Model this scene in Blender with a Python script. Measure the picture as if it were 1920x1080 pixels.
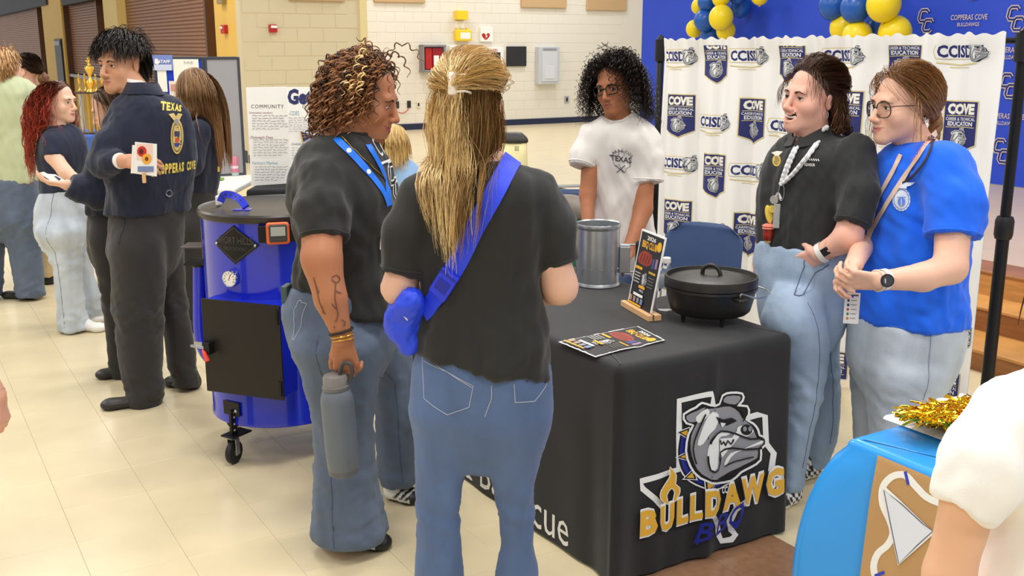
import bpy, bmesh, math, random
import numpy as np
from mathutils import Vector, Matrix
from mathutils.bvhtree import BVHTree
from mathutils.geometry import tessellate_polygon
for _o in list(bpy.data.objects):
	bpy.data.objects.remove(_o)
SC = bpy.context.scene
COL = SC.collection
# ------------------------------------------------------------------ camera, light, exposure
FPX, CAM_H, PITCH = 1950.0, 1.70, math.atan(455 / 1950.0)
cam_d = bpy.data.cameras.new('camera')
cam_d.sensor_width = 36.0
cam_d.lens = FPX / 1920.0 * 36.0
cam = bpy.data.objects.new('camera', cam_d)
COL.objects.link(cam)
cam.location = (0, 0, CAM_H)
cam.rotation_euler = (math.pi / 2 - PITCH, 0, 0)
SC.camera = cam
cam_d.clip_start, cam_d.clip_end = 0.05, 200
world = bpy.data.worlds.new('world')
SC.world = world
world.use_nodes = True
world.node_tree.nodes['Background'].inputs[0].default_value = (1.0, 0.98, 0.95, 1)
world.node_tree.nodes['Background'].inputs[1].default_value = 0.68
YAW = math.radians(31.1)
U = np.array([-math.sin(YAW), math.cos(YAW), 0.0])     # along the tables, away to the left
V = np.array([math.cos(YAW), math.sin(YAW), 0.0])      # across the tables, away to the right
def uv(u, v, z=0.0):
	return u * U + v * V + np.array([0, 0, z])
def ceiling_lamp(u, v, z, size, watts, col=(1.0, 0.97, 0.92)):
	d = bpy.data.lights.new('ceiling_lamp', 'AREA')
	d.shape = 'RECTANGLE'
	d.size, d.size_y = size, size
	d.energy = watts
	d.color = col
	o = bpy.data.objects.new('ceiling_lamp', d)
	COL.objects.link(o)
	o.location = uv(u, v, z)
	o.rotation_euler = (0, 0, YAW)
	return o
for _u in (-2.0, 2.2, 6.4, 11.0, 16.0):
	for _v in (-3.0, 1.2, 5.4):
		ceiling_lamp(_u, 2.3 if (_u > 15 and _v == 1.2) else _v, 5.2, 1.2, (120 if _v > 0 else 85) if _u < 10 else ((190 if _v < 0 else 120) if _v < 4 else 90))
for _u in (14.0, 18.0):
	for _v in (8.5, 12.5):
		ceiling_lamp(_u, _v, 5.2, 1.2, 100, (.98, .98, 1))
SC.view_settings.view_transform = 'Standard'
SC.view_settings.look = 'None'
SC.view_settings.gamma = 1.0
SC.view_settings.use_curve_mapping = False
SC.view_settings.exposure = -0.22
# ------------------------------------------------------------------ pixel helpers (1920x1080)
_cs, _sn = math.cos(PITCH), math.sin(PITCH)
def ray(px, py):
	v = (540 - py) / FPX
	return np.array([(px - 960) / FPX, _cs + _sn * v, -_sn + _cs * v])
def P(px, py, Y):
	d = ray(px, py)
	return np.array([0, 0, CAM_H]) + d * (Y / d[1])
def G(px, py, z=0.0):
	d = ray(px, py)
	return np.array([0, 0, CAM_H]) + d * ((z - CAM_H) / d[2])
def PL(px, py, o, n):
	d = ray(px, py)
	c = np.array([0, 0, CAM_H])
	return c + d * (np.dot(np.asarray(o) - c, n) / np.dot(d, n))
def nrm(v):
	v = np.asarray(v, float)
	return v / (np.linalg.norm(v) + 1e-12)
def lin(c):
	c = np.asarray(c[:3], float) / 255.0
	return np.where(c <= 0.04045, c / 12.92, ((c + 0.055) / 1.055) ** 2.4)
# ------------------------------------------------------------------ materials
MATS = {}
def mat(name, col=None, rough=0.6, metal=0.0, bump=0.0, bscale=200.0, var=0.0, vscale=8.0, attr=False,
		spec=0.5, alpha=1.0, trans=0.0, sheen=0.0, coat=0.0, stretch=(1, 1, 1), ior=1.45, sss=0.0):
	if name in MATS:
		return MATS[name]
	m = bpy.data.materials.new(name)
	m.use_nodes = True
	nt = m.node_tree
	b = nt.nodes['Principled BSDF']
	b.inputs['Roughness'].default_value = rough
	b.inputs['Metallic'].default_value = metal
	b.inputs['Specular IOR Level'].default_value = spec
	b.inputs['IOR'].default_value = ior
	if trans:
		b.inputs['Transmission Weight'].default_value = trans
	if sheen:
		b.inputs['Sheen Weight'].default_value = sheen
		b.inputs['Sheen Roughness'].default_value = 0.5
	if coat:
		b.inputs['Coat Weight'].default_value = coat
		b.inputs['Coat Roughness'].default_value = 0.05
	if alpha < 1:
		b.inputs['Alpha'].default_value = alpha
	if sss:
		b.inputs['Subsurface Weight'].default_value = sss
		b.inputs['Subsurface Radius'].default_value = (0.012, 0.005, 0.003)
		b.inputs['Subsurface Scale'].default_value = 0.6
	tc = nt.nodes.new('ShaderNodeTexCoord')
	mp = nt.nodes.new('ShaderNodeMapping')
	mp.inputs['Scale'].default_value = stretch
	nt.links.new(tc.outputs['Object'], mp.inputs['Vector'])
	src = None
	if attr:
		a = nt.nodes.new('ShaderNodeAttribute')
		a.attribute_name = 'Col'
		src = a.outputs['Color']
	c = lin(col) if col is not None else np.array([1., 1, 1])
	b.inputs['Base Color'].default_value = (*c, 1)
	if var > 0:
		n = nt.nodes.new('ShaderNodeTexNoise')
		n.inputs['Scale'].default_value = vscale
		n.inputs['Detail'].default_value = 5
		nt.links.new(mp.outputs['Vector'], n.inputs['Vector'])
		r = nt.nodes.new('ShaderNodeMapRange')
		r.inputs['From Min'].default_value, r.inputs['From Max'].default_value = 0.3, 0.7
		r.inputs['To Min'].default_value, r.inputs['To Max'].default_value = 1 - var, 1 + var
		nt.links.new(n.outputs['Fac'], r.inputs['Value'])
		mx = nt.nodes.new('ShaderNodeVectorMath')
		mx.operation = 'SCALE'
		if src is not None:
			nt.links.new(src, mx.inputs[0])
		else:
			mx.inputs[0].default_value = tuple(c)
		nt.links.new(r.outputs['Result'], mx.inputs['Scale'])
		src = mx.outputs['Vector']
	if src is not None:
		nt.links.new(src, b.inputs['Base Color'])
	if bump > 0:
		n2 = nt.nodes.new('ShaderNodeTexNoise')
		n2.inputs['Scale'].default_value = bscale
		n2.inputs['Detail'].default_value = 3
		nt.links.new(mp.outputs['Vector'], n2.inputs['Vector'])
		bp = nt.nodes.new('ShaderNodeBump')
		bp.inputs['Strength'].default_value = bump
		bp.inputs['Distance'].default_value = 0.004
		nt.links.new(n2.outputs['Fac'], bp.inputs['Height'])
		nt.links.new(bp.outputs['Normal'], b.inputs['Normal'])
	MATS[name] = m
	return m
def mcol(c, rough=0.6, **k):
	c = tuple(int(x) for x in c)
	return mat('paint_%d_%d_%d_%d' % (*c, int(rough * 100)), c, rough, **k)
# ------------------------------------------------------------------ objects
def tag(o, label=None, cat=None, group=None, kind=None):
	if label:
		o['label'] = label
	if cat:
		o['category'] = cat
	if group:
		o['group'] = group
	if kind:
		o['kind'] = kind
	return o
def empty(name, loc, label=None, cat=None, group=None):
	o = bpy.data.objects.new(name, None)
	COL.objects.link(o)
	o.location = tuple(float(x) for x in loc)
	o.empty_display_size = 0.05
	return tag(o, label, cat, group)
def wloc(o):
	p = np.zeros(3)
	while o is not None:
		p = p + np.array(o.location)
		o = o.parent
	return p
def mk(name, V_, F_, mats, parent=None, smooth=False, cols=None, midx=None, origin=None):
	"""one mesh object; V_ in world coordinates; F_ list of index tuples or an (n,k) array"""
	V_ = np.asarray(V_, float).reshape(-1, 3)
	base = wloc(parent) if parent is not None else np.zeros(3)
	if origin is None:
		origin = base if parent is not None else (
			np.array([*(V_.min(0) + V_.max(0))[:2] / 2, V_[:, 2].min()]) if len(V_) else base)
	origin = np.asarray(origin, float)
	me = bpy.data.meshes.new(name)
	L = V_ - origin
	if isinstance(F_, np.ndarray) and F_.ndim == 2:
		n, k = F_.shape
		me.vertices.add(len(L))
		me.vertices.foreach_set('co', L.ravel())
		me.loops.add(n * k)
		me.loops.foreach_set('vertex_index', F_.ravel().astype(np.int32))
		me.polygons.add(n)
		me.polygons.foreach_set('loop_start', (np.arange(n) * k).astype(np.int32))
		me.polygons.foreach_set('loop_total', np.full(n, k, np.int32))
		me.update(calc_edges=True)
	else:
		me.from_pydata([tuple(v) for v in L], [], [tuple(int(i) for i in f) for f in F_])
	if not isinstance(mats, (list, tuple)):
		mats = [mats]
	for m in mats:
		me.materials.append(m)
	if midx is not None:
		me.polygons.foreach_set('material_index', np.asarray(midx, np.int32))
	if smooth:
		me.polygons.foreach_set('use_smooth', np.ones(len(me.polygons), bool))
	if cols is not None:
		ca = me.color_attributes.new('Col', 'FLOAT_COLOR', 'POINT')
		c4 = np.ones((len(L), 4))
		c4[:, :3] = cols
		ca.data.foreach_set('color', c4.ravel())
	me.update()
	o = bpy.data.objects.new(name, me)
	COL.objects.link(o)
	o.parent = parent
	o.location = tuple(origin - base)
	return o
def copy_tree(o, parent=None):
	c = o.copy()
	COL.objects.link(c)
	c.parent = parent
	for ch in list(o.children):
		copy_tree(ch, c)
	return c
class MB:
	"""collects simple shapes into one mesh (with material slots)"""
	def __init__(s):
		s.v, s.f, s.m, s.n = [], [], [], 0
	def add(s, v, f, m=0):
		v = np.asarray(v, float).reshape(-1, 3)
		s.v.append(v)
		s.f += [tuple(int(i) + s.n for i in q) for q in f]
		s.m += [m] * len(f)
		s.n += len(v)
		return s
	def box(s, c, x, y, z, m=0, bev=0.0):
		"""box: centre c, half-extent vectors x,y,z"""
		c, x, y, z = [np.asarray(q, float) for q in (c, x, y, z)]
		if bev <= 0:
			v = [c + a * x + b * y + d * z for a in (-1, 1) for b in (-1, 1) for d in (-1, 1)]
			f = [(0, 1, 3, 2), (4, 6, 7, 5), (0, 4, 5, 1), (2, 3, 7, 6), (0, 2, 6, 4), (1, 5, 7, 3)]
			if np.dot(np.cross(x, y), z) < 0:
				f = [q[::-1] for q in f]
			return s.add(v, f, m)
		lx, ly, lz = [np.linalg.norm(q) for q in (x, y, z)]
		bm = bmesh.new()
		bmesh.ops.create_cube(bm, size=2)
		for q in bm.verts:
			q.co = Vector((q.co.x * lx, q.co.y * ly, q.co.z * lz))
		bmesh.ops.bevel(bm, geom=list(bm.edges), offset=min(bev, lx * .9, ly * .9, lz * .9), segments=2, affect='EDGES', profile=.5)
		R = np.stack([x / lx, y / ly, z / lz], 1)
		bm.verts.index_update()
		v = np.array([q.co for q in bm.verts]) @ R.T + c
		f = [tuple(q.index for q in fc.verts) for fc in bm.faces]
		if np.linalg.det(R) < 0:
			f = [q[::-1] for q in f]
		bm.free()
		return s.add(v, f, m)
	def lathe(s, c, prof, n=24, m=0, axis=(0, 0, 1), cap=True, closed=False):
		"""prof: list of (radius, height) along the axis"""
		c = np.asarray(c, float)
		a = nrm(axis)
		e1 = nrm(np.cross(a, [0.3, 1, 0.2] if abs(a[2]) > .5 else [0, 0, 1]))
		e2 = np.cross(a, e1)
		th = np.arange(n) * 2 * math.pi / n
		v = []
		for r, h in prof:
			v += [c + a * h + r * (math.cos(t) * e1 + math.sin(t) * e2) for t in th]
		f = []
		k = len(prof)
		for i in range(k - 1 if not closed else k):
			for j in range(n):
				i2 = (i + 1) % k
				f.append((i * n + j, i * n + (j + 1) % n, i2 * n + (j + 1) % n, i2 * n + j))
		if cap and not closed:
			f.append(tuple(range(n))[::-1])
			f.append(tuple((k - 1) * n + j for j in range(n)))
		return s.add(v, f, m)
	def tube(s, pts, r, n=8, m=0, closed=False, flat=None):
		pts = np.asarray(pts, float)
		k = len(pts)
		T = np.gradient(pts, axis=0)
		if closed:
			T = np.roll(pts, -1, 0) - np.roll(pts, 1, 0)
		T = T / (np.linalg.norm(T, axis=1, keepdims=True) + 1e-12)
		up = np.array([0, 0, 1.]) if abs(T[0][2]) < .9 else np.array([1., 0, 0])
		v = []
		r = np.broadcast_to(np.asarray(r, float), (k,))
		N = nrm(np.cross(T[0], up))
		for i in range(k):
			N = nrm(N - T[i] * np.dot(N, T[i]))
			B = np.cross(T[i], N)
			for j in range(n):
				t = j * 2 * math.pi / n
				v.append(pts[i] + r[i] * (math.cos(t) * N + math.sin(t) * B))
		f = []
		for i in range(k if closed else k - 1):
			i2 = (i + 1) % k
			for j in range(n):
				f.append((i * n + j, i * n + (j + 1) % n, i2 * n + (j + 1) % n, i2 * n + j))
		if not closed:
			f.append(tuple(range(n))[::-1])
			f.append(tuple((k - 1) * n + j for j in range(n)))
		return s.add(v, f, m)
	def ribbon(s, pts, nor, w, th=0.001, m=0):
		"""flat strap through pts with surface normals nor; width w (scalar or list), thickness th"""
		pts, nor = np.asarray(pts, float), np.asarray(nor, float)
		T = np.gradient(pts, axis=0)
		k = len(pts)
		w = np.broadcast_to(np.asarray(w, float), (k,))
		v = []
		for i in range(k):
			n_ = nrm(nor[i] - nrm(T[i]) * np.dot(nor[i], nrm(T[i])))
			s_ = nrm(np.cross(T[i], n_)) * w[i] / 2
			v += [pts[i] - s_, pts[i] + s_, pts[i] + s_ + n_ * th, pts[i] - s_ + n_ * th]
		f = []
		for i in range(k - 1):
			for j in range(4):
				a, b = i * 4 + j, i * 4 + (j + 1) % 4
				f.append((a, b, b + 4, a + 4))
		f.append((3, 2, 1, 0))
		e = (k - 1) * 4
		f.append((e, e + 1, e + 2, e + 3))
		return s.add(v, f, m)
	def sphere(s, c, r, n=14, m=0, R=None):
		c = np.asarray(c, float)
		r = np.broadcast_to(np.asarray(r, float), (3,))
		R = np.eye(3) if R is None else R
		v, f = [], []
		for i in range(1, n):
			ph = math.pi * i / n
			for j in range(2 * n):
				t = math.pi * j / n
				q = np.array([math.sin(ph) * math.cos(t), math.sin(ph) * math.sin(t), math.cos(ph)]) * r
				v.append(c + R @ q)
		M = 2 * n
		for i in range(n - 2):
			for j in range(M):
				f.append((i * M + j, (i + 1) * M + j, (i + 1) * M + (j + 1) % M, i * M + (j + 1) % M))
		v.append(c + R @ (np.array([0, 0, 1]) * r))
		v.append(c - R @ (np.array([0, 0, 1]) * r))
		a, b = len(v) - 2, len(v) - 1
		for j in range(M):
			f.append((a, j, (j + 1) % M))
			f.append((b, (n - 2) * M + (j + 1) % M, (n - 2) * M + j))
		return s.add(v, f, m)
	def build(s, name, mats, parent=None, smooth=False, origin=None):
		o = mk(name, np.concatenate(s.v), s.f, mats, parent, False, None, s.m, origin)
		if smooth:
			me = o.data
			me.polygons.foreach_set('use_smooth', np.ones(len(me.polygons), bool))
			try:
				me.set_sharp_from_angle(angle=math.radians(40))
			except Exception:
				pass
		return o
# ------------------------------------------------------------------ flat print: text, polygons, strokes
_TX = {}
def text2d(body, bold=0.0, shear=0.0, spacing=1.0):
	"""triangulated 2-D text, cap height 1, left aligned at 0; returns verts (n,2), tris"""
	key = (body, bold, shear, spacing)
	if key in _TX:
		return _TX[key]
	cu = bpy.data.curves.new('txt', 'FONT')
	cu.body = body
	cu.size = 1.0
	cu.offset = bold
	cu.shear = shear
	cu.space_character = spacing
	cu.resolution_u = 2
	cu.fill_mode = 'FRONT'
	ob = bpy.data.objects.new('txt', cu)
	COL.objects.link(ob)
	dg = bpy.context.evaluated_depsgraph_get()
	me = bpy.data.meshes.new_from_object(ob.evaluated_get(dg))
	me.calc_loop_triangles()
	v = np.array([q.co[:2] for q in me.vertices]).reshape(-1, 2)
	t = np.array([q.vertices[:] for q in me.loop_triangles], int).reshape(-1, 3)
	bpy.data.objects.remove(ob)
	bpy.data.curves.remove(cu)
	bpy.data.meshes.remove(me)
	if len(v):
		v = v - [v[:, 0].min(), 0]
		v = v / 0.70
	_TX[key] = (v, t)
	return _TX[key]
def smooth_loop(p, sub=4, closed=True):
	p = np.asarray(p, float)
	n = len(p)
	out = []
	rng_ = range(n if closed else n - 1)
	for i in rng_:
		if closed:
			a, b, c, d = p[i - 1], p[i], p[(i + 1) % n], p[(i + 2) % n]
		else:
			a, b, c, d = p[max(i - 1, 0)], p[i], p[i + 1], p[min(i + 2, n - 1)]
		for j in range(sub):
			t = j / sub
			out.append(0.5 * ((2 * b) + (c - a) * t + (2 * a - 5 * b + 4 * c - d) * t * t + (3 * b - a - 3 * c + d) * t ** 3))
	if not closed:
		out.append(p[-1])
	return np.array(out)
def poly2d(p, sub=0):
	p = np.asarray(p, float)
	if sub:
		p = smooth_loop(p, sub)
	tri = tessellate_polygon([[Vector((q[0], q[1], 0)) for q in p]])
	return p, np.array(tri, int).reshape(-1, 3)
def stroke2d(p, w, sub=3, closed=False):
	p = np.asarray(p, float)
	if sub:
		p = smooth_loop(p, sub, closed)
	if closed:
		p = np.vstack([p, p[:1]])
	T = np.gradient(p, axis=0)
	if closed:
		T[0] = T[-1] = p[1] - p[-2]
	T /= np.linalg.norm(T, axis=1, keepdims=True) + 1e-9
	N = np.stack([-T[:, 1], T[:, 0]], 1) * w / 2
	v = np.vstack([p + N, p - N])
	n = len(p)
	t = []
	for i in range(n - 1):
		t += [(i, i + n, i + 1 + n), (i, i + 1 + n, i + 1)]
	return v, np.array(t, int)
def ell2d(cx, cy, rx, ry, n=16):
	a = np.arange(n) * 2 * math.pi / n
	return poly2d(np.stack([cx + rx * np.cos(a), cy + ry * np.sin(a)], 1))
def subdiv(v, t, lim, maxit=5):
	"""midpoint-subdivide triangles until all edges < lim"""
	v, t = np.asarray(v, float), np.asarray(t, int)
	for _ in range(maxit):
		e = np.linalg.norm(v[t] - v[np.roll(t, -1, 1)], axis=2)
		if e.size == 0 or e.max() < lim:
			break
		big = e.max(1) >= lim
		tb, ts = t[big], t[~big]
		m01 = (v[tb[:, 0]] + v[tb[:, 1]]) / 2
		m12 = (v[tb[:, 1]] + v[tb[:, 2]]) / 2
		m20 = (v[tb[:, 2]] + v[tb[:, 0]]) / 2
		n, k = len(v), len(tb)
		i01, i12, i20 = n + np.arange(k), n + k + np.arange(k), n + 2 * k + np.arange(k)
		v = np.vstack([v, m01, m12, m20])
		t = np.vstack([ts, np.stack([tb[:, 0], i01, i20], 1), np.stack([i01, tb[:, 1], i12], 1),
					   np.stack([i20, i12, tb[:, 2]], 1), np.stack([i01, i12, i20], 1)])
	return v, t
class Art:
	"""layers of flat print; each layer (verts2d, tris, material index)"""
	def __init__(s):
		s.L, s.mats = [], []
	def mi(s, m):
		if m not in s.mats:
			s.mats.append(m)
		return s.mats.index(m)
	def add(s, vt, m):
		s.L.append((np.asarray(vt[0], float), vt[1], s.mi(m)))
		return s
	def poly(s, p, m, sub=0):
		return s.add(poly2d(p, sub), m)
	def stroke(s, p, w, m, sub=3, closed=False):
		return s.add(stroke2d(p, w, sub, closed), m)
	def rect(s, x0, y0, x1, y1, m):
		return s.poly([(x0, y0), (x1, y0), (x1, y1), (x0, y1)], m)
	def text(s, body, x, y, h, m, w=None, bold=0.0, shear=0.0, xa=(1, 0), ya=(0, 1), center=False, spacing=1.0):
		"""cap height h, optional total width w, axes xa, ya"""
		v, t = text2d(body, bold, shear, spacing)
		if not len(v):
			return s
		sx = h if w is None else w / max(v[:, 0].max(), 1e-6)
		xx = v[:, 0] * sx
		if center:
			xx = xx - xx.max() / 2
		xa, ya = np.asarray(xa, float), np.asarray(ya, float)
		q = np.array([x, y]) + xx[:, None] * xa + (v[:, 1] * h)[:, None] * ya
		s.L.append((q, t, s.mi(m)))
		return s
	def put(s, name, fn, parent, lim=None, lift=0.0004, base=0.0006, lim2=None):
		"""fn(points2d, height) -> world points (or points with nan to drop)"""
		Vs, Fs, Ms, n = [], [], [], 0
		for i, (v, t, m) in enumerate(s.L):
			if lim2:
				v, t = subdiv(v, t, lim2)
			w = fn(v, base + lift * i)
			ok = ~np.isnan(w).any(1)
			t = t[ok[t].all(1)]
			w = np.where(np.isnan(w), 0, w)
			Vs.append(w)
			Fs.append(t + n)
			Ms += [m] * len(t)
			n += len(w)
		Vv, Ff = np.concatenate(Vs), np.concatenate(Fs)
		used = np.unique(Ff)
		rm = np.full(len(Vv), -1)
		rm[used] = np.arange(len(used))
		return mk(name, Vv[used], rm[Ff], s.mats, parent, False, None, Ms)
def flat_map(o, x, y):
	"""2-D (x, y) -> o + x*X + y*Y, lifted along X x Y"""
	o, x, y = [np.asarray(q, float) for q in (o, x, y)]
	n = nrm(np.cross(x, y))
	return lambda v, h: o + v[:, :1] * x + v[:, 1:2] * y + n * h
def drape_map(fn2, obj_bvh, n, reach=0.5):
	"""project the flat placement fn2(v,0) along -n onto a BVH (world space), lifted by h"""
	cam_ = isinstance(n, str)
	n = n if cam_ else nrm(n)
	c0 = np.array([0, 0, CAM_H])
	def f(v, h):
		p = fn2(v, 0.0)
		out = np.full_like(p, np.nan)
		for i, q in enumerate(p):
			m = nrm(c0 - q) if cam_ else n
			hit = obj_bvh.ray_cast(Vector(q + m * reach), Vector(-m), reach * 2.5)
			if hit[0] is not None:
				out[i] = np.array(hit[0]) + m * (h + .0008)
		return out
	return f
def bvh_of(o):
	me = o.data
	off = wloc(o)
	v = np.empty(len(me.vertices) * 3)
	me.vertices.foreach_get('co', v)
	v = v.reshape(-1, 3) + off
	return BVHTree.FromPolygons([Vector(q) for q in v], [tuple(p.vertices) for p in me.polygons])
# ------------------------------------------------------------------ signed-distance modelling
def smin(a, b, k):
	h = np.clip(.5 + .5 * (b - a) / k, 0, 1)
	return b + (a - b) * h - k * h * (1 - h)
def crom(z, zs, ys):
	"""smooth interpolation of stations"""
	zs, ys = np.asarray(zs, float), np.asarray(ys, float)
	m = np.gradient(ys, zs) if len(zs) > 2 else np.full(len(zs), (ys[-1] - ys[0]) / (zs[-1] - zs[0]))
	z = np.clip(z, zs[0], zs[-1])
	i = np.clip(np.searchsorted(zs, z, side='right') - 1, 0, len(zs) - 2)
	h = zs[i + 1] - zs[i]
	t = (z - zs[i]) / h
	t2, t3 = t * t, t ** 3
	return (2 * t3 - 3 * t2 + 1) * ys[i] + (t3 - 2 * t2 + t) * h * m[i] + (-2 * t3 + 3 * t2) * ys[i + 1] + (t3 - t2) * h * m[i + 1]
class Fld:
	def __init__(s):
		s.ops = []
	def cone(s, a, b, ra, rb, k=.02, op='u', flat=False, sq=None, flata=False):
		a, b = np.asarray(a, float), np.asarray(b, float)
		ab = b - a
		L2 = ab @ ab + 1e-12
		ax = ab / math.sqrt(L2)
		if sq is not None:
			sd, sf = nrm(sq[0]), sq[1]       # squash: distance along sd multiplied by sf (>1 thins)
		def f(X, Y, Z):
			px, py, pz = X - a[0], Y - a[1], Z - a[2]
			t0 = (px * ab[0] + py * ab[1] + pz * ab[2]) / L2
			t = np.clip(t0, 0, 1)
			qx, qy, qz = px - t * ab[0], py - t * ab[1], pz - t * ab[2]
			if sq is not None:
				e = (qx * sd[0] + qy * sd[1] + qz * sd[2]) * (sf - 1)
				qx, qy, qz = qx + e * sd[0], qy + e * sd[1], qz + e * sd[2]
			d = np.sqrt(qx * qx + qy * qy + qz * qz) - (ra + (rb - ra) * t)
			if flat:
				d = np.maximum(d, (t0 - 1) * math.sqrt(L2))
			if flata:
				d = np.maximum(d, -t0 * math.sqrt(L2))
			return d
		r = max(ra, rb)
		s.ops.append((op, f, np.minimum(a, b) - r, np.maximum(a, b) + r, k))
		return s
	def chain(s, pts, rs, k=.02, op='u', sq=None):
		for i in range(len(pts) - 1):
			s.cone(pts[i], pts[i + 1], rs[i], rs[i + 1], k, op, sq=sq)
		return s
	def ell(s, c, r, R=None, k=.02, op='u'):
		c = np.asarray(c, float)
		r = np.broadcast_to(np.asarray(r, float), (3,))
		R = np.eye(3) if R is None else np.asarray(R, float)   # columns = local axes
		def f(X, Y, Z):
			px, py, pz = X - c[0], Y - c[1], Z - c[2]
			k0 = k1 = 0
			for i in range(3):
				q = (px * R[0, i] + py * R[1, i] + pz * R[2, i])
				k0 = k0 + (q / r[i]) ** 2
				k1 = k1 + (q / r[i] ** 2) ** 2
			k0 = np.sqrt(k0)
			return k0 * (k0 - 1) / (np.sqrt(k1) + 1e-9)
		e = np.abs(R) @ r
		s.ops.append((op, f, c - e, c + e, k))
		return s
	def loft(s, st, fwd, n=2.3, k=.025, op='u', grow=0.0):
		"""st: rows (z, cx, cy, a, bf, bb); a = half width along right, bf/bb = half depth front/back"""
		st = np.asarray(sorted([tuple(q) for q in st]), float)
		zs = st[:, 0]
		fx, fy = nrm(fwd)[:2]
		rx, ry = fy, -fx
		def f(X, Y, Z):
			z1 = Z.ravel() if Z.ndim == 1 else Z[0, 0, :]
			ev = [crom(z1, zs, st[:, i]) for i in range(1, 6)]
			cx, cy, a, bf, bb = [q[None, None, :] for q in ev]
			a, bf, bb = a + grow, bf + grow, bb + grow
			x, y = X - cx, Y - cy
			u = np.abs(x * rx + y * ry) / a
			w = x * fx + y * fy
			bq = np.where(w > 0, bf, bb)
			v = np.abs(w) / bq
			rho = (u ** n + v ** n) ** (1 / n)
			d = (rho - 1) * np.minimum(a, bq) * .95
			zz = z1[None, None, :]
			return np.maximum(d, np.maximum(zz - zs[-1], zs[0] - zz))
		R = st[:, 3:6].max() + grow + .01
		lo = np.array([(st[:, 1]).min() - R, st[:, 2].min() - R, zs[0]])
		hi = np.array([(st[:, 1]).max() + R, st[:, 2].max() + R, zs[-1]])
		s.ops.append((op, f, lo, hi, k))
		return s
	def cut(s, p, n):
		"""keep the side opposite to n"""
		p, n = np.asarray(p, float), nrm(n)
		s.ops.append(('c', lambda X, Y, Z: (X - p[0]) * n[0] + (Y - p[1]) * n[1] + (Z - p[2]) * n[2], None, None, 0))
		return s
	def bounds(s):
		lo = np.min([o[2] for o in s.ops if o[0] == 'u'], 0)
		hi = np.max([o[3] for o in s.ops if o[0] == 'u'], 0)
		return lo, hi
	def grid(s, lo, hi, h):
		lo = np.asarray(lo, float)
		n = np.maximum(np.ceil((np.asarray(hi) - lo) / h).astype(int) + 1, 2)
		ax = [lo[i] + np.arange(n[i]) * h for i in range(3)]
		D = np.full(n, .5, np.float32)
		for op, f, a, b, k in s.ops:
			if a is None:
				sl = (slice(None),) * 3
			else:
				i0 = np.clip(np.floor((a - k - 2 * h - lo) / h).astype(int), 0, n)
				i1 = np.clip(np.ceil((b + k + 2 * h - lo) / h).astype(int) + 1, 0, n)
				if (i1 <= i0).any():
					continue
				sl = tuple(slice(i0[q], i1[q]) for q in range(3))
			X = ax[0][sl[0]][:, None, None].astype(np.float32)
			Y = ax[1][sl[1]][None, :, None].astype(np.float32)
			Z = ax[2][sl[2]][None, None, :].astype(np.float32)
			d = f(X, Y, Z).astype(np.float32)
			if op == 'u':
				D[sl] = smin(D[sl], d, k)
			elif op == 's':
				D[sl] = -smin(-D[sl], d, k)
			else:
				D[sl] = np.maximum(D[sl], d)
		return D, lo
	def mesh(s, h, lo=None, hi=None):
		L, H = s.bounds()
		lo = L - 3 * h if lo is None else np.maximum(lo, L - 3 * h)
		hi = H + 3 * h if hi is None else np.minimum(hi, H + 3 * h)
		D, o = s.grid(lo, hi, h)
		return snets(D, o, h)
_ED = [((0, 0, 0), (1, 0, 0)), ((0, 1, 0), (1, 1, 0)), ((0, 0, 1), (1, 0, 1)), ((0, 1, 1), (1, 1, 1)),
	   ((0, 0, 0), (0, 1, 0)), ((1, 0, 0), (1, 1, 0)), ((0, 0, 1), (0, 1, 1)), ((1, 0, 1), (1, 1, 1)),
	   ((0, 0, 0), (0, 0, 1)), ((1, 0, 0), (1, 0, 1)), ((0, 1, 0), (0, 1, 1)), ((1, 1, 0), (1, 1, 1))]
def snets(F, o, h):
	S = F < 0
	c = np.zeros(np.array(F.shape) - 1, np.int8)
	for a in (0, 1):
		for b in (0, 1):
			for d in (0, 1):
				c += S[a:F.shape[0] - 1 + a, b:F.shape[1] - 1 + b, d:F.shape[2] - 1 + d]
	mix = (c > 0) & (c < 8)
	I, J, K = np.nonzero(mix)
	n = len(I)
	idx = np.full(mix.shape, -1, np.int64)
	idx[I, J, K] = np.arange(n)
	acc, cnt = np.zeros((n, 3)), np.zeros(n)
	for a, b in _ED:
		fa = F[I + a[0], J + a[1], K + a[2]]
		fb = F[I + b[0], J + b[1], K + b[2]]
		m = (fa < 0) != (fb < 0)
		t = fa[m] / (fa[m] - fb[m])
		acc[m] += np.array(a) + t[:, None] * (np.array(b) - np.array(a))
		cnt[m] += 1
	Vv = (np.stack([I, J, K], 1) + acc / cnt[:, None]) * h + o
	Q = []
	for ax in range(3):
		s0 = [slice(1, -1)] * 3
		s1 = [slice(1, -1)] * 3
		s0[ax], s1[ax] = slice(0, -1), slice(1, None)
		A, B = S[tuple(s0)], S[tuple(s1)]
		e = np.nonzero(A != B)
		ijk = [e[q] + (0 if q == ax else 1) for q in range(3)]
		b_, c_ = (ax + 1) % 3, (ax + 2) % 3
		def cell(db, dc):
			q = [x.copy() for x in ijk]
			q[b_] += db
			q[c_] += dc
			return idx[q[0], q[1], q[2]]
		q = np.stack([cell(-1, -1), cell(0, -1), cell(0, 0), cell(-1, 0)], 1)
		fl = B[e]
		q[fl] = q[fl][:, ::-1]
		Q.append(q)
	Q = np.concatenate(Q) if Q else np.zeros((0, 4), int)
	Q = Q[(Q >= 0).all(1)]
	return Vv, Q
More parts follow.
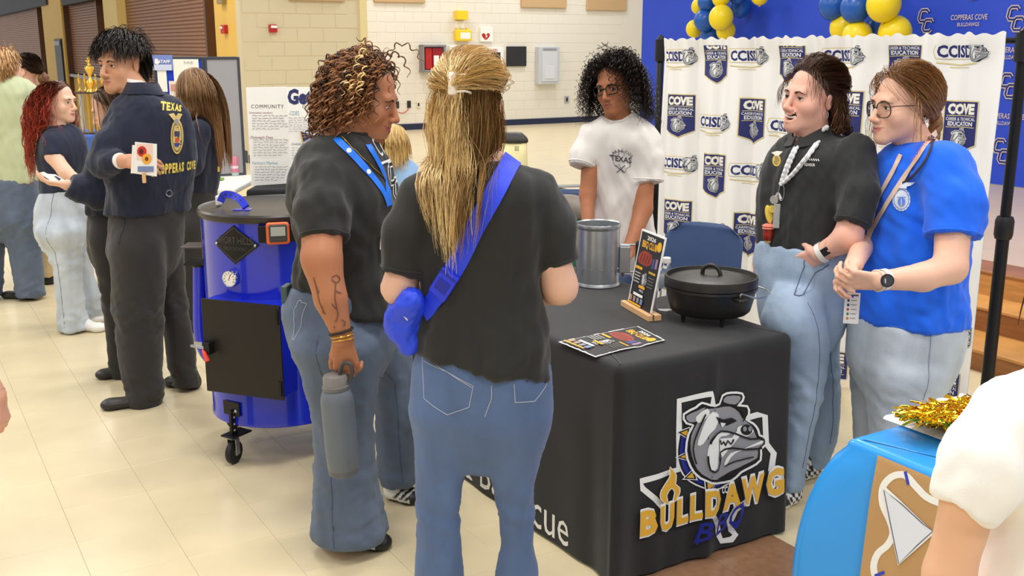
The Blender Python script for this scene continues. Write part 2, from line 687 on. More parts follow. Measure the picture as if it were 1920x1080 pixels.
def vnormals(Vv, Q):
	n = np.cross(Vv[Q[:, 2]] - Vv[Q[:, 0]], Vv[Q[:, 3]] - Vv[Q[:, 1]])
	N = np.zeros_like(Vv)
	for i in range(4):
		for j in range(3):
			N[:, j] += np.bincount(Q[:, i], n[:, j], len(Vv))
	return N / (np.linalg.norm(N, axis=1, keepdims=True) + 1e-12)
def relax(Vv, Q, it=1, w=.5):
	for _ in range(it):
		A, C = np.zeros_like(Vv), np.zeros(len(Vv))
		for i in range(4):
			a, b = Q[:, i], Q[:, (i + 1) % 4]
			for p, q in ((a, b), (b, a)):
				for j in range(3):
					A[:, j] += np.bincount(p, Vv[q][:, j], len(Vv))
				C += np.bincount(p, minlength=len(Vv))
		Vv = Vv * (1 - w) + w * A / np.maximum(C, 1)[:, None]
	return Vv
def folds(Vv, seed=0, wl=.12, aspect=(1, 1, .45), warp=.6, n=5):
	"""wavy fold noise about -1..1 ; aspect scales frequency per axis"""
	r = np.random.RandomState(seed)
	out = np.zeros(len(Vv))
	q = Vv * np.asarray(aspect)
	tot = 0
	for i in range(n):
		d = nrm(r.normal(size=3))
		d2 = nrm(r.normal(size=3))
		fq = 2 * math.pi / (wl * (0.6 + 0.9 * r.rand()))
		ph = r.rand(2) * 6.28
		w = np.sin(q @ d * fq + ph[0] + warp * 2 * np.sin(q @ d2 * fq * .5 + ph[1]))
		out += np.sign(w) * np.abs(w) ** 1.3
		tot += 1
	return out / math.sqrt(tot)
def submesh(Vv, Q, keep):
	Q = Q[keep]
	u = np.unique(Q)
	r = np.full(len(Vv), -1)
	r[u] = np.arange(len(u))
	return Vv[u], r[Q]
# ================================================================== THE SETTING
Z3 = np.array([0, 0, 1.0])
def uvof(p):
	return float(p @ U), float(p @ V)
CREAM, TAN, OCHRE = (228, 223, 210), (210, 197, 162), (226, 184, 84)
m_grout = mat('floor_grout', (222, 205, 168), .3)
m_tile = mat('vinyl_tile_cream', (219, 203, 166), .24, var=.035, vscale=5, spec=.5, bump=.02, bscale=3)
m_tileb = mat('vinyl_tile_brown', (150, 112, 84), .22, var=.12, vscale=30)
m_cream = mat('painted_block_cream', CREAM, .55, bump=.15, bscale=60)
m_tan = mat('painted_block_tan', TAN, .55, bump=.15, bscale=60)
m_ochre = mat('ochre_paint', OCHRE, .5, var=.04, vscale=2)
m_base = mat('vinyl_baseboard', (30, 40, 70), .4)
m_blackbase = mat('black_baseboard', (26, 25, 26), .4)
m_shutter = mat('brown_shutter', (146, 98, 64), .38, var=.05, vscale=2)
m_soffit = mat('dark_grey_paint', (54, 56, 62), .6)
m_wood = mat('honey_wood', (196, 142, 78), .4, var=.18, vscale=4, stretch=(1, 1, 9))
m_wood2 = mat('honey_wood_dark', (150, 100, 56), .4, var=.18, vscale=4, stretch=(1, 1, 9))
m_stage = mat('stage_floor', (208, 184, 154), .3, var=.05, vscale=2)
T = .3048
fl = MB().box(uv(14, -1, -.053), U * 22, V * 22, Z3 * .05).build('floor', m_grout)
tag(fl, kind='structure')
V0 = 2.557
tiles = []
nu0, nu1, nv0, nv1 = -24, 116, -60, 56
for i in range(nu0, nu1):
	for j in range(nv0, nv1):
		c = uv((i + .5) * T, V0 + (j + .5) * T)
		if c[1] < 1.2 or abs(c[0]) > .56 * c[1] + .6 or c[1] > 32:
			continue
		brown = (j in (-1, -2)) and (i + .5) * T < 3.0
		tiles.append((c[1], c, brown))
tiles.sort(key=lambda q: q[0])
def tile_geo(c, k=T / 2 - .0003):
	h = T / 2 - .0009
	v = [c + a * U * k + b * V * k - Z3 * .0006 for a, b in ((-1, -1), (-1, 1), (1, 1), (1, -1))]
	v += [c + a * U * h + b * V * h for a, b in ((-1, -1), (-1, 1), (1, 1), (1, -1))]
	f = [(7, 6, 5, 4)] + [((i + 1) % 4, i, i + 4, (i + 1) % 4 + 4)[::-1] for i in range(4)]
	f = [(4, 5, 6, 7)] + [(i, (i + 1) % 4, (i + 1) % 4 + 4, i + 4) for i in range(4)]
	f = [q[::-1] for q in f]
	return v, f
protos = {}
vis = [q for q in tiles if abs(q[1][0]) < .52 * q[1][1] + .2 and q[0] > 2.0][:300]
vis_id = set(id(q) for q in vis)
for q in vis:
	_, c, br = q
	if br not in protos:
		v, f = tile_geo(c)
		o = mk('floor_tile', v, f, m_tileb if br else m_tile, fl, origin=c)
		protos[br] = o
	else:
		o = protos[br].copy()
		COL.objects.link(o)
		o.parent = fl
		o.location = tuple(c - wloc(fl))
mb = MB()
for q in tiles:
	if id(q) not in vis_id:
		v, f = tile_geo(q[1])
		mb.add(v, f, 1 if q[2] else 0)
tag(mb.build('floor_tiling', [m_tile, m_tileb], fl), kind='stuff')
WV = 4.63
def u_at(px, py=60, v=WV):
	return uvof(PL(px, py, uv(0, v), V))[0]
ue = u_at(452)
UF = 19.65
vL, vM, vR = 4.63, uvof(PL(686, 100, uv(UF - .5, 0), U))[1], uvof(PL(1330, 100, uv(UF, 0), U))[1]
def block_wall(name, u, v0, v1, z0, z1, m, vmin, vmax, zmax, full0, full1, H=5.3):
	w = MB().box(uv(u + .1, (full0 + full1) / 2, H / 2), U * .1, V * (full1 - full0) / 2, Z3 * H / 2).build(name, m)
	tag(w, kind='structure')
	bw, bh = .4064, .2032
	first = None
	k = 0
	z = z0
	while z < zmax:
		off = (k % 2) * bw / 2
		x = vmin - off
		while x < vmax:
			a, b = max(x, full0 + .001), min(x + bw, full1 - .001)
			if b - a > bw - .01:
				c = uv(u, (a + b) / 2, z + bh / 2)
				if first is None:
					mb = MB().box(c, U * .006, V * (bw / 2 - .004), Z3 * (bh / 2 - .004), bev=.005)
					first = mb.build('block', m, w, origin=c)
				else:
					o = first.copy()
					COL.objects.link(o)
					o.parent = w
					o.location = tuple(c - wloc(w))
			x += bw
		z += bh
		k += 1
	return w
wf = block_wall('wall_far', UF, 0, 0, .12, 2.9, m_cream, vM + .05, vM + 6.3, 2.75, vM, 22)
UT = ue - .02
vT = uvof(PL(688, 100, uv(UT, 0), U))[1]
wt = block_wall('wall_tan', UT, 0, 0, .12, 2.9, m_tan, vL + .02, vT, 2.4, vL - .01, vT)
vM2 = vM
tag(MB().box(uv(UT - .01, vT - .05, 2.65), U * .02, V * .06, Z3 * 2.65).build('trim_1', mat('tan_trim', (224, 206, 150), .5)), kind='structure')
tag(MB().box(uv(UF - .012, (vM + 22) / 2, .06), U * .012, V * (22 - vM) / 2, Z3 * .06).build('baseboard_far', m_base), kind='structure')
tag(MB().box(uv(UT - .012, (vL + vT) / 2, .06), U * .012, V * (vT - vL) / 2, Z3 * .06).build('baseboard_tan', m_base), kind='structure')
ws = MB().box(uv((ue + 60) / 2, WV + .55, 2.65), U * (60 - ue) / 2, V * .3, Z3 * 2.65).build('wall_left', m_ochre)
tag(ws, kind='structure')
def pilaster(px0, px1, n, m=m_ochre, base=True):
	a, b = u_at(px0), u_at(px1)
	o = MB().box(uv((a + b) / 2, WV + .15, 2.65), U * abs(a - b) / 2, V * .15, Z3 * 2.65).build('trim_%d' % n, m)
	tag(o, kind='structure')
	if base:
		tag(MB().box(uv((a + b) / 2, WV + .14, .09), U * (abs(a - b) / 2 + .015), V * .155, Z3 * .09).build('baseboard_pilaster', m_blackbase, o), None)
	return o, a, b
p2, _, _ = pilaster(404, 452, 2)
p3, _, _ = pilaster(197, 222, 3, mat('ochre_paint_lit', (236, 208, 128), .5))  # same ochre made paler: light on its front face put into the colour
p4, _, _ = pilaster(82, 118, 4)
a, b = u_at(103), u_at(115)
z1 = PL(108, 73, uv(0, WV), V)[2]
tag(MB().box(uv((a + b) / 2, WV - .02, z1 / 2), U * abs(a - b) / 2, V * .03, Z3 * z1 / 2, bev=.01)
	.box(uv((a + b) / 2, WV - .055, z1 - .12), U * abs(a - b) / 2 * .8, V * .01, Z3 * .06, m=1)
	.build('door_1', [mat('dark_door', (28, 32, 44), .4), mat('door_glass', (80, 82, 92), .2)]), kind='structure')
def shutter(px0, px1, zt, i):
	a, b = u_at(px0, v=WV + .2), u_at(px1, v=WV + .2)
	lab = ['brown coiling shutter right of the second yellow pilaster, behind the young man',
		   'narrow brown coiling shutter between the two yellow pilasters',
		   'brown coiling shutter at the far left behind the green shirt'][i]
	r = empty('coiling_shutter', uv((a + b) / 2, WV + .2, 0), lab, 'shutter', 'brown coiling shutters of the serving wall')
	mb = MB()
	z = .95
	pts = []
	while z < zt:
		pts += [(0, z), (-.016, z + .012), (-.016, z + .05), (0, z + .062)]
		z += .065
	n = len(pts)
	v = [uv(a, WV + .2 + q[0], q[1]) for q in pts] + [uv(b, WV + .2 + q[0], q[1]) for q in pts]
	f = [(k, k + 1, n + k + 1, n + k) for k in range(n - 1)]
	tag(mk('slats', v, f, m_shutter, r), kind='stuff')
	MB().box(uv((a + b) / 2, WV + .17, .9), U * abs(a - b) / 2, V * .12, Z3 * .04).build('counter_ledge', mat('steel_ledge', (150, 150, 152), .3, .8), r)
	MB().box(uv((a + b) / 2, WV + .21, .43), U * abs(a - b) / 2, V * .06, Z3 * .43).build('apron', m_ochre, r)
	MB().box(uv(a, WV + .15, zt / 2), U * .05, V * .1, Z3 * zt / 2).build('guide_rail', mat('shutter_rail', (84, 54, 36), .4), r)
	MB().box(uv(b, WV + .15, zt / 2), U * .05, V * .1, Z3 * zt / 2).build('guide_rail', mat('shutter_rail', (84, 54, 36), .4), r)
	return r
shutter(403, 238, 3.6, 0)
shutter(196, 133, 3.5, 1)
shutter(82, -60, 3.4, 2)
for px0, px1, py, lab in ((-60, 92, 18, 'dark grey soffit box above the leftmost shutter'), (121, 190, 3, 'dark grey soffit box above the narrow shutter')):
	a, b = u_at(px0, v=WV - .05), u_at(px1, v=WV - .05)
	zb = PL((max(px0, 0) + px1) / 2, py, uv(0, WV - .05), V)[2]
	tag(MB().box(uv((a + b) / 2, WV + .1, zb + .8), U * abs(a - b) / 2, V * .16, Z3 * .8, bev=.01).build('shutter_soffit', m_soffit), lab, 'soffit')
def on_far(px, py, du=0.0):
	return PL(px, py, uv(UF - .006 - du, 0), U)
def wall_rect(x0, y0, x1, y1, du=0.0):
	a, b = on_far(x0, y0, du), on_far(x1, y1, du)
	c = (a + b) / 2
	return c, abs((b - a) @ V) / 2, abs(b[2] - a[2]) / 2
def wbox(mb, x0, y0, x1, y1, d0, d1, m=0, bev=.008):
	c, hx, hz = wall_rect(x0, y0, x1, y1)
	return mb.box(c - U * ((d0 + d1) / 2), V * hx, U * (d1 - d0) / 2, Z3 * hz, m, bev)
def thing_far(name, x0, y0, x1, y1, lab, cat):
	c, hx, hz = wall_rect(x0, y0, x1, y1)
	return empty(name, c - Z3 * hz, lab, cat)
def far_map(x0, y1, k):
	o = on_far(x0, y1)
	s = np.linalg.norm(on_far(x0 + 1, y1) - o)
	return o, s
def far_art(art, name, parent, d):
	"""art drawn in photograph pixels (x, y down) on the far wall at standoff d"""
	def fn(v, h):
		return np.array([PL(q[0], q[1], uv(UF - d - h, 0), U) for q in v])
	return art.put(name, fn, parent, base=.004, lift=.003)
m_white, m_black, m_red, m_yel = mcol((240, 238, 232), .5), mcol((24, 24, 26), .5), mcol((180, 36, 34), .4), mcol((240, 205, 40), .4)
m_grey, m_steel = mcol((196, 200, 206), .4), mat('steel', (180, 182, 186), .28, .9)
m_clear = mat('clear_plastic', (255, 255, 255), .05, trans=.9, ior=1.2)
m_gold = mat('gold_plastic', (222, 178, 78), .22, .85)
t = thing_far('bleeding_control_cabinet', 785, 84, 829, 135, 'clear wall box holding red first aid kits, left of the white cabinet', 'box')
wbox(MB(), 787, 86, 827, 133, .0, .02).build('back_plate', mcol((150, 130, 128), .5), t)
wbox(MB(), 792, 90, 805, 130, .03, .14).build('kit_bag', m_red, t)
wbox(MB(), 805, 90, 824, 131, .03, .15).build('kit_bag', mcol((150, 26, 34), .5), t)
wbox(MB(), 807, 104, 817, 122, .151, .156).build('kit_label', m_white, t)
fr = MB()
for q in ((785, 84, 789, 135), (825, 84, 829, 135), (785, 84, 829, 88), (785, 131, 829, 135)):
	wbox(fr, *q, .0, .19)
fr.build('clear_cover', mat('smoky_plastic', (150, 148, 152), .2, alpha=.75), t)
t = thing_far('white_wall_cabinet', 838, 85, 874, 118, 'small white wall cabinet with dark slot, between red kit box and AED', 'cabinet')
wbox(MB(), 838, 85, 874, 120, 0, .12).build('body', m_white, t)
wbox(MB(), 842, 89, 870, 120, .12, .13).build('door', mcol((232, 232, 228), .4), t)
wbox(MB(), 861, 93, 866, 108, .13, .135).build('window_slot', m_black, t)
t = thing_far('aed_cabinet', 902, 89, 940, 132, 'white AED wall cabinet with glass door behind the blonde head', 'cabinet')
wbox(MB(), 902, 89, 940, 132, 0, .1).build('body', m_white, t)
wbox(MB(), 911, 98, 934, 130, .1, .104).build('glass_door', mcol((70, 66, 66), .15), t)
wbox(MB(), 914, 108, 930, 122, .104, .112).build('defibrillator', mcol((120, 116, 118), .4), t)
far_art(Art().text('AED', 919, 97, 5, m_red, w=14, ya=(0, -1), bold=.02), 'lettering', t, .105)
t = thing_far('aed_sign', 899, 51, 923, 78, 'white AED sign with a red heart above the AED cabinet', 'sign')
wbox(MB(), 899, 51, 922, 78, 0, .06, bev=.004).build('sign_panel', m_white, t)
ar = Art().text('AED', 903, 60, 6, m_black, w=15, ya=(0, -1), bold=.03)
hrt = [(911, 75), (904, 68), (904, 64), (907, 62), (911, 65), (915, 62), (918, 64), (918, 68)]
ar.poly(hrt, m_red, 3).poly([(912, 63), (910, 68), (912, 68), (910, 73), (915, 67), (912.5, 67)], m_white)
far_art(ar, 'lettering', t, .06)
t = thing_far('narcan_box', 850, 53, 881, 77, 'yellow emergency kit box on the wall below the small yellow sign', 'box')
wbox(MB(), 850, 56, 880, 77, 0, .12, bev=.02).build('box_body', m_yel, t)
wbox(MB(), 854, 52, 858, 57, .03, .08).build('latch', m_yel, t)
wbox(MB(), 871, 52, 875, 57, .03, .08).build('latch', m_yel, t)
wbox(MB(), 858, 61, 877, 73, .12, .125, bev=.002).build('label_plate', m_white, t)
t = thing_far('projecting_sign', 851, 20, 871, 38, 'small yellow projecting sign above the yellow kit box', 'sign')
wbox(MB(), 851, 20, 871, 37, .0, .16, bev=.004).build('sign_panel', m_yel, t)
wbox(MB(), 854, 39, 869, 53, 0, .02, bev=.002).build('paper_notice', m_white, t)
far_art(Art().stroke([(861, 24), (863, 28), (860, 33)], 2.2, m_black, 0), 'pictogram', t, .161)
tag(wbox(MB(), 949, 87, 985, 124, 0, .05).build('black_wall_panel', mcol((40, 40, 44), .45)), 'square black panel on the cream wall right of the AED cabinet', 'panel')
t = thing_far('wall_heater_box', 1002, 88, 1041, 158, 'tall grey metal box on the cream wall beside the curly hair', 'box')
wbox(MB(), 1003, 88, 1041, 157, 0, .16).build('body', m_grey, t)
wbox(MB(), 1009, 93, 1037, 152, .16, .175).build('door', mcol((206, 211, 218), .4), t)
wbox(MB(), 1014, 123, 1032, 147, .175, .185).build('hatch', mcol((214, 218, 224), .4), t)
gr = MB()
for k in range(4):
	wbox(gr, 1010, 90.5 + k * 1.1, 1036, 91 + k * 1.1, .176, .184, bev=0)
gr.build('vent_grille', mcol((150, 155, 162), .4), t)
for (x0, y0, x1, y1, lab, m) in ((739, 190, 748, 203, 'left one of two dark outlet plates on the cream wall', mcol((60, 58, 56), .5)),
								(763, 189, 770, 202, 'right one of two dark outlet plates, with a red cord hanging', mcol((50, 48, 48), .5)),
								(780, 190, 788, 202, 'pale blank wall plate right of the dark outlets', mcol((226, 218, 198), .5)),
								(1058, 180, 1066, 193, 'grey outlet plate low on the wall left of the curly hair', mcol((170, 170, 176), .5))):
	t = thing_far('outlet_plate', x0, y0, x1, y1, lab, 'outlet')
	wbox(MB(), x0, y0, x1, y1, 0, .02, bev=.003).build('plate', m, t)
	wbox(MB(), x0 + 2.5, y0 + 3, x1 - 2.5, y1 - 3, .02, .026, bev=.002).build('socket', m_black, t)
pts = [on_far(*q, .03) for q in ((766, 203), (763, 208), (755, 212), (746, 210), (738, 206))]
tag(MB().tube(smooth_loop(pts, 4, False), .008, 5).build('red_cord', mcol((190, 70, 60), .5)), 'thin red cord hanging below the dark wall outlet', 'cord')
t = empty('fire_alarm', PL(511, 60, uv(UT, 0), U), 'red fire alarm strobe on the tan wall', 'alarm')
for x0, y0, x1, y1, d0, d1, m, nm in ((503, 46, 518, 61, 0, .06, m_red, 'housing'), (505, 48, 517, 53, .06, .08, m_white, 'strobe')):
	a, b = PL(x0, y0, uv(UT - .008, 0), U), PL(x1, y1, uv(UT - .008, 0), U)
	MB().box((a + b) / 2 - U * (d0 + d1) / 2, V * abs((b - a) @ V) / 2, U * (d1 - d0) / 2, Z3 * abs(b[2] - a[2]) / 2, bev=.008).build(nm, m, t)
t = empty('fire_pull_station', PL(424, 62, uv(0, WV), V), 'red fire pull station on the yellow pilaster', 'alarm')
for x0, y0, x1, y1, d0, d1, m, nm in ((420, 47, 428, 63, 0, .06, m_red, 'housing'), (421, 50, 425, 54, .06, .075, m_white, 'strobe')):
	a, b = PL(x0, y0, uv(0, WV), V), PL(x1, y1, uv(0, WV), V)
	MB().box((a + b) / 2 - V * (d0 + d1) / 2, U * abs((b - a) @ U) / 2, V * (d1 - d0) / 2, Z3 * abs(b[2] - a[2]) / 2, bev=.008).build(nm, m, t)
a, b = PL(415, -8, uv(0, WV), V), PL(425, 7, uv(0, WV), V)
tag(MB().box((a + b) / 2 - V * .04, U * abs((b - a) @ U) / 2, V * .04, Z3 * abs(b[2] - a[2]) / 2, bev=.01).build('wall_bracket', mcol((150, 130, 90), .4)), 'small metal box high on the yellow pilaster', 'box')
for x0, x1, yb, lab in ((540, 645, 1, 'leftmost tan sound panel at the top of the wall'), (700, 795, 4, 'tan sound panel above the curly highlighted hair'), (976, 1060, 14, 'tan sound panel above the black wall panel'), (1098, 1172, 19, 'tan sound panel above the girl with dark curls')):
	c0 = on_far(x0, yb) if x0 > 690 else PL(x0, yb, uv(UT - .006, 0), U)
	c1 = on_far(x1, yb + 1.5) if x0 > 690 else PL(x1, yb + 1.5, uv(UT - .006, 0), U)
	c = (c0 + c1) / 2
	tag(MB().box(c - U * .03 + Z3 * .35, V * abs((c1 - c0) @ V) / 2, U * .03, Z3 * .35, bev=.01).build('acoustic_panel', mat('tan_fabric_panel', (196, 164, 122), .9, bump=.2)), lab, 'panel', 'sound panels high on the wall')
# ------------------------------------------------------------------ stage, steps, banner, balloons
vS = [4.89, 5.24, 5.51, 5.78]
zS = [.118, .257, .402]
uE = uvof(G(1195, 495))[0]
uE = uvof(PL(1190, 480, uv(0, 4.89), V))[0]
st = empty('stage_steps', uv((uE - 2) / 2, 5.2, 0), 'honey coloured wooden stage steps behind the backdrop post', 'steps')
for i in range(3):
	z0 = 0 if i == 0 else zS[i - 1]
	MB().box(uv((uE - 2) / 2, vS[i] + .02, (z0 + zS[i] - .02) / 2), U * (uE + 2) / 2, V * .02, Z3 * (zS[i] - .02 - z0) / 2).build('riser', m_wood2 if i < 2 else m_wood, st)
	MB().box(uv((uE - 2) / 2, (vS[i] + vS[i + 1]) / 2, zS[i] - .01), U * (uE + 2) / 2, V * ((vS[i + 1] - vS[i]) / 2 + .012), Z3 * .01, bev=.006).build('tread', m_wood if i < 2 else m_wood2, st)
tag(MB().box(uv((uE - 2) / 2, 5.78 + 3, .19), U * (uE + 2) / 2, V * 3, Z3 * .2).build('floor_stage', m_stage), kind='structure')
VB = 9.13
uBL = uvof(PL(1202, 120, uv(0, VB), V))[0]
m_banner = mat('royal_banner', (30, 66, 190), .5, var=.03, vscale=3)
ba = empty('blue_backdrop_banner', uv((uBL + 2) / 2, VB, .4), 'royal blue wall banner printed with CC letters behind the balloons', 'banner')
MB().box(uv((uBL + 1) / 2, VB + .02, 2.5), U * (uBL - 1) / 2, V * .02, Z3 * 2.1).build('banner_cloth', m_banner, ba)
m_bt = mcol((196, 176, 168), .6)
m_bn = mcol((22, 40, 110), .6)
ar = Art()
def cc_logo(ar, x, y, h, m1, m2):
	for w, mm in ((.30, m1), (.15, m2)):
		for dx, dy in ((0, .18), (.24, -.22)):
			p = [(.30, .20), (.22, .32), (-.1, .32), (-.2, .22), (-.26, -.12), (-.18, -.26), (.14, -.26), (.22, -.16)]
			ar.stroke([(x + h * (q[0] * .8 + dx), y + h * (q[1] * .8 + dy)) for q in p], w * h * .55, mm, 1)
uu, zz = .98, .305
for i in range(-2, 14):
	for j in range(0, 12):
		x = 1.2 + i * uu / 2
		z = .72 + j * zz
		if x > uBL - .25:
			continue
		X = -x
		if (i + j) % 2 == 0:
			cc_logo(ar, X - .03, z, .24, m_bt, m_bn)
		else:
			ar.text('COPPERAS COVE', X, z, .05, m_bt, w=.40, center=True, bold=.01)
			ar.text('BULLDAWGS', X, z - .06, .035, m_bt, w=.24, center=True, bold=.01)
ar.put('banner_print', flat_map(uv(0, VB - .001), -U, Z3), ba, base=.004, lift=.00002)
m_by, m_bb = mat('balloon_yellow', (232, 206, 28), .3, spec=.5), mat('balloon_blue', (26, 84, 168), .3, spec=.5)
def balloon(px, py, rp, m, lab, dv=.35):
	c = PL(px, py, uv(0, VB - dv), V)
	dep = c[1] * _cs + (CAM_H - c[2]) * _sn
	r = rp / FPX * dep
	b = MB().sphere(c, (r, r, r * 1.06), 12)
	b.lathe(c - Z3 * r * 1.04, [(.004, .01), (.014, -.012)], 8)
	o = b.build('balloon', m, smooth=True)
	tag(o, lab, 'balloon', 'yellow and blue balloon garland')
for px, py, rp, cl, lab, dv in (
		(1352, 33, 23, 'y', 'large yellow balloon in the middle of the left bunch', .55), (1352, -4, 17, 'y', 'yellow balloon at the top of the left bunch', .5),
		(1321, 38, 20, 'b', 'blue balloon left of the large yellow one, left bunch', .45), (1325, 4, 17, 'b', 'blue balloon at the upper left of the left bunch', .45),
		(1311, 12, 15, 'y', 'yellow balloon at the upper left edge of the left bunch', .3), (1302, 54, 16, 'y', 'lowest left yellow balloon of the left bunch', .3),
		(1361, 58, 18, 'y', 'yellow balloon under the large one in the left bunch', .35), (1332, 66, 19, 'b', 'blue balloon just above the curtain, left bunch', .3),
		(1388, 12, 20, 'b', 'dark blue balloon right in the left bunch', .15), (1383, -8, 16, 'b', 'blue balloon half above the frame, left bunch', .3),
		(1425, -8, 17, 'y', 'yellow balloon at the top between the bunches', .3),
		(1562, 10, 27, 'b', 'left blue balloon of the right bunch', .5), (1604, 14, 28, 'b', 'front blue balloon of the right bunch', .65),
		(1657, 8, 32, 'y', 'big yellow balloon at the top of the right bunch', .65), (1582, 52, 26, 'y', 'lower left yellow balloon of the right bunch', .4),
		(1607, 68, 28, 'y', 'yellow balloon behind the curtain top, right bunch', .6), (1678, 62, 31, 'y', 'lower right yellow balloon of the right bunch', .5),
		(1644, 52, 22, 'b', 'small blue balloon between yellow ones, right bunch', .3), (1620, -18, 22, 'b', 'blue balloon cut by the top edge, right bunch', .3)):
	balloon(px, py, rp, m_by if cl == 'y' else m_bb, lab, dv)
# ------------------------------------------------------------------ white logo curtain on its pipe frame
cR, cL = P(1866, 400, 4.6), P(1237, 300, 6.0)
cR[2] = cL[2] = 0
cdir = nrm(cR - cL)
cW = np.linalg.norm(cR - cL)
cn = nrm(np.cross(cdir, Z3))
if cn[1] > 0:
	cn = -cn                               # towards the camera
zR, zL = P(1866, 62, 4.6)[2], P(1237, 74, 6.0)[2]
m_curt = mat('white_curtain', (248, 246, 241), .75, bump=.08, bscale=300, sheen=.1)
def curt(s, z):
	"""s along 0..cW, z height -> world"""
	fade = .35 + .65 * np.clip((zL - z) / .5, 0, 1)
	top = np.clip(1 - (zL - z) / .10, 0, 1)
	w = (.024 * np.sin(s * 17 + .6 * np.sin(s * 5)) + .014 * np.sin(s * 37 + 1.3) + .007 * np.sin(s * 71 + z * .8)) * fade
	w = w * (1 - .75 * top) + .02 * top + .004 * np.sin(s * 110) * top
	x = s + .010 * np.sin(s * 34 + 1)
	return (cL + cdir * x[..., None] + cn * (w + .01)[..., None]) * np.array([1, 1, 0]) + np.stack([0 * s, 0 * s, z], -1)
ns, nz = 220, 50
ss = np.linspace(.02, cW - .03, ns)
gs, gt = np.meshgrid(ss, np.linspace(0, 1, nz), indexing='ij')
ztop = zL + (zR - zL) * gs / cW + .006 * np.sin(gs * 95) + .004 * np.sin(gs * 41)
gz = .03 + (ztop - .03) * gt
cv = curt(gs, gz).reshape(-1, 3)
I = np.arange((ns - 1) * nz).reshape(ns - 1, nz)[:, :-1].ravel()
Fq = np.stack([I, I + nz, I + nz + 1, I + 1], 1)
ct = empty('logo_curtain', (cL + cR) / 2, 'white step and repeat curtain with navy school logos behind the two women', 'curtain')
cvb = cv - cn * .004
nb = len(cv)
mk('curtain_cloth', np.vstack([cv, cvb]), np.vstack([Fq, Fq[:, ::-1] + nb]), m_curt, ct, True)
fr = empty('backdrop_frame', cR, 'black pipe frame holding up the white logo curtain', 'frame')
m_pipe = mat('black_pipe', (24, 25, 28), .35, .3)
for c, zt, r, nm in ((cR + cdir * .045 - cn * .0, zR, .028, 'post'), (cL - cdir * .02, zL, .024, 'post')):
	MB().lathe(c, [(r, .02), (r, .93), (r * .82, .93), (r * .82, zt + .01), (r * .3, zt + .025)], 18).build(nm, m_pipe, fr, True)
	MB().lathe(c, [(r * 1.25, .86), (r * 1.45, .88), (r * 1.45, .94), (r * 1.2, .96)], 18).build('collar', mat('black_plastic', (20, 20, 22), .45), fr, True)
	MB().lathe(c, [(r * 1.3, zt - .12), (r * 1.3, zt)], 16).build('bracket', MATS['black_plastic'], fr, True)
	MB().box(c + Z3 * .01, cdir * .2, cn * .22, Z3 * .008, bev=.004).build('base_plate', m_pipe, fr)
MB().tube([cL - cn * .012 + Z3 * (zL - .03), cR - cn * .012 + cdir * .06 + Z3 * (zR - .03)], .014, 10).build('crossbar', m_pipe, fr)
MB().tube([cR + cdir * .02 + Z3 * (zR - .03), cR + cdir * .10 + Z3 * (zR - .03)], .02, 10).build('end_knob', m_pipe, fr)
NAVY, GOLDP = (44, 48, 110), (222, 205, 140)
m_navy, m_gold2, m_lw, m_lg, m_lk = mcol(NAVY, .6), mcol(GOLDP, .6), mcol((246, 246, 244), .6), mcol((176, 179, 186), .6), mcol((30, 30, 38), .6)
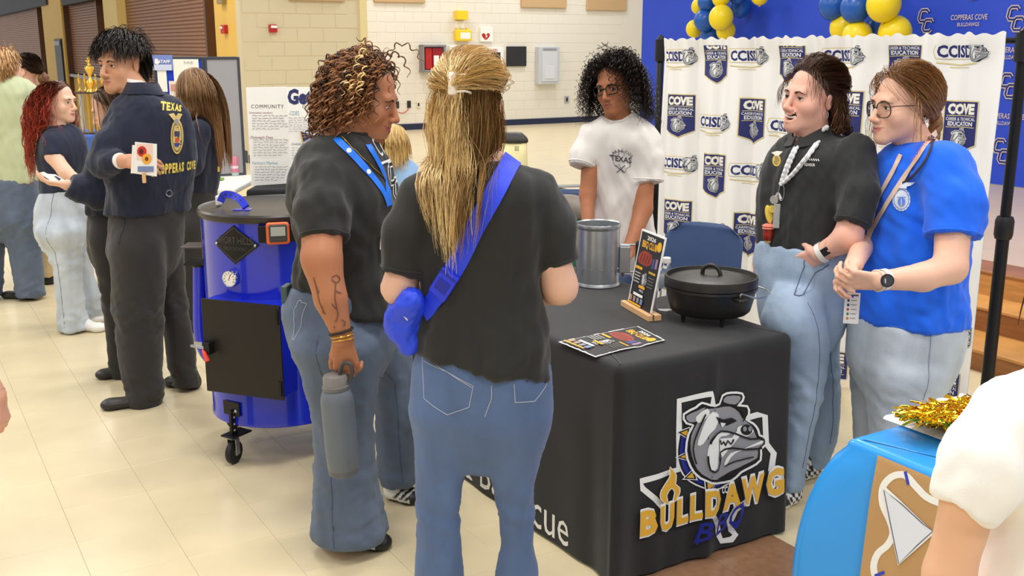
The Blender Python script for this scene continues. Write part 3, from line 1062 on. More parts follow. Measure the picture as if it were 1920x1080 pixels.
def dog(ar, x, y, s, wh, gy, bk, col=None, detail=True, white_edge=True):
	"""bulldog head, s = width, (x, y) lower left, y up"""
	def T_(p):
		return [(x + s * (q[0] - 655) / 410.0, y + s * (665 - q[1]) / 410.0) for q in p]
	k = s / 410.0
	sil = [(690, 335), (745, 306), (770, 285), (805, 295), (850, 288), (868, 250), (905, 239), (952, 242), (952, 268), (930, 296),
		   (975, 300), (980, 332), (968, 358), (1003, 380), (1022, 405), (1030, 432), (1055, 444), (1058, 470), (1035, 492), (1034, 540),
		   (990, 572), (945, 596), (905, 634), (840, 645), (765, 622), (722, 570), (702, 500), (714, 425), (735, 382), (702, 370)]
	if col is not None and detail:
		band = [(698, 430), (688, 500), (694, 560), (722, 612), (780, 645), (855, 655), (925, 595)]
		ar.stroke(T_(band), 58 * k, wh).stroke(T_(band), 44 * k, bk).stroke(T_(band), 26 * k, col[0])
		for sp in (((664, 418), (716, 398), (714, 448)), ((660, 533), (716, 504), (718, 548)), ((690, 632), (734, 590), (748, 634)),
				   ((786, 686), (782, 640), (832, 646)), ((912, 640), (880, 608), (918, 592))):
			c = np.mean(sp, 0)
			for g, mm in ((1.25, wh), (1.0, bk), (.62, col[1])):
				ar.poly(T_([c + (np.array(q) - c) * g for q in sp]), mm)
	if white_edge:
		ar.stroke(T_(sil), 20 * k, wh, 2, True)
	ar.poly(T_(sil), bk, 2)
	ar.poly(T_([(722, 430), (742, 385), (775, 320), (806, 305), (852, 300), (900, 298), (938, 322), (955, 352), (998, 388), (1020, 440), (1048, 454),
				(1048, 470), (1024, 490), (1022, 532), (960, 566), (905, 594), (835, 632), (768, 608), (736, 560), (718, 495)]), gy, 2)
	ar.poly(T_([(697, 340), (745, 318), (784, 300), (762, 342), (740, 368), (708, 366)]), gy, 2)
	ar.poly(T_([(868, 276), (882, 250), (942, 248), (942, 268), (920, 288)]), gy, 2)
	ar.poly(T_([(742, 345), (790, 305), (800, 330), (772, 362), (750, 372)]), wh, 2)
	ar.poly(T_([(812, 318), (838, 330), (836, 368), (800, 420), (772, 468), (748, 474), (762, 420), (784, 360)]), wh, 2)
	ar.poly(T_([(812, 436), (850, 408), (902, 418), (880, 432), (842, 444), (846, 520), (836, 578), (800, 582), (788, 520), (800, 462)]), wh, 2)
	ar.poly(T_([(872, 560), (900, 512), (955, 492), (1040, 452), (1044, 464), (1000, 480), (935, 502), (902, 532), (882, 570)]), wh, 2)
	ar.poly(T_([(930, 392), (960, 382), (990, 394), (1004, 410), (962, 440), (932, 420)]), wh, 2)
	ar.poly(T_([(846, 444), (905, 440), (932, 402), (940, 432), (902, 482), (862, 530), (848, 505)]), wh)
	ar.poly(T_([(822, 338), (866, 356), (905, 348), (928, 362), (884, 384), (842, 372)]), bk)
	ar.poly(T_([(848, 368), (878, 374), (858, 392)]), wh)
	ar.add(ell2d(*T_([(970, 402)])[0], 27 * k, 25 * k), bk)
	ar.add(ell2d(*T_([(962, 398)])[0], 9 * k, 12 * k, 10), gy)
	ar.add(ell2d(*T_([(985, 398)])[0], 8 * k, 12 * k, 10), gy)
	for p, w in (([(848, 448), (856, 470), (866, 456), (876, 476), (886, 452), (900, 470), (912, 446)], 7),
				 ([(798, 465), (812, 432), (850, 408), (920, 420), (985, 444), (1042, 438)], 8),
				 ([(848, 560), (848, 505), (905, 486), (960, 492), (1040, 486)], 8), ([(780, 330), (744, 415), (724, 490), (740, 560)], 7),
				 ([(788, 520), (796, 585), (836, 585), (850, 530)], 7), ([(872, 570), (920, 545), (1000, 525)], 6), ([(930, 300), (960, 340), (950, 362)], 6)):
		ar.stroke(T_(p), w * k, bk, 2)
def shield():
	a = Art()
	for g, mm in ((1.05, m_gold2), (1.0, m_navy)):
		a.poly([(q[0] * g, q[1] * g) for q in ((-.5, .72), (.5, .72), (.5, -.52), (0, -.78), (-.5, -.52))], mm)
	a.text('COVE', -.43, .38, .27, m_gold2, w=.86, bold=.07)
	a.text('COVE', -.43, .38, .27, m_lw, w=.86, bold=.035)
	a.stroke([(-.45, .31), (0, .33), (.45, .31)], .02, m_gold2, 1)
	a.text('CAREER & TECHNICAL', -.46, .18, .09, m_lw, w=.92, bold=.01)
	a.text('EDUCATION', -.40, .03, .12, m_lw, w=.80, bold=.025)
	a.stroke([(-.45, -.02), (0, .0), (.45, -.02)], .02, m_gold2, 1)
	dog(a, -.3, -.62, .56, m_lw, m_lg, m_lk)
	return a
def ccisd():
	a = Art()
	a.poly([(-.72, .26), (.3, .28), (.3, -.2), (-.72, -.2), (-.78, 0)], m_gold2, 0)
	a.poly([(-.70, .235), (.3, .255), (.3, -.18), (-.70, -.18), (-.755, 0)], m_lw, 0)
	a.text('CCISD', -.68, -.13, .32, m_navy, w=.98, bold=.04)
	a.stroke([(-.7, -.30), (-.1, -.36), (.45, -.30)], .035, m_gold2, 1)
	a.stroke([(-.4, -.42), (-.1, -.43), (.2, -.42)], .02, m_gold2, 1)
	dog(a, .14, -.30, .62, m_lw, m_lg, m_lk)
	return a
A_SH, A_CC = shield(), ccisd()
def curtain_logo(art, px, py, w, nm):
	p = PL(px, py, cL + cn * .01, cn)
	s0, z0 = (p - cL) @ cdir, p[2]
	def fn(v, h):
		s, z = s0 + v[:, 0] * w, z0 + v[:, 1] * w
		e = .004
		a, b, c_ = curt(s, z), curt(s + e, z), curt(s, z + e)
		n = np.cross(b - a, c_ - a)
		n /= np.linalg.norm(n, axis=1, keepdims=True)
		n *= np.sign(n @ cn)[:, None]
		out = a + n * (h + .001)
		out[(s < .03) | (s > cW - .04) | (z > zL - .03) | (z < .04)] = np.nan
		return out
	return art.put(nm, fn, ct, base=.0012, lift=.00022, lim2=.062)
WS, WC = .155, .155
for k, px, py in (('c', 1273, 107), ('s', 1346, 112), ('c', 1407, 106), ('s', 1484, 108), ('c', 1585, 106), ('s', 1697, 104), ('c', 1806, 98),
				  ('s', 1275, 216), ('c', 1342, 230), ('s', 1410, 226), ('c', 1475, 238), ('s', 1592, 215), ('c', 1668, 250), ('s', 1797, 238),
				  ('c', 1272, 307), ('s', 1343, 328), ('c', 1406, 322), ('s', 1268, 412), ('c', 1338, 433), ('s', 1399, 440), ('s', 1346, 528), ('c', 1270, 520),
				  ('c', 1795, 380), ('s', 1562, 695), ('c', 1790, 625), ('s', 1762, 738), ('c', 1570, 775), ('c', 1660, 640)):
	curtain_logo(A_SH if k == 's' else A_CC, px, py, WS if k == 's' else WC, 'printed_shield' if k == 's' else 'printed_wordmark')
# ================================================================== TABLES AND THINGS ON THEM
def soft_box_cloth(name, u0, u1, v0, v1, zt, zb, m, parent, flare=.03, rip=.012, seed=0, rad=.03, corner=None, nside=60, nzr=26, crease=()):
	"""table cloth: rounded box with flared rippled skirt. corner = {index: (outward, ...)} extra flare"""
	per = []
	cs = [(u0, v0), (u1, v0), (u1, v1), (u0, v1)]
	r = np.random.RandomState(seed)
	ph = r.rand(6) * 6.28
	for k in range(4):
		a, b = np.array(cs[k]), np.array(cs[(k + 1) % 4])
		L = np.linalg.norm(b - a)
		d = (b - a) / L
		n = np.array([d[1], -d[0]])
		n2 = d                                            # normal of the next side
		nn = max(int(nside * L / 1.2), 16)
		for i in range(nn + 1):
			t = i / nn
			per.append((a + d * (rad + t * (L - 2 * rad)) - n * rad, n, k, t, L))
		for j in range(1, 6):
			g = j / 6 * math.pi / 2
			per.append((b - d * rad - n * rad, n * math.cos(g) + n2 * math.sin(g), k, 1.0, L))
	np_ = len(per)
	rows = [0.0, .25, .5, .75, 1.0] + list(1 + np.linspace(0, 1, nzr)[1:])
	v = []
	acc = 0
	for w in rows:
		for i, (p, n, k, t, L) in enumerate(per):
			s = (k + t) * 1.0
			e = min(t, 1 - t) * L                    # distance to a corner
			kc = k if t < .5 else (k + 1) % 4
			cn_ = np.array([cs[kc][0] - (u0 + u1) / 2, cs[kc][1] - (v0 + v1) / 2])
			cn_ = np.sign(cn_)
			if w <= 1:
				th = w * math.pi / 2
				off = rad * math.sin(th)
				z = zt - rad + rad * math.cos(th)
				q = p + n * off
			else:
				h = (w - 1)
				z = zt - rad - h * (zt - rad - zb)
				rp = rip * h * (math.sin(s * 21 + ph[0]) * .6 + math.sin(s * 37 + ph[1]) * .4)
				q = p + n * (rad + flare * h + rp)
				ex = ex0 = corner.get(kc, 0) if corner else .02
				cf = math.exp(-(e / (.10 if ex0 < .05 else .075)) ** 2)
				q = q + cn_ * ex * cf * (h * .7 if ex < .05 else .35 * h + .8 * math.sin(math.pi * h ** .7))
				cd = math.exp(-((e - .11) / .045) ** 2)
				q = q - n * cd * .010 * h
			v.append((*q, z))
	v = np.array(v)
	for (ax, pos, amp) in crease:
		if ax == 1:
			sel = (v[:, 0] < u0 + .02) & (v[:, 2] < zt - rad)
			v[:, 0] -= np.where(sel, amp * 2.2 * np.exp(-((v[:, 1] - pos) / .014) ** 2), 0)
	f = []
	nr = len(rows)
	for a in range(nr - 1):
		for i in range(np_):
			f.append((a * np_ + i, (a + 1) * np_ + i, (a + 1) * np_ + (i + 1) % np_, a * np_ + (i + 1) % np_))
	W = v[:, :1] * U + v[:, 1:2] * V + v[:, 2:3] * Z3
	c0 = np.array([(u0 + u1) / 2, (v0 + v1) / 2])
	base = v[:np_].copy()
	allv = [v]
	prev = 0
	cnt = len(v)
	for g in (.985, .8, .55, .3, .1):
		ring = base.copy()
		ring[:, 0] = c0[0] + (base[:, 0] - c0[0]) * (1 - (1 - g))
		ring[:, 1] = c0[1] + (base[:, 1] - c0[1]) * g
		ring[:, 2] = zt
		allv.append(ring)
		for i in range(np_):
			f.append((prev + i, prev + (i + 1) % np_, cnt + (i + 1) % np_, cnt + i))
		prev = cnt
		cnt += np_
	v = np.vstack(allv + [[[c0[0], c0[1], zt]]])
	W = v[:, :1] * U + v[:, 1:2] * V + v[:, 2:3] * Z3
	f += [(prev + i, prev + (i + 1) % np_, cnt) for i in range(np_)]
	o = mk(name, W, f, m, parent, True)
	return o
ZT = .74
TU0, TU1, TV0, TV1 = 2.435, 4.265, 1.849, 2.60
m_bcloth = mat('black_cloth', (30, 30, 32), .85, bump=.12, bscale=500, sheen=.15)
tb = empty('folding_table', uv((TU0 + TU1) / 2, (TV0 + TV1) / 2, 0), 'folding table hidden under the black barbecue tablecloth', 'table')
MB().box(uv((TU0 + TU1) / 2, (TV0 + TV1) / 2, ZT - .03), U * (TU1 - TU0 - .08) / 2, V * (TV1 - TV0 - .08) / 2, Z3 * .02, bev=.008).build('tabletop', m_grey, tb)
for a in (TU0 + .15, TU1 - .15):
	for b in (TV0 + .1, TV1 - .1):
		MB().tube([uv(a, b, 0), uv(a, b, ZT - .05)], .014, 8).build('leg', m_steel, tb)
cl = empty('tablecloth', uv((TU0 + TU1) / 2, (TV0 + TV1) / 2, .01), 'black fitted tablecloth with a bulldog barbecue emblem on its end', 'tablecloth')
cloth = soft_box_cloth('cloth', TU0, TU1, TV0, TV1, ZT, .012, m_bcloth, cl, flare=.0, rip=.010, seed=3, rad=.028, crease=((1, 2.24, .0035), (0, 3.05, .003), (0, 3.7, .003)))
cbvh = bvh_of(cloth)
EO, EN = uv(TU0 - .002, 2.2), -U
def z4(v):
	return np.array([PL(1000 + q[0] / 2.454, 640 + q[1] / 2.454, EO, EN) for q in v])
m_pw, m_pg, m_pk, m_pgold, m_pblue = mcol((244, 244, 240), .6), mcol((150, 150, 154), .6), mcol((16, 16, 18), .7), mcol((232, 178, 62), .45), mcol((28, 42, 140), .5)
ar = Art()
for p in ([(822, 300), (818, 240), (672, 274), (672, 420), (670, 590), (498, 645), (506, 680), (560, 725), (600, 770)],
		  [(985, 352), (1030, 338), (1066, 344), (1072, 470), (1106, 515), (1094, 600)], [(985, 735), (930, 775), (905, 830), (912, 870), (930, 890), (912, 912), (872, 922), (856, 890), (850, 840), (820, 790)]):
	ar.stroke(p, 27, m_pw, 1)
DX = Art()
dog(DX, 655, -665, 410, m_pw, m_pg, m_pk, (m_pblue, m_pgold))
for v, t, m in DX.L:
	ar.L.append((np.stack([v[:, 0], -v[:, 1]], 1), t, ar.mi(DX.mats[m])))
fl_ = [(615, 572), (644, 610), (640, 650), (660, 668), (655, 702), (628, 740), (640, 690), (622, 668), (598, 702), (606, 742), (572, 718), (573, 680), (600, 640), (618, 610)]
ar.stroke(fl_, 8, m_pw, 2, True).poly(fl_, m_pgold, 2)
ang = (655 / 682., -195 / 682.)
for bold, m in ((.11, m_pw), (.045, m_pgold)):
	for ch, x, y, w, h in (('B', 478, 886, 78, 105), ('U', 565, 860, 70, 105), ('L', 645, 830, 56, 105), ('L', 706, 812, 56, 105), ('D', 770, 790, 78, 105), ('A', 858, 768, 84, 105), ('W', 936, 742, 110, 112), ('G', 1052, 705, 80, 112)):
		ar.text(ch, x, y, h, m, w=w, bold=bold, xa=ang, ya=(.02, -1))
for ch, x, y, w, h in (('B', 722, 918, 66, 92), ('B', 808, 880, 62, 92), ('Q', 872, 845, 62, 100)):
	ar.text(ch, x, y, h, m_pblue, w=w, bold=.015, xa=ang, ya=(.32, -1), shear=0)
ar.stroke([(735, 925), (742, 880), (760, 850)], 9, m_pblue, 2)
ar.stroke([(905, 835), (930, 815), (942, 730)], 9, m_pblue, 2)
for v, h, m in ((.5, .5, m_pw),):
	ar.text('CC', 848, 690, 30, m_pw, w=28, bold=.03, xa=(1, -.1), ya=(0, -1))
ar.put('printed_emblem', drape_map(lambda v, h: z4(v), cbvh, -U, .2), cl, base=.0008, lift=.00036, lim2=13)
FO = uv(2.8, TV0 - .002)
def zf(v):
	return np.array([PL(q[0], q[1], FO, V) for q in v])
LS = Art()
p0, p1 = PL(868, 893, FO, V), PL(1062, 1018, FO, V)
s1, s0 = uvof(p1)[0], uvof(p0)[0]
zb_ = (p0[2] + p1[2]) / 2
LS.text('g Barbecue', 0, 0, .135, m_pw, w=s0 - s1 - .01, bold=.0)
LS.stroke([(.02, .28), (.1, .21), (.06, .18)], .02, m_pw, 0).stroke([(.05, .33), (.03, .24)], .02, m_pblue, 0)
LS.put('printed_lettering', drape_map(lambda v, h: uv(0, TV0) + Z3 * (zb_ + v[:, 1:2]) + U * (s0 - .02 - v[:, :1]), cbvh, -V, .2), cl, lim2=.05)
def on_top(px, py, z=ZT + .001):
	return G(px, py, z)
m_galv = mat('galvanised_steel', (186, 190, 194), .32, .85, var=.06, vscale=14)
c = (on_top(1084, 540) + on_top(1157, 540)) / 2
c = on_top(1120, 533)
dep = c[1] * _cs + (CAM_H - c[2]) * _sn
r = 40 / FPX * dep
Hc = P(1118, 418, c[1])[2] - ZT
ch = empty('charcoal_chimney', c, 'galvanised steel charcoal chimney starter with air holes on the black table', 'charcoal starter')
nn, hz = 64, [0, .006, .012, .02, .025]
prof = [(r * 1.03, 0), (r * 1.05, .004), (r * 1.03, .010), (r, .016)]
mb = MB()
zr = np.linspace(.016, Hc - .02, 60)
th = np.arange(160) * 2 * math.pi / 160
vv = np.array([[c + np.array([r * math.cos(t), r * math.sin(t), z]) for t in th] for z in zr]).reshape(-1, 3)
ff = []
hole_t = [-math.pi / 2 - .75 + k * .78 for k in range(8)]
for i in range(59):
	for j in range(160):
		tm, zm = th[j] + .02, (zr[i] + zr[i + 1]) / 2
		if any(((((tm - q + math.pi) % (2 * math.pi)) - math.pi) * r) ** 2 + (zm - .062) ** 2 < .0125 ** 2 for q in hole_t):
			continue
		ff.append((i * 160 + j, i * 160 + (j + 1) % 160, (i + 1) * 160 + (j + 1) % 160, (i + 1) * 160 + j))
mb.add(vv, ff)
mb.lathe(c, prof, 64, cap=False)
mb.lathe(c, [(r, Hc - .022), (r * 1.035, Hc - .014), (r * 1.05, Hc - .004), (r * 1.03, Hc), (r * .985, Hc - .004), (r * .985, .02)], 64, cap=False)
mb.lathe(c, [(r * .98, .10), (r * .98, .104)], 40)
mb.build('cylinder', m_galv, ch, True)
hd = nrm(np.array([1, -.12, 0]))
pr = np.cross(Z3, hd)
MB().box(c + hd * (r + .022) + Z3 * Hc * .42, hd * .022, pr * .018, Z3 * .055, bev=.003).build('heat_shield', m_galv, ch)
MB().tube(smooth_loop([c + hd * r + Z3 * Hc * .66, c + hd * (r + .07) + Z3 * Hc * .66, c + hd * (r + .075) + Z3 * Hc * .66], 3, False), .004, 6).build('handle_rod', m_steel, ch)
MB().tube([c + hd * r + Z3 * Hc * .22, c + hd * (r + .075) + Z3 * Hc * .22], .004, 6).build('handle_rod', m_steel, ch)
MB().box(c + hd * (r + .078) + Z3 * Hc * .43, hd * .014, pr * .014, Z3 * .075, bev=.009).build('handle_grip', mcol((36, 36, 38), .5), ch)
for k in range(5):
	MB().lathe(c + Z3 * (.10 + k * .02 if False else .075) + np.array([r * math.cos(-1.95 + k * .5), r * math.sin(-1.95 + k * .5), 0]) * 1.0, [(.003, 0), (.002, .003)], 8,
			   axis=(math.cos(-1.95 + k * .5), math.sin(-1.95 + k * .5), 0)).build('rivet', m_steel, ch)
def menu_art():
	a = Art()
	a.rect(0, 0, 1, 1.42, m_pw)
	a.rect(.03, .03, .97, 1.39, mcol((38, 36, 38), .5))
	a.text('2026', .30, 1.27, .07, m_pw, w=.36, bold=.02)
	a.text('BBQ CLUB', .14, 1.12, .12, mcol((236, 176, 40), .5), w=.62, bold=.03)
	a.add(ell2d(.84, 1.22, .09, .09), mcol((236, 176, 40), .5))
	a.poly([(.10, .82), (.5, .80), (.66, .9), (.6, 1.03), (.3, 1.06), (.12, .98)], mcol((150, 58, 40), .5), 2)
	for k in range(4):
		a.stroke([(.18 + k * .11, .84), (.24 + k * .11, 1.0)], .025, mcol((92, 30, 24), .5), 0)
	a.rect(.68, .80, .78, .98, mcol((70, 76, 130), .5)).rect(.81, .82, .9, 1.0, mcol((150, 120, 150), .5))
	a.rect(.06, .70, .34, .75, mcol((236, 176, 40), .5)).rect(.62, .70, .9, .74, mcol((200, 160, 60), .5))
	for k in range(4):
		a.rect(.08, .62 - k * .055, .32, .64 - k * .055, mcol((190, 188, 182), .5))
		a.rect(.64, .62 - k * .055, .88, .635 - k * .055, mcol((120, 118, 114), .5))
	dog(a, .38, .42, .24, m_pw, m_pg, m_pk)
	a.rect(.36, .38, .62, .43, mcol((236, 176, 40), .5))
	a.text('BBQ', .42, .32, .04, m_pw, w=.16)
	a.rect(.2, .22, .6, .27, m_pw)
	for k in range(4):
		a.rect(.08 + k * .15, .10, .18 + k * .15, .20, mcol((180 - k * 20, 140, 110 + k * 20), .5))
	a.rect(.06, .045, .6, .08, mcol((236, 176, 40), .5))
	return a
MA = menu_art()
bl = on_top(1170, 573)
br = on_top(1222, 603)
bd = nrm(br - bl)
bn_ = np.cross(Z3, bd)
if bn_[0] < 0:
	bn_ = -bn_
L_ = np.linalg.norm(br - bl)
sg = empty('menu_stand', (bl + br) / 2, 'framed dark menu card standing in a pale wooden block on the table', 'sign')
cc = (bl + br) / 2 + Z3 * .011 + bn_ * .012
m_pale = mat('pale_wood', (222, 178, 128), .5, var=.08, vscale=20)
MB().box(cc, bd * L_ / 2, bn_ * .026, Z3 * .011, bev=.002).build('wooden_base', m_pale, sg)
MB().box(cc - bn_ * .006 + Z3 * .002, bd * (L_ / 2 + .0005), bn_ * .0025, Z3 * .0101).build('slot', mcol((90, 60, 36), .7), sg)
up = nrm(Z3 - bn_ * -.18)
cy0 = cc + Z3 * .004 - bn_ * .004
hS = .285
wS = .2
xs = bd * wS
o0 = cy0 - bd * (wS / 2)
MB().box(o0 + xs / 2 + up * hS / 2, bd * wS / 2, nrm(np.cross(bd, up)) * .0025, up * hS / 2, bev=.002).build('card_frame', mcol((244, 242, 238), .35), sg)
nf = np.cross(bd, up)
sgn = 1 if nf @ (np.array([0, 0, CAM_H]) - cy0) > 0 else -1
MA.put('printed_card', flat_map(o0 + nf * sgn * .003, xs if sgn > 0 else xs, up * wS) if sgn > 0 else flat_map(o0 + xs + nf * sgn * .003, -xs, up * wS), sg, lift=.0001)
q = [on_top(*k) for k in ((1047, 642), (1196, 614), (1247, 641), (1117, 671))]
sh = empty('menu_sheet', np.mean(q, 0), 'loose laminated barbecue menu sheet lying on the black table', 'sheet')
n_ = 14
sv = []
for i in range(n_ + 1):
	for j in range(n_ + 1):
		a, b = i / n_, j / n_
		p = (q[0] * (1 - a) + q[1] * a) * (1 - b) + (q[3] * (1 - a) + q[2] * a) * b
		sv.append(p + Z3 * (.002 + .004 * abs(math.sin(a * 5)) * b + .003 * (1 - b) * a))
sf = [(i * (n_ + 1) + j, i * (n_ + 1) + j + 1, (i + 1) * (n_ + 1) + j + 1, (i + 1) * (n_ + 1) + j) for i in range(n_) for j in range(n_)]
ob = mk('paper', sv, sf, mcol((246, 244, 240), .25), sh, True)
qb = bvh_of(ob)
def sheetmap(v, h):
	a, b = 1 - v[:, 1:2] / 1.42, v[:, :1]
	a = 1 - a
	return (q[0] * (1 - a) + q[1] * a) * b + (q[3] * (1 - a) + q[2] * a) * (1 - b)
def sheetmap2(v, h):
	a, b = v[:, 1:2] / 1.42, 1 - v[:, :1]
	return (q[0] * (1 - a) + q[1] * a) * b + (q[3] * (1 - a) + q[2] * a) * (1 - b)
MA.put('printed_menu', drape_map(sheetmap2, qb, Z3, .1), sh, lift=.0001, lim2=.12)
m_iron = mat('cast_iron', (40, 38, 36), .38, .2, bump=.15, bscale=260, spec=.6)
c = on_top(1330, 600)
dep = c[1] * _cs + (CAM_H - c[2]) * _sn
R_ = 86 / FPX * dep
zrim = P(1328, 533, c[1])[2] - ZT
dv = empty('dutch_oven', c, 'big black cast iron dutch oven with three feet on the table', 'pot')
prof = [(0, .035), (R_ * .80, .036), (R_ * .86, .045), (R_ * .90, .07), (R_ * .97, zrim - .012), (R_ * 1.0, zrim - .010), (R_ * 1.0, zrim), (R_ * .94, zrim), (R_ * .85, .06), (0, .055)]
MB().lathe(c, prof, 72, cap=False).build('pot_body', m_iron, dv, True)
lid = [(0, zrim + .036), (R_ * .55, zrim + .034), (R_ * .86, zrim + .024), (R_ * .93, zrim + .020), (R_ * .955, zrim + .034), (R_ * .985, zrim + .034), (R_ * 1.0, zrim + .026), (R_ * 1.0, zrim + .003), (R_ * .9, zrim + .001), (0, zrim + .001)]
ld = MB().lathe(c, lid, 72, cap=False).build('lid', m_iron, dv, True)
a0 = c + Z3 * (zrim + .034)
hp = [a0 + np.array([-.030, .012, 0]), a0 + np.array([-.026, .010, .022]), a0 + np.array([-.008, .004, .034]), a0 + np.array([.014, -.006, .030]), a0 + np.array([.026, -.012, .014]), a0 + np.array([.03, -.014, 0])]
MB().tube(smooth_loop(hp, 4, False), .0075, 10).build('lid_handle', m_iron, ld, True)
for t in (-.2 - math.pi / 2 + .45, math.pi / 2 - .1, math.pi + .25):
	pd = np.array([math.cos(t), math.sin(t), 0]) * R_ * .62
	MB().lathe(c + pd, [(.006, 0), (.011, .045)], 10).build('foot', m_iron, dv, True)
hdir = nrm(np.array([.42, -.9, 0]))
for s_ in (1, -1):
	e = c + hdir * s_ * R_ * 1.03 + Z3 * (zrim - .022)
	MB().box(e, np.cross(Z3, hdir) * .020, hdir * .022, Z3 * .006, bev=.005).build('bail_ear', m_iron, dv)
e1, e2 = c + hdir * R_ * 1.03 + Z3 * (zrim - .016), c - hdir * R_ * 1.03 + Z3 * (zrim - .016)
side = np.cross(hdir, Z3)
if side[0] < 0:
	side = -side
bail = [e1 + Z3 * .004, e1 + Z3 * .016 + hdir * .004, e1 + side * .02 + Z3 * .010]
for k in range(1, 12):
	t = k / 12 * math.pi
	bail.append(c + hdir * math.cos(t) * R_ * 1.02 + side * (math.sin(t) * R_ * 1.16 + .03) + Z3 * (zrim - .022 - .012 * math.sin(t)))
bail += [e2 + side * .02 + Z3 * .010, e2 + Z3 * .016, e2 + Z3 * .004]
MB().tube(smooth_loop(bail, 3, False), .0033, 8).build('bail_handle', mat('wire_steel', (200, 202, 206), .25, .9), dv, True)
ar = Art().text('12', 0, 0, .016, mcol((120, 114, 106), .5), w=.018)
ar.put('cast_mark', flat_map(c + Z3 * (zrim + .0335) + np.array([-.075, -.03, 0]), np.array([1., .1, 0]), np.array([-.1, 1., .04])), ld, base=.0005)
mb = MB()
rr = random.Random(4)
for k in range(9):
	p = c + np.array([.05 + k * .008, .02 - k * .004, zrim + .0325 - k * .0006])
	mb.tube(smooth_loop([p, p + np.array([.004, .008, .002]), p + np.array([.009, .002, .002])], 2, False), .0012, 5)
mb.build('cast_script', m_iron, ld)
c = on_top(1247, 580)
wb = empty('water_bottle', c, 'clear plastic water bottle behind the menu stand', 'bottle')
Hb = P(1248, 492, c[1])[2] - ZT
k = .033
prof = [(0, .004), (k * .8, .0), (k, .012), (k * .93, .03), (k, .045), (k * .93, .06), (k, .075), (k * .96, .09), (k, .11), (k, Hb * .68), (k * .8, Hb * .8), (.013, Hb * .93), (.013, Hb)]
m_pet = mat('clear_bottle', (245, 248, 250), .04, trans=.95, ior=1.12, spec=.6)
MB().lathe(c, prof, 32, cap=False).build('bottle_body', m_pet, wb, True)
MB().lathe(c, [(k * 1.02, .085), (k * 1.03, .086), (k * 1.03, .135), (k * 1.02, .136)], 32, cap=False).build('label_band', mat('pale_label', (196, 210, 226), .3, alpha=.7), wb, True)
MB().lathe(c + Z3 * (Hb - .002), [(.015, 0), (.0155, .004), (.015, .018), (.013, .020)], 24).build('cap', m_white, wb, True)
m_chair = mat('blue_chair_plastic', (52, 74, 116), .45, bump=.1, bscale=300)
def chair(c, f, name, lab, hb=.83):
	"""c floor centre, f facing"""
	f = nrm(f)
	s = np.array([f[1], -f[0], 0])
	r = empty(name, c, lab, 'chair', 'blue plastic chairs behind the barbecue table')
	n = 14
	v = []
	for i in range(n + 1):
		for j in range(n + 1):
			a, b = i / n * 2 - 1, j / n
			w = .225 * (1 - .10 * b) * (1 if b < .85 else 1 - .25 * ((b - .85) / .15) ** 2)
			v.append(c + s * a * w - f * (.20 + .09 * b - .035 * (1 - a * a) * -1) + Z3 * (.50 + (hb - .50) * b - .03 * abs(a) ** 6 * b))
	q = [(i * (n + 1) + j, (i + 1) * (n + 1) + j, (i + 1) * (n + 1) + j + 1, i * (n + 1) + j + 1) for i in range(n) for j in range(n)]
	v = np.array(v)
	vb = v - f * .014
	m = len(v)
	q2 = [tuple(x + m for x in t[::-1]) for t in q]
	ed = []
	for i in range(n):
		for (a, b) in ((i * (n + 1), (i + 1) * (n + 1)), ((i + 1) * (n + 1) + n, i * (n + 1) + n), (i + 1, i), (n * (n + 1) + i, n * (n + 1) + i + 1)):
			ed.append((b, a, a + m, b + m))
	mk('backrest', np.vstack([v, vb]), q + q2 + ed, m_chair, r, True)
	MB().box(c + Z3 * .44, s * .22, f * .21, Z3 * .012, bev=.012).build('seat', m_chair, r)
	for a in (-1, 1):
		for b in (-1, 1):
			MB().tube([c + s * a * .2 + f * b * .19, c + s * a * .19 + f * b * .15 + Z3 * .43], .011, 8).build('leg', m_steel, r)
	return r
pc = P(1290, 470, 4.72)
chair(np.array([pc[0], pc[1] + .2, 0]), -V * .9 - U * .45, 'plastic_chair', 'blue plastic chair in front of the logo curtain, behind the water bottle', pc[2] + .05)
pc = P(1425, 560, 4.25)
chair(np.array([pc[0] + .02, pc[1] + .02, 0]), -V, 'plastic_chair', 'blue plastic chair beside the dutch oven, mostly hidden by the black polo woman', .80)
# ------------------------------------------------------------------ blue smoker drum
m_drum = mat('blue_enamel', (22, 42, 196), .22, coat=.6, spec=.5)
m_blk = mat('black_metal', (30, 28, 27), .4, .3)
SY = 4.33
sc_ = P(524, 620, SY)
sc_[2] = 0
dep = SY * _cs + 1.1 * _sn
SR = .296
zb_d, zt_d = .165, P(500, 392, SY)[2]
sm = empty('drum_smoker', sc_, 'bright blue barrel smoker on casters with black door and gauge', 'smoker')
pf = [(0, zb_d + .01), (SR * .985, zb_d), (SR * 1.01, zb_d + .004), (SR * 1.01, zb_d + .02), (SR, zb_d + .028)]
for k, zc in enumerate((.42, .72)):
	zz = zb_d + (zt_d - zb_d) * (.36 + k * .33) if False else None
pf += [(SR, zt_d - .022), (SR * 1.012, zt_d - .012), (SR * 1.012, zt_d)]
MB().lathe(sc_, pf, 80, cap=False).build('drum_body', m_drum, sm, True)
lidm = mat('dark_lid', (62, 58, 56), .34, .4)
sl = MB().lathe(sc_, [(SR * 1.03, zt_d - .012), (SR * 1.045, zt_d - .004), (SR * 1.045, zt_d + .012), (SR * 1.02, zt_d + .020), (SR * .97, zt_d + .012), (0, zt_d + .02)], 80).build('lid', lidm, sm, True)
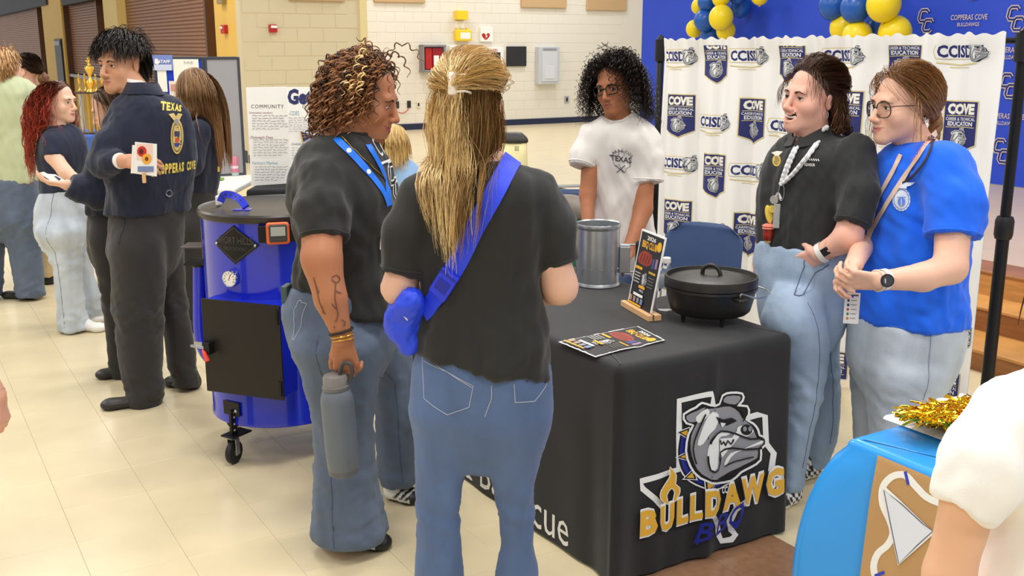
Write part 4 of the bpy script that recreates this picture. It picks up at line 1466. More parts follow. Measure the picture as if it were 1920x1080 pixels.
def drum_ang(px):
	"""angle on the drum whose front surface shows at column px"""
	best = None
	for k in range(-900, 900):
		t = -math.pi / 2 + k * .0016
		p = sc_ + SR * np.array([math.cos(t), math.sin(t), 0])
		d_ = p[1] * _cs + (CAM_H - .7) * _sn
		x = 960 + p[0] / d_ * FPX
		if best is None or abs(x - px) < best[0]:
			best = (abs(x - px), t)
	return best[1]
def drum_pt(px, py, lift=0.0):
	t = drum_ang(px)
	n = np.array([math.cos(t), math.sin(t), 0])
	p = sc_ + n * (SR + lift)
	p[2] = P(px, py, p[1])[2]
	return p, n, np.array([-math.sin(t), math.cos(t), 0])
t0 = drum_ang(447)
zc = drum_pt(447, 459)[0][2]
def drum_map(t0, zc, k=1.0, lift0=.0):
	def fn(v, h):
		t = t0 + v[:, 0] * k / SR
		return np.stack([sc_[0] + (SR + h + lift0) * np.cos(t), sc_[1] + (SR + h + lift0) * np.sin(t), zc + v[:, 1] * k], 1)
	return fn
bx = MB()
dm = [(-.105, 0), (0, -.078), (.105, 0), (0, .078)]
v2, t2 = subdiv(*poly2d(dm), .03)
a = Art()
a.poly(dm, m_blk)
a.stroke([(q[0] * .88, q[1] * .88) for q in dm], .004, mcol((70, 68, 66), .4), 0, True)
a.text('SHORT HILLS', -.078, .004, .028, mcol((74, 72, 70), .35), w=.156, bold=.0)
a.text('DRUM SMOKERS', -.05, -.022, .014, mcol((70, 68, 66), .35), w=.10)
bd_ = a.put('name_badge', drum_map(t0, zc), sm, base=.004, lift=.0006, lim2=.03)
for sx in (-1, 1):
	t = t0 + sx * .088 / SR
	n = np.array([math.cos(t), math.sin(t), 0])
	MB().sphere(sc_ + n * (SR + .006) + Z3 * zc, .007, 8).build('bolt', m_steel, sm, True)
p, n, tg = drum_pt(439, 521)
g = MB().lathe(p, [(.034, 0), (.034, .02), (.032, .024), (.029, .022), (0, .021)], 32, axis=n).build('temperature_gauge', mat('chrome', (225, 226, 228), .12, 1.0), sm, True)
MB().lathe(p, [(.0285, .0215), (.0285, .023), (0, .023)], 32, axis=n).build('dial', mcol((240, 238, 232), .4), g, True)
for k in range(9):
	t = -.5 + k * .52
	e = tg * math.cos(t) + Z3 * math.sin(t)
	MB().box(p + n * .0238 + e * .023, e * .004, np.cross(n, e) * .0008, n * .0005).build('tick', m_black, g)
MB().box(p + n * .0242 + Z3 * .006 + tg * .002, nrm(Z3 * .9 + tg * .4) * .013, np.cross(n, nrm(Z3 * .9 + tg * .4)) * .0012, n * .0006).build('needle', m_red, g)
p, n, tg = drum_pt(527, 437)
MB().box(p + n * .008, tg * .075, n * .012, Z3 * .034, bev=.004).build('sensor_mount', m_blk, sm)
dg = MB().box(p + n * .03 + Z3 * .004, tg * .045, n * .012, Z3 * .044, bev=.012).build('digital_thermometer', mcol((230, 104, 52), .45), sm)
MB().box(p + n * .036 + Z3 * .006, tg * .037, n * .010, Z3 * .036, bev=.008).build('housing_face', mcol((70, 66, 66), .4), dg)
MB().box(p + n * .0465 + Z3 * .014, tg * .028, n * .001, Z3 * .018, bev=.0006).build('display', mcol((176, 180, 170), .2), dg)
dn = nrm(np.array([-.34, -.94, 0]))
dt = np.array([-dn[1], dn[0], 0])          # towards the right
pl = sc_ + dn * (SR + .055)
def on_door(px, py, lift=0.):
	return PL(px, py, pl + dn * lift, dn)
q0, q1, q2, q3 = [on_door(*k) for k in ((377, 558), (524, 574), (522, 750), (390, 732))]
zt_, zb0 = (q0[2] + q1[2]) / 2, (q2[2] + q3[2]) / 2
x0, x1 = min((k - pl) @ dt for k in (q0, q3)), max((k - pl) @ dt for k in (q1, q2))
cD = pl + dt * (x0 + x1) / 2 + Z3 * (zt_ + zb0) / 2
hw, hh = (x1 - x0) / 2, (zt_ - zb0) / 2
MB().box(cD - dn * .06, dt * hw * .97, dn * .055, Z3 * hh * .97, bev=.004).build('door_frame', m_drum, sm)
dr = MB().box(cD, dt * hw, dn * .004, Z3 * hh, bev=.002).build('door', mat('black_door', (38, 34, 31), .42, .2), sm)
MB().box(cD + dt * (hw - .012) + dn * .006 + Z3 * hh * .75, dt * .008, dn * .006, Z3 * .03, bev=.003).build('hinge', m_blk, dr)
MB().box(cD + dt * (hw - .012) + dn * .006 - Z3 * hh * .75, dt * .008, dn * .006, Z3 * .03, bev=.003).build('hinge', m_blk, dr)
e = on_door(392, 652, .02)
lt = MB().box(e, dt * .014, dn * .02, Z3 * .025, bev=.003).build('toggle_latch', m_blk, sm)
MB().tube([e - dt * .015 + dn * .01, e - dt * .05 + dn * .005, e - dt * .085], .006, 8).box(e - dt * .05 + Z3 * .008, dt * .02, dn * .004, Z3 * .012, bev=.002).build('latch_arm', m_steel, lt)
MB().tube([e - dt * .02 + dn * .01 - Z3 * .01, e + dn * .03 - Z3 * .02, e + dt * .015 + dn * .035 - Z3 * .045], [.007, .009, .010], 8).build('latch_grip', mcol((232, 70, 50), .4), lt, True)
sp = P(385, 470, SY - .02)
MB().tube(smooth_loop([P(374, 495, SY), P(374, 560, SY), P(375, 620, SY), P(383, 655, SY + .0), P(402, 680, SY + .02)], 5, False), .028, 16).build('intake_pipe', m_drum, sm, True)
MB().lathe(P(374, 494, SY), [(.032, -.01), (.032, .0), (.028, .004)], 20).build('pipe_cap', m_blk, sm, True)
a, b = P(345, 460, SY + .03), P(402, 460, SY + .03)
MB().box((a + b) / 2, np.array([abs(b[0] - a[0]) / 2, 0, 0]), np.array([0, .055, 0]), Z3 * .004, bev=.003).build('side_bracket', mcol((88, 78, 72), .4), sm)
a, b = P(350, 492, SY - .0), P(402, 492, SY - .0)
MB().box((a + b) / 2, np.array([abs(b[0] - a[0]) / 2, 0, 0]), np.array([0, .045, 0]), Z3 * .005, bev=.003).build('side_bracket', m_blk, sm)
MB().box(P(404, 482, SY - .05), np.array([.012, 0, 0]), np.array([0, .02, 0]), Z3 * .02, bev=.004).build('bracket_clip', mcol((60, 60, 64), .4), sm)
a0 = P(412, 372, SY - .02)
pts = smooth_loop([P(414, 378, SY - .04), P(420, 366, SY - .04), P(434, 366, SY - .05), P(450, 374, SY - .08), P(462, 390, SY - .12)], 5, False)
hm = MB().ribbon(pts, np.tile([.2, -1, .25], (len(pts), 1)), .03, .010).build('lid_handle', m_drum, sm)
for k in range(4, 17, 3):
	MB().lathe(pts[k] + np.array([.0, -.0105, .002]), [(.0045, 0), (.0045, .0012)], 10, axis=(.2, -1, .25)).build('handle_hole', m_black, hm)
MB().box(P(455, 393, SY - .12) , np.array([.035, 0, 0]), np.array([0, .02, 0]), Z3 * .003, bev=.002).build('handle_foot', m_drum, sm)
MB().box(P(410, 375, SY) , np.array([.008, 0, 0]), np.array([0, .025, 0]), Z3 * .02, bev=.004).build('handle_end', m_white, sm)
for px, py in ((545, 672), (547, 707), (545, 612)):
	p, n, tg = drum_pt(px, py)
	MB().sphere(p, .008, 8).build('bolt', m_steel, sm, True)
def caster(px, py, full=True, p=None):
	if p is None:
		p = G(px, py)
	d = nrm(np.array([p[0] - sc_[0], p[1] - sc_[1], 0]))
	rt = np.cross(Z3, d)
	wd = nrm(np.array([.35, 1.0, 0]))
	ax = np.cross(Z3, wd)
	w = MB().lathe(p + Z3 * .05 - ax * .014, [(.018, 0), (.046, .002), (.05, .008), (.05, .02), (.046, .026), (.018, .028)], 28, axis=ax).build('caster_wheel', mcol((34, 32, 31), .6), sm, True)
	MB().lathe(p + Z3 * .05 - ax * .016, [(.016, 0), (.016, .032)], 16, axis=ax).build('hub', m_steel, w, True)
	for s_ in (-1, 1):
		MB().box(p + Z3 * .075 + ax * s_ * .02, wd * .014, ax * .002, Z3 * .035, bev=.002).build('fork', m_steel, sm)
	MB().lathe(p + Z3 * .108, [(.02, 0), (.024, .004), (.02, .012)], 20).build('swivel', m_steel, sm, True)
	MB().box(p + Z3 * .125 - d * .02, d * .055, rt * .035, Z3 * .004, bev=.002).build('caster_plate', m_blk, sm)
	e = sc_ + d * (SR + .006) + Z3 * .235
	pts = smooth_loop([p + Z3 * .128 + d * .0, p + Z3 * .165 + d * .0, p * .65 + e * .35 + Z3 * (.19 - .23 * .35 + .02), e], 5, False)
	arm = MB().ribbon(pts, np.tile(rt, (len(pts), 1)), .032, .012).build('caster_arm', m_blk, sm)
	for k in range(3, 14, 3):
		for s_ in (-1, 1):
			MB().lathe(pts[k] + rt * (.0125 if s_ > 0 else -.0005), [(.005, 0), (.005, .0008)], 10, axis=rt * s_).build('arm_hole', mcol((200, 198, 190), .5), arm)
	MB().box(e + Z3 * .005, d * .004, rt * .045, Z3 * .03, bev=.003).build('arm_plate', m_blk, sm)
	MB().sphere(e + d * .006 + rt * .03, .008, 8).build('bolt', m_steel, sm, True)
pc = G(440, 868)
caster(440, 868)
dv0 = pc[:2] - sc_[:2]
for k in (1, 2, 3):
	t = k * math.pi / 2
	q_ = np.array([dv0[0] * math.cos(t) - dv0[1] * math.sin(t), dv0[0] * math.sin(t) + dv0[1] * math.cos(t)])
	caster(0, 0, p=np.array([sc_[0] + q_[0], sc_[1] + q_[1], 0]))
# ------------------------------------------------------------------ front right blue table
m_bplast = mat('blue_plastic_film', (52, 154, 236), .24, spec=.5, bump=.25, bscale=9)
BU0, BU1, BV0, BV1 = -.4, 1.675, 1.985, 2.75
bt = empty('folding_table', uv((BU0 + BU1) / 2, (BV0 + BV1) / 2, 0), 'front right table under the blue plastic tablecloth', 'table')
MB().box(uv((BU0 + BU1) / 2, (BV0 + BV1) / 2, ZT - .03), U * (BU1 - BU0 - .1) / 2, V * (BV1 - BV0 - .1) / 2, Z3 * .02, bev=.008).build('tabletop', m_grey, bt)
for a in (BU0 + .2, BU1 - .2):
	for b in (BV0 + .12, BV1 - .12):
		MB().tube([uv(a, b, 0), uv(a, b, ZT - .05)], .014, 8).build('leg', m_steel, bt)
bc = empty('plastic_tablecloth', uv((BU0 + BU1) / 2, (BV0 + BV1) / 2, .05), 'bright blue plastic tablecloth with a flared corner on the front right table', 'tablecloth')
bcl = soft_box_cloth('cloth', BU0, BU1, BV0, BV1, ZT, .05, m_bplast, bc, flare=.05, rip=.018, seed=8, rad=.022, corner={0: .0, 1: .065, 2: .06, 3: 0})
bbv = bvh_of(bcl)
m_kraft = mat('kraft_paper', (190, 150, 100), .8, var=.05, vscale=6)
def zfront(px, py):
	return PL(px, py, uv(0, BV0 - .02), V)
ps = empty('kraft_poster', zfront(1700, 1000), 'brown kraft paper poster with a white rope and pennant on the blue cloth', 'poster')
def fmap(v, h):
	return np.array([zfront(*q) for q in v])
pp = Art()
pp.poly([(1646, 853), (1757, 900), (1900, 962), (1880, 1250), (1560, 1230), (1612, 1080), (1632, 930)], m_kraft)
m_marker = mcol((52, 66, 190), .5)
m_pp = mcol((226, 232, 242), .6)
rope = [(1900, 990), (1830, 965), (1748, 938), (1720, 915), (1700, 893), (1684, 890), (1668, 897), (1655, 915), (1655, 945), (1668, 975), (1674, 1000), (1664, 1022), (1646, 1038), (1638, 1062), (1644, 1090), (1660, 1130)]
pp.stroke(rope, 13, m_pw, 4)
pp.stroke([(1697, 884), (1703, 909)], 5.5, m_marker, 0)
pp.stroke([(1640, 1080), (1658, 1073)], 6, m_marker, 0)
pp.poly([(1655, 908), (1688, 938), (1700, 950), (1752, 1000), (1684, 1060), (1656, 925)], m_pw)
pp.poly([(1657, 919), (1690, 945), (1730, 982), (1749, 996), (1720, 1022), (1685, 1057), (1670, 985)], m_pp)
pp.stroke([(1657, 919), (1690, 945), (1730, 982), (1749, 996), (1720, 1022), (1685, 1057), (1670, 985)], 1.6, mcol((60, 62, 110), .6), 0, True)
pp.put('printed_poster', drape_map(fmap, bbv, 'cam', .3), ps, base=.010, lift=.0008, lim2=14)
qw = [G(*k, ZT + .004) for k in ((1660, 784), (1800, 832), (1900, 760), (1800, 742), (1700, 765))]
wc = empty('white_cloth', np.mean(qw, 0), 'folded white cloth lying on the blue plastic tablecloth', 'cloth')
n_ = 30
c4 = [G(*k, ZT + .004) for k in ((1656, 785), (1806, 840), (1990, 778), (1800, 738))]
gv = []
for i in range(n_ + 1):
	for j in range(n_ + 1):
		a_, b_ = i / n_, j / n_
		w_ = .012 * math.sin(b_ * 23) * (a_ < .02 or a_ > .98) + .012 * math.sin(a_ * 19) * (b_ < .02)
		p_ = (c4[0] * (1 - b_) + c4[1] * b_) * (1 - a_) + (c4[3] * (1 - b_) + c4[2] * b_) * a_
		e_ = min(1, 9 * min(a_, b_, 1 - a_, 1 - b_))
		gv.append(p_ + U * w_ + Z3 * e_ * (.012 + .007 * math.sin(a_ * 11 + 3 * b_) + .006 * math.sin(b_ * 17 + 4 * a_)))
gv = np.array(gv)
gq = [(i * (n_ + 1) + j, i * (n_ + 1) + j + 1, (i + 1) * (n_ + 1) + j + 1, (i + 1) * (n_ + 1) + j) for i in range(n_) for j in range(n_)]
mk('cloth_fold', gv, gq, mat('white_fabric', (246, 245, 242), .85, bump=.1), wc, True)
gt_ = empty('gold_tinsel', G(1780, 770, ZT + .03), 'shiny gold foil tinsel heaped on the white cloth', 'tinsel')
rr = np.random.RandomState(5)
mb = MB()
for k in range(1500):
	px, py = rr.uniform(1708, 1850), rr.uniform(752, 790)
	if py < 775 - (px - 1708) * .28 or py > 779 + (px - 1708) * .17:
		continue
	base = G(px, py, ZT + .035 + .045 * rr.rand())
	d = nrm(np.array([1, -.25, 0]) + rr.normal(size=3) * np.array([.5, .5, .18]))
	n_ = nrm(rr.normal(size=3) + Z3 * .6)
	L = rr.uniform(.04, .12)
	pts = [base + d * (t - .5) * L + n_ * .006 * math.sin(t * 9 + k) - Z3 * .02 * (t - .5) ** 2 for t in np.linspace(0, 1, 6)]
	mb.ribbon(pts, np.array([nrm(n_ + .5 * rr.normal(size=3)) for _ in pts]), rr.uniform(.003, .008), .0004)
tag(mb.build('foil_strips', mat('gold_foil', (236, 186, 40), .12, 1.0), gt_), kind='stuff')
for k in range(2):
	pts = smooth_loop([G(1726, 772, ZT + .03), G(1705, 762, ZT + .05), G(1697, 770, ZT + .02 + .01 * k), G(1700, 778, ZT + .012)], 4, False)
	MB().ribbon(pts, np.tile(Z3, (len(pts), 1)), .004, .0005).build('loose_strip', MATS['gold_foil'], gt_)
# ------------------------------------------------------------------ background tables
m_wtable = mat('white_table', (240, 237, 226), .4)
def plain_table(c, hu, hv, m, lab, z=.74, skirt=None, au=U, av=V, name='folding_table'):
	r = empty(name, np.array([c[0], c[1], 0]), lab, 'table')
	c = np.array([c[0], c[1], 0])
	MB().box(c + Z3 * (z - .02), au * hu, av * hv, Z3 * .02, bev=.012).build('tabletop', m, r)
	for a in (-1, 1):
		for b in (-1, 1):
			MB().tube([c + au * a * hu * .85 + av * b * hv * .85, c + au * a * hu * .85 + av * b * hv * .85 + Z3 * (z - .03)], .016, 8).build('leg', mcol((60, 58, 56), .4), r)
	if skirt:
		MB().box(c + Z3 * (z / 2 + .012), au * (hu + .012), av * (hv + .012), Z3 * (z / 2 - .006), bev=.02).build('table_skirt', skirt, r)
	return r
XA, YA = np.array([1., 0, 0]), np.array([0, 1., 0])
c = G(400, 345, .74)
plain_table(c + YA * .15 - XA * .02, .24, .40, m_wtable, 'white table in front of the grey display board', au=XA, av=YA)
can = G(441, 329, .74)
cn_o = empty('drink_can', can, 'slim pink drink can on the white table', 'can')
MB().lathe(can, [(.024, 0), (.028, .006), (.028, .13), (.023, .142), (.022, .145), (0, .143)], 24).build('can_body', mcol((214, 130, 150), .3), cn_o, True)
MB().lathe(can + Z3 * .055, [(.0283, 0), (.0283, .02)], 24, cap=False).build('can_band', mcol((236, 214, 220), .3), cn_o, True)
MB().lathe(can + Z3 * .003, [(.0283, .0), (.0285, .02)], 24, cap=False).build('can_base_band', mcol((170, 200, 190), .3), cn_o, True)
gp = G(412, 338, .742)
tag(MB().box(gp + Z3 * .01, XA * .03, YA * .02, Z3 * .008, bev=.004).build('green_wrapper', mcol((120, 170, 70), .4)), 'small green wrapper on the white table beside the can', 'wrapper')
YB = c[1] + .42
bo = empty('display_board', P(385, 325, YB), 'folding display board with grey and blue panels behind the long haired girl', 'display board')
m_bfr = mcol((62, 66, 76), .4)
def board(x0, y0, x1, y1, Y0, Y1, m, nm, par, th=.012, fr_=True):
	a, b = P(x0, y0, Y0), P(x1, y0, Y1)
	a2, b2 = P(x0, y1, Y0), P(x1, y1, Y1)
	a, b = a.copy(), b.copy()
	zt_, zb_ = max(a[2], b[2]), min(a2[2], b2[2])
	a[2] = b[2] = 0
	d = nrm(b - a)
	n = np.cross(d, Z3)
	hw = np.linalg.norm(b - a) / 2
	c = (a + b) / 2 + Z3 * (zt_ + zb_) / 2
	o = MB().box(c, d * (hw - .012), n * th / 2, Z3 * ((zt_ - zb_) / 2 - .012)).build(nm, m, par)
	if fr_:
		for s_ in (-1, 1):
			MB().box(c + d * s_ * (hw - .008), d * .010, n * th, Z3 * (zt_ - zb_) / 2, bev=.003).build('edge_trim', m_bfr, o)
			MB().box(c + Z3 * s_ * ((zt_ - zb_) / 2 - .008), d * (hw - .019), n * th, Z3 * .010, bev=.003).build('edge_trim', m_bfr, o)
	return c, d, n, hw
board(382, 107, 448, 328, YB, YB + .12, mat('grey_felt', (158, 156, 158), .9), 'grey_panel', bo)
bc_, bd2, bn2, bhw = board(288, 107, 382, 328, YB + .06, YB, mat('blue_felt', (28, 62, 190), .9), 'blue_panel', bo)
def paper(x0, y0, x1, y1, m, nm, lift=.012, tilt=0):
	pts = [PL(x, y, bc_ + bn2 * lift, bn2) for x, y in ((x0, y0 + tilt), (x1, y0), (x1, y1), (x0, y1 + tilt))]
	c = np.mean(pts, 0)
	hx, hz = np.linalg.norm(pts[1] - pts[0]) / 2, np.linalg.norm(pts[2] - pts[1]) / 2
	return MB().box(c, bd2 * hx, bn2 * .001, Z3 * hz).build(nm, m, bo)
def pin_map(v, h):
	return np.array([PL(q[0], q[1], bc_ + bn2 * (.016 + h), bn2) for q in v])
m_paper = mcol((244, 242, 228), .7)
paper(326, 111, 374, 175, m_paper, 'pinned_paper')
paper(296, 130, 313, 172, m_paper, 'pinned_paper')
paper(318, 152, 342, 190, mcol((236, 222, 206), .7), 'pinned_photo', .014)
paper(286, 103, 324, 132, mcol((120, 140, 206), .5), 'staff_sign', .016)
ap = Art().rect(286, 121, 322, 132, mcol((206, 214, 236), .5))
ap.poly([(290, 110), (296, 110), (296, 114), (300, 116), (296, 121), (290, 119)], m_pw).text('STAFF', 297, 118, 5.5, m_pw, w=22, bold=.03, ya=(0, -1))
ap.put('sign_lettering', pin_map, bo, base=.003, lift=.001)
ap = Art()
ap.text('SAE', 344, 119, 4, mcol((150, 140, 150), .6), w=18, ya=(0, -1))
ap.put('paper_heading', pin_map, bo, base=.003, lift=.001)
ap = Art()
ap.rect(320, 158, 330, 170, mcol((206, 150, 130), .6)).rect(330, 172, 340, 184, mcol((190, 130, 150), .6))
ap.put('photo_print', pin_map, bo, base=.003, lift=.001)
c = G(520, 352, .74)
plain_table(c + YA * .22 + XA * .21, .38, .36, mcol((28, 28, 30), .8), 'dark covered table carrying the handmade poster', skirt=mat('dark_skirt', (26, 26, 30), .9), au=XA, av=YA)
YP = c[1] + .12
po = empty('trifold_poster', P(540, 362, YP), 'white trifold poster reading Get In above handwritten columns', 'poster')
m_card = mcol((246, 245, 240), .7)
def card(x0, x1, y0, y1, Y0, Y1):
	a, b = P(x0, y0, Y0), P(x1, y0, Y1)
	zt_ = (a[2] + b[2]) / 2
	a, b = a.copy(), b.copy()
	zb_ = .743
	a[2] = b[2] = 0
	d = nrm(b - a)
	n = np.cross(d, Z3)
	hw = np.linalg.norm(b - a) / 2
	o = MB().box((a + b) / 2 + Z3 * (zt_ + zb_) / 2, d * hw, n * .003, Z3 * (zt_ - zb_) / 2).build('poster_panel', m_card, po)
	return (a + b) / 2, n
pA, nA = card(461, 537, 163, 362, YP - .06, YP + .08)
pB, nB = card(537, 660, 163, 362, YP + .08, YP + .08)
pC, nC = card(660, 720, 163, 362, YP + .08, YP - .06)
m_ink, m_ink2, m_ink3, m_mar, m_teal = mcol((56, 54, 56), .7), mcol((120, 118, 120), .7), mcol((46, 52, 104), .7), mcol((130, 44, 62), .7), mcol((130, 176, 186), .7)
rr = random.Random(2)
def scribble(a, x0, x1, y, m, w=.9):
	x = x0
	while x < x1:
		L = rr.uniform(4, 10)
		pts = [(x + k * L / 5, y + rr.uniform(-1.1, 1.1)) for k in range(6)]
		a.stroke(pts, w, m, 0)
		x += L + 2
a1 = Art()
a1.text('COMMUNITY', 471, 203, 7, m_ink, w=61, bold=0, ya=(-.01, -1), spacing=1.2)
a1.text('Committee members', 467, 213, 3.6, m_mar, w=44, ya=(0, -1))
a1.text('-Outreach Days', 468, 260, 5.2, m_mar, w=44, bold=.0, ya=(0, -1))
a1.text('Farmers Market', 473, 308, 5.6, m_teal, w=48, ya=(0, -1))
for y0, n in ((217, 6), (262, 7), (313, 6)):
	for k in range(n):
		scribble(a1, 473 + (y0 - 217) * .05, 534 - 12 * (k == n - 1), y0 + k * 4.9, m_ink2)
for x, mm in ((483, mcol((216, 120, 150), .6)), (499, mcol((76, 56, 110), .6)), (514, mcol((232, 186, 60), .6)), (528, mcol((220, 120, 160), .6))):
	for k in range(5):
		t = k * 1.257
		a1.add(ell2d(x + 2 * math.cos(t), 355.5 - (x - 483) * .03 + 2 * math.sin(t), 1.9, 1.9, 8), mm)
	a1.add(ell2d(x, 355.5 - (x - 483) * .03, 1.3, 1.3, 8), m_mar)
a1.put('poster_print', lambda v, h: np.array([PL(q[0], q[1], pA + nA * (.0035 + h), nA) for q in v]), po, base=.001, lift=.0002)
a2 = Art()
a2.text('Get Involved', 539, 194, 26, m_ink3, w=150, bold=.05, ya=(0, -1))
a2.text('COMPETITIONS', 567, 203, 6, m_ink, w=70, ya=(0, -1), spacing=1.3)
a2.text('-CDES', 541, 216, 8, m_teal, w=20, ya=(0, -1))
a2.text('-Livestock', 546, 272, 5, m_ink2, w=24, ya=(0, -1))
for k in range(7):
	scribble(a2, 541, 578, 221 + k * 4.2, m_ink2, .7)
	scribble(a2, 585, 625, 221 + k * 4.2, m_ink2, .7)
for k in range(5):
	scribble(a2, 547, 566, 277 + k * 5, m_ink2, .7)
a2.poly([(562, 246), (590, 254), (567, 267)], m_ink3).stroke([(563, 246), (568, 267)], 2, mcol((220, 170, 60), .6), 0)
scribble(a2, 567, 580, 252, mcol((220, 170, 60), .6), .8)
scribble(a2, 568, 578, 257, mcol((220, 170, 60), .6), .8)
a2.put('poster_print', lambda v, h: np.array([PL(q[0], q[1], pB + nB * (.0035 + h), nB) for q in v]), po, base=.001, lift=.0002)
c = G(168, 254, .76)
r = plain_table(c + YA * .35, .55, .40, mcol((44, 34, 30), .5), 'dark topped table with blue skirt under the tall trophy', z=.76, skirt=mat('blue_skirt', (60, 96, 170), .8), au=XA, av=YA)
tr = empty('trophy', c + YA * .15, 'tall gold and silver column trophy on the dark table', 'trophy')
b0 = c + YA * .15
sc2 = (b0[1] * _cs + .9 * _sn) / FPX
Wt, Ht = 50 * sc2, P(154, 107, b0[1])[2] - .76
m_sil = mat('silver_foil', (226, 222, 206), .18, .9)
MB().box(b0 + Z3 * .01, XA * Wt * .55, YA * .07, Z3 * .012, bev=.004).build('trophy_base', mcol((60, 44, 34), .4), tr)
for x in (-.42, -.14, .14, .42):
	MB().lathe(b0 + XA * Wt * x + Z3 * .02, [(.022, 0), (.022, Ht * .5)], 16).build('column', m_sil if abs(x) > .2 else m_gold, tr, True)
MB().box(b0 + Z3 * (Ht * .52 + .02), XA * Wt * .55, YA * .07, Z3 * .01, bev=.004).build('trophy_shelf', mcol((70, 52, 36), .4), tr)
for x in (-.42, -.2, .2, .42):
	MB().lathe(b0 + XA * Wt * x + Z3 * (Ht * .52 + .03), [(.016, 0), (.02, .01), (.008, .03), (.014, Ht * .15), (.02, Ht * .16), (.006, Ht * .17), (.012, Ht * .20), (.004, Ht * .23)], 14).build('finial', m_gold, tr, True)
MB().lathe(b0 + Z3 * (Ht * .52 + .03), [(.05, 0), (.03, .03), (.045, Ht * .12), (.012, Ht * .18), (.02, Ht * .22), (.05, Ht * .30), (.044, Ht * .32), (.018, Ht * .33)], 20).build('cup', m_gold, tr, True)
fg = Fld()
t0_ = b0 + Z3 * (Ht * .83)
fg.cone(t0_, t0_ + Z3 * .05, .014, .018, .01).cone(t0_ + Z3 * .05, t0_ + Z3 * .09, .018, .014, .01).ell(t0_ + Z3 * .125, .016).cone(t0_ + Z3 * .08, t0_ + XA * -.03 + Z3 * .10, .007, .005, .006).cone(t0_ + Z3 * .08, t0_ + XA * .012 + Z3 * Ht * .17, .007, .004, .006)
vv, qq = fg.mesh(.004)
mk('figurine', vv, qq, m_gold, tr, True)
c = G(1085, 352, .74)
plain_table(np.array([c[0] - .55, c[1] + .0, 0]), .70, .38, m_wtable, 'white table behind the blonde woman, left of the girl in curls')
tag(MB().box(G(1066, 352, .742) + Z3 * .012, nrm(np.array([1., .25, 0])) * .09, nrm(np.array([-.25, 1., 0])) * .05, Z3 * .004, bev=.002).build('grey_folder', mcol((112, 112, 110), .5)), 'flat grey folder on the white table left of the girl in curls', 'folder')
pb = P(962, 318, 6.6)
bg = empty('charcoal_bag', np.array([pb[0], pb[1], .74]), 'cream paper bag with black rolled top beside the blonde hair', 'bag')
zt_ = P(962, 266, 6.6)[2]
f_ = Fld()
hw = 26 / FPX * 6.6
f_.loft([(.742, pb[0], pb[1], hw, .08, .08), (.85, pb[0], pb[1], hw * 1.04, .10, .10), (zt_ - .03, pb[0], pb[1], hw, .07, .07), (zt_, pb[0], pb[1], hw * .98, .05, .05)], (0, -1), n=5)
vv, qq = f_.mesh(.012)
vv += .004 * folds(vv, 2, .1)[:, None] * np.array([0, -1, .3])
mk('bag_body', vv, qq, mat('cream_paper_bag', (236, 224, 168), .6, bump=.2, bscale=20), bg, True)
f_ = Fld().loft([(zt_ - .005, pb[0] + .01, pb[1], hw * 1.04, .07, .07), (zt_ + .025, pb[0] + .005, pb[1], hw * .96, .065, .065), (zt_ + .06, pb[0] - .01, pb[1], hw * .7, .05, .05)], (0, -1), n=4)
vv, qq = f_.mesh(.012)
mk('rolled_top', vv, qq, mcol((58, 54, 52), .5), bg, True)
a = Art()
for k in range(7):
	a.rect(965 + k * 1.2, 274, 965.6 + k * 1.2, 283, m_ink)
a.put('barcode', lambda v, h: np.array([PL(q[0], q[1], np.array([0, 6.6 - .105 - h, 0]), YA) for q in v]), bg)
yb = P(706, 290, 7.2)
tag(MB().box(yb + Z3 * .0, XA * .075, YA * .006, Z3 * .16, bev=.004).box(yb - Z3 * .22, XA * .05, YA * .02, Z3 * .08).build('yellow_board', mcol((226, 196, 70), .6)), 'yellow board seen below the curly haired woman\'s chin', 'board')
pb = P(1075, 420, 5.9)
ch2 = chair(np.array([pb[0], pb[1] + .05, 0]), -YA, 'plastic_chair', 'blue plastic chair under the heap of coats, left of the curly haired girl', .85)
f_ = Fld()
f_.ell(P(1078, 392, 5.85), (.13, .12, .07), k=.03).ell(P(1060, 380, 5.9), (.10, .10, .05), k=.03)
vv, qq = f_.mesh(.012)
vv += .010 * folds(vv, 6, .12)[:, None] * np.array([0, -.5, .6])
tag(mk('grey_coat', vv, qq, mat('grey_coat_fabric', (128, 118, 110), .9, bump=.3, bscale=80, var=.25, vscale=6), None, True), 'crumpled grey coat heaped on the green bag', 'coat')
f_ = Fld()
f_.ell(P(1075, 440, 5.85), (.14, .14, .14), k=.03).ell(P(1070, 480, 5.85), (.15, .14, .12), k=.03)
vv, qq = f_.mesh(.012)
vv += .008 * folds(vv, 7, .12)[:, None] * np.array([0, -.6, .3])
gb = mk('green_bag', vv, qq, [mat('green_bag_fabric', (34, 104, 88), .8, bump=.3, bscale=60)], None, True)
tag(gb, 'dark green bag under the grey coat, left of the curly haired girl', 'bag')
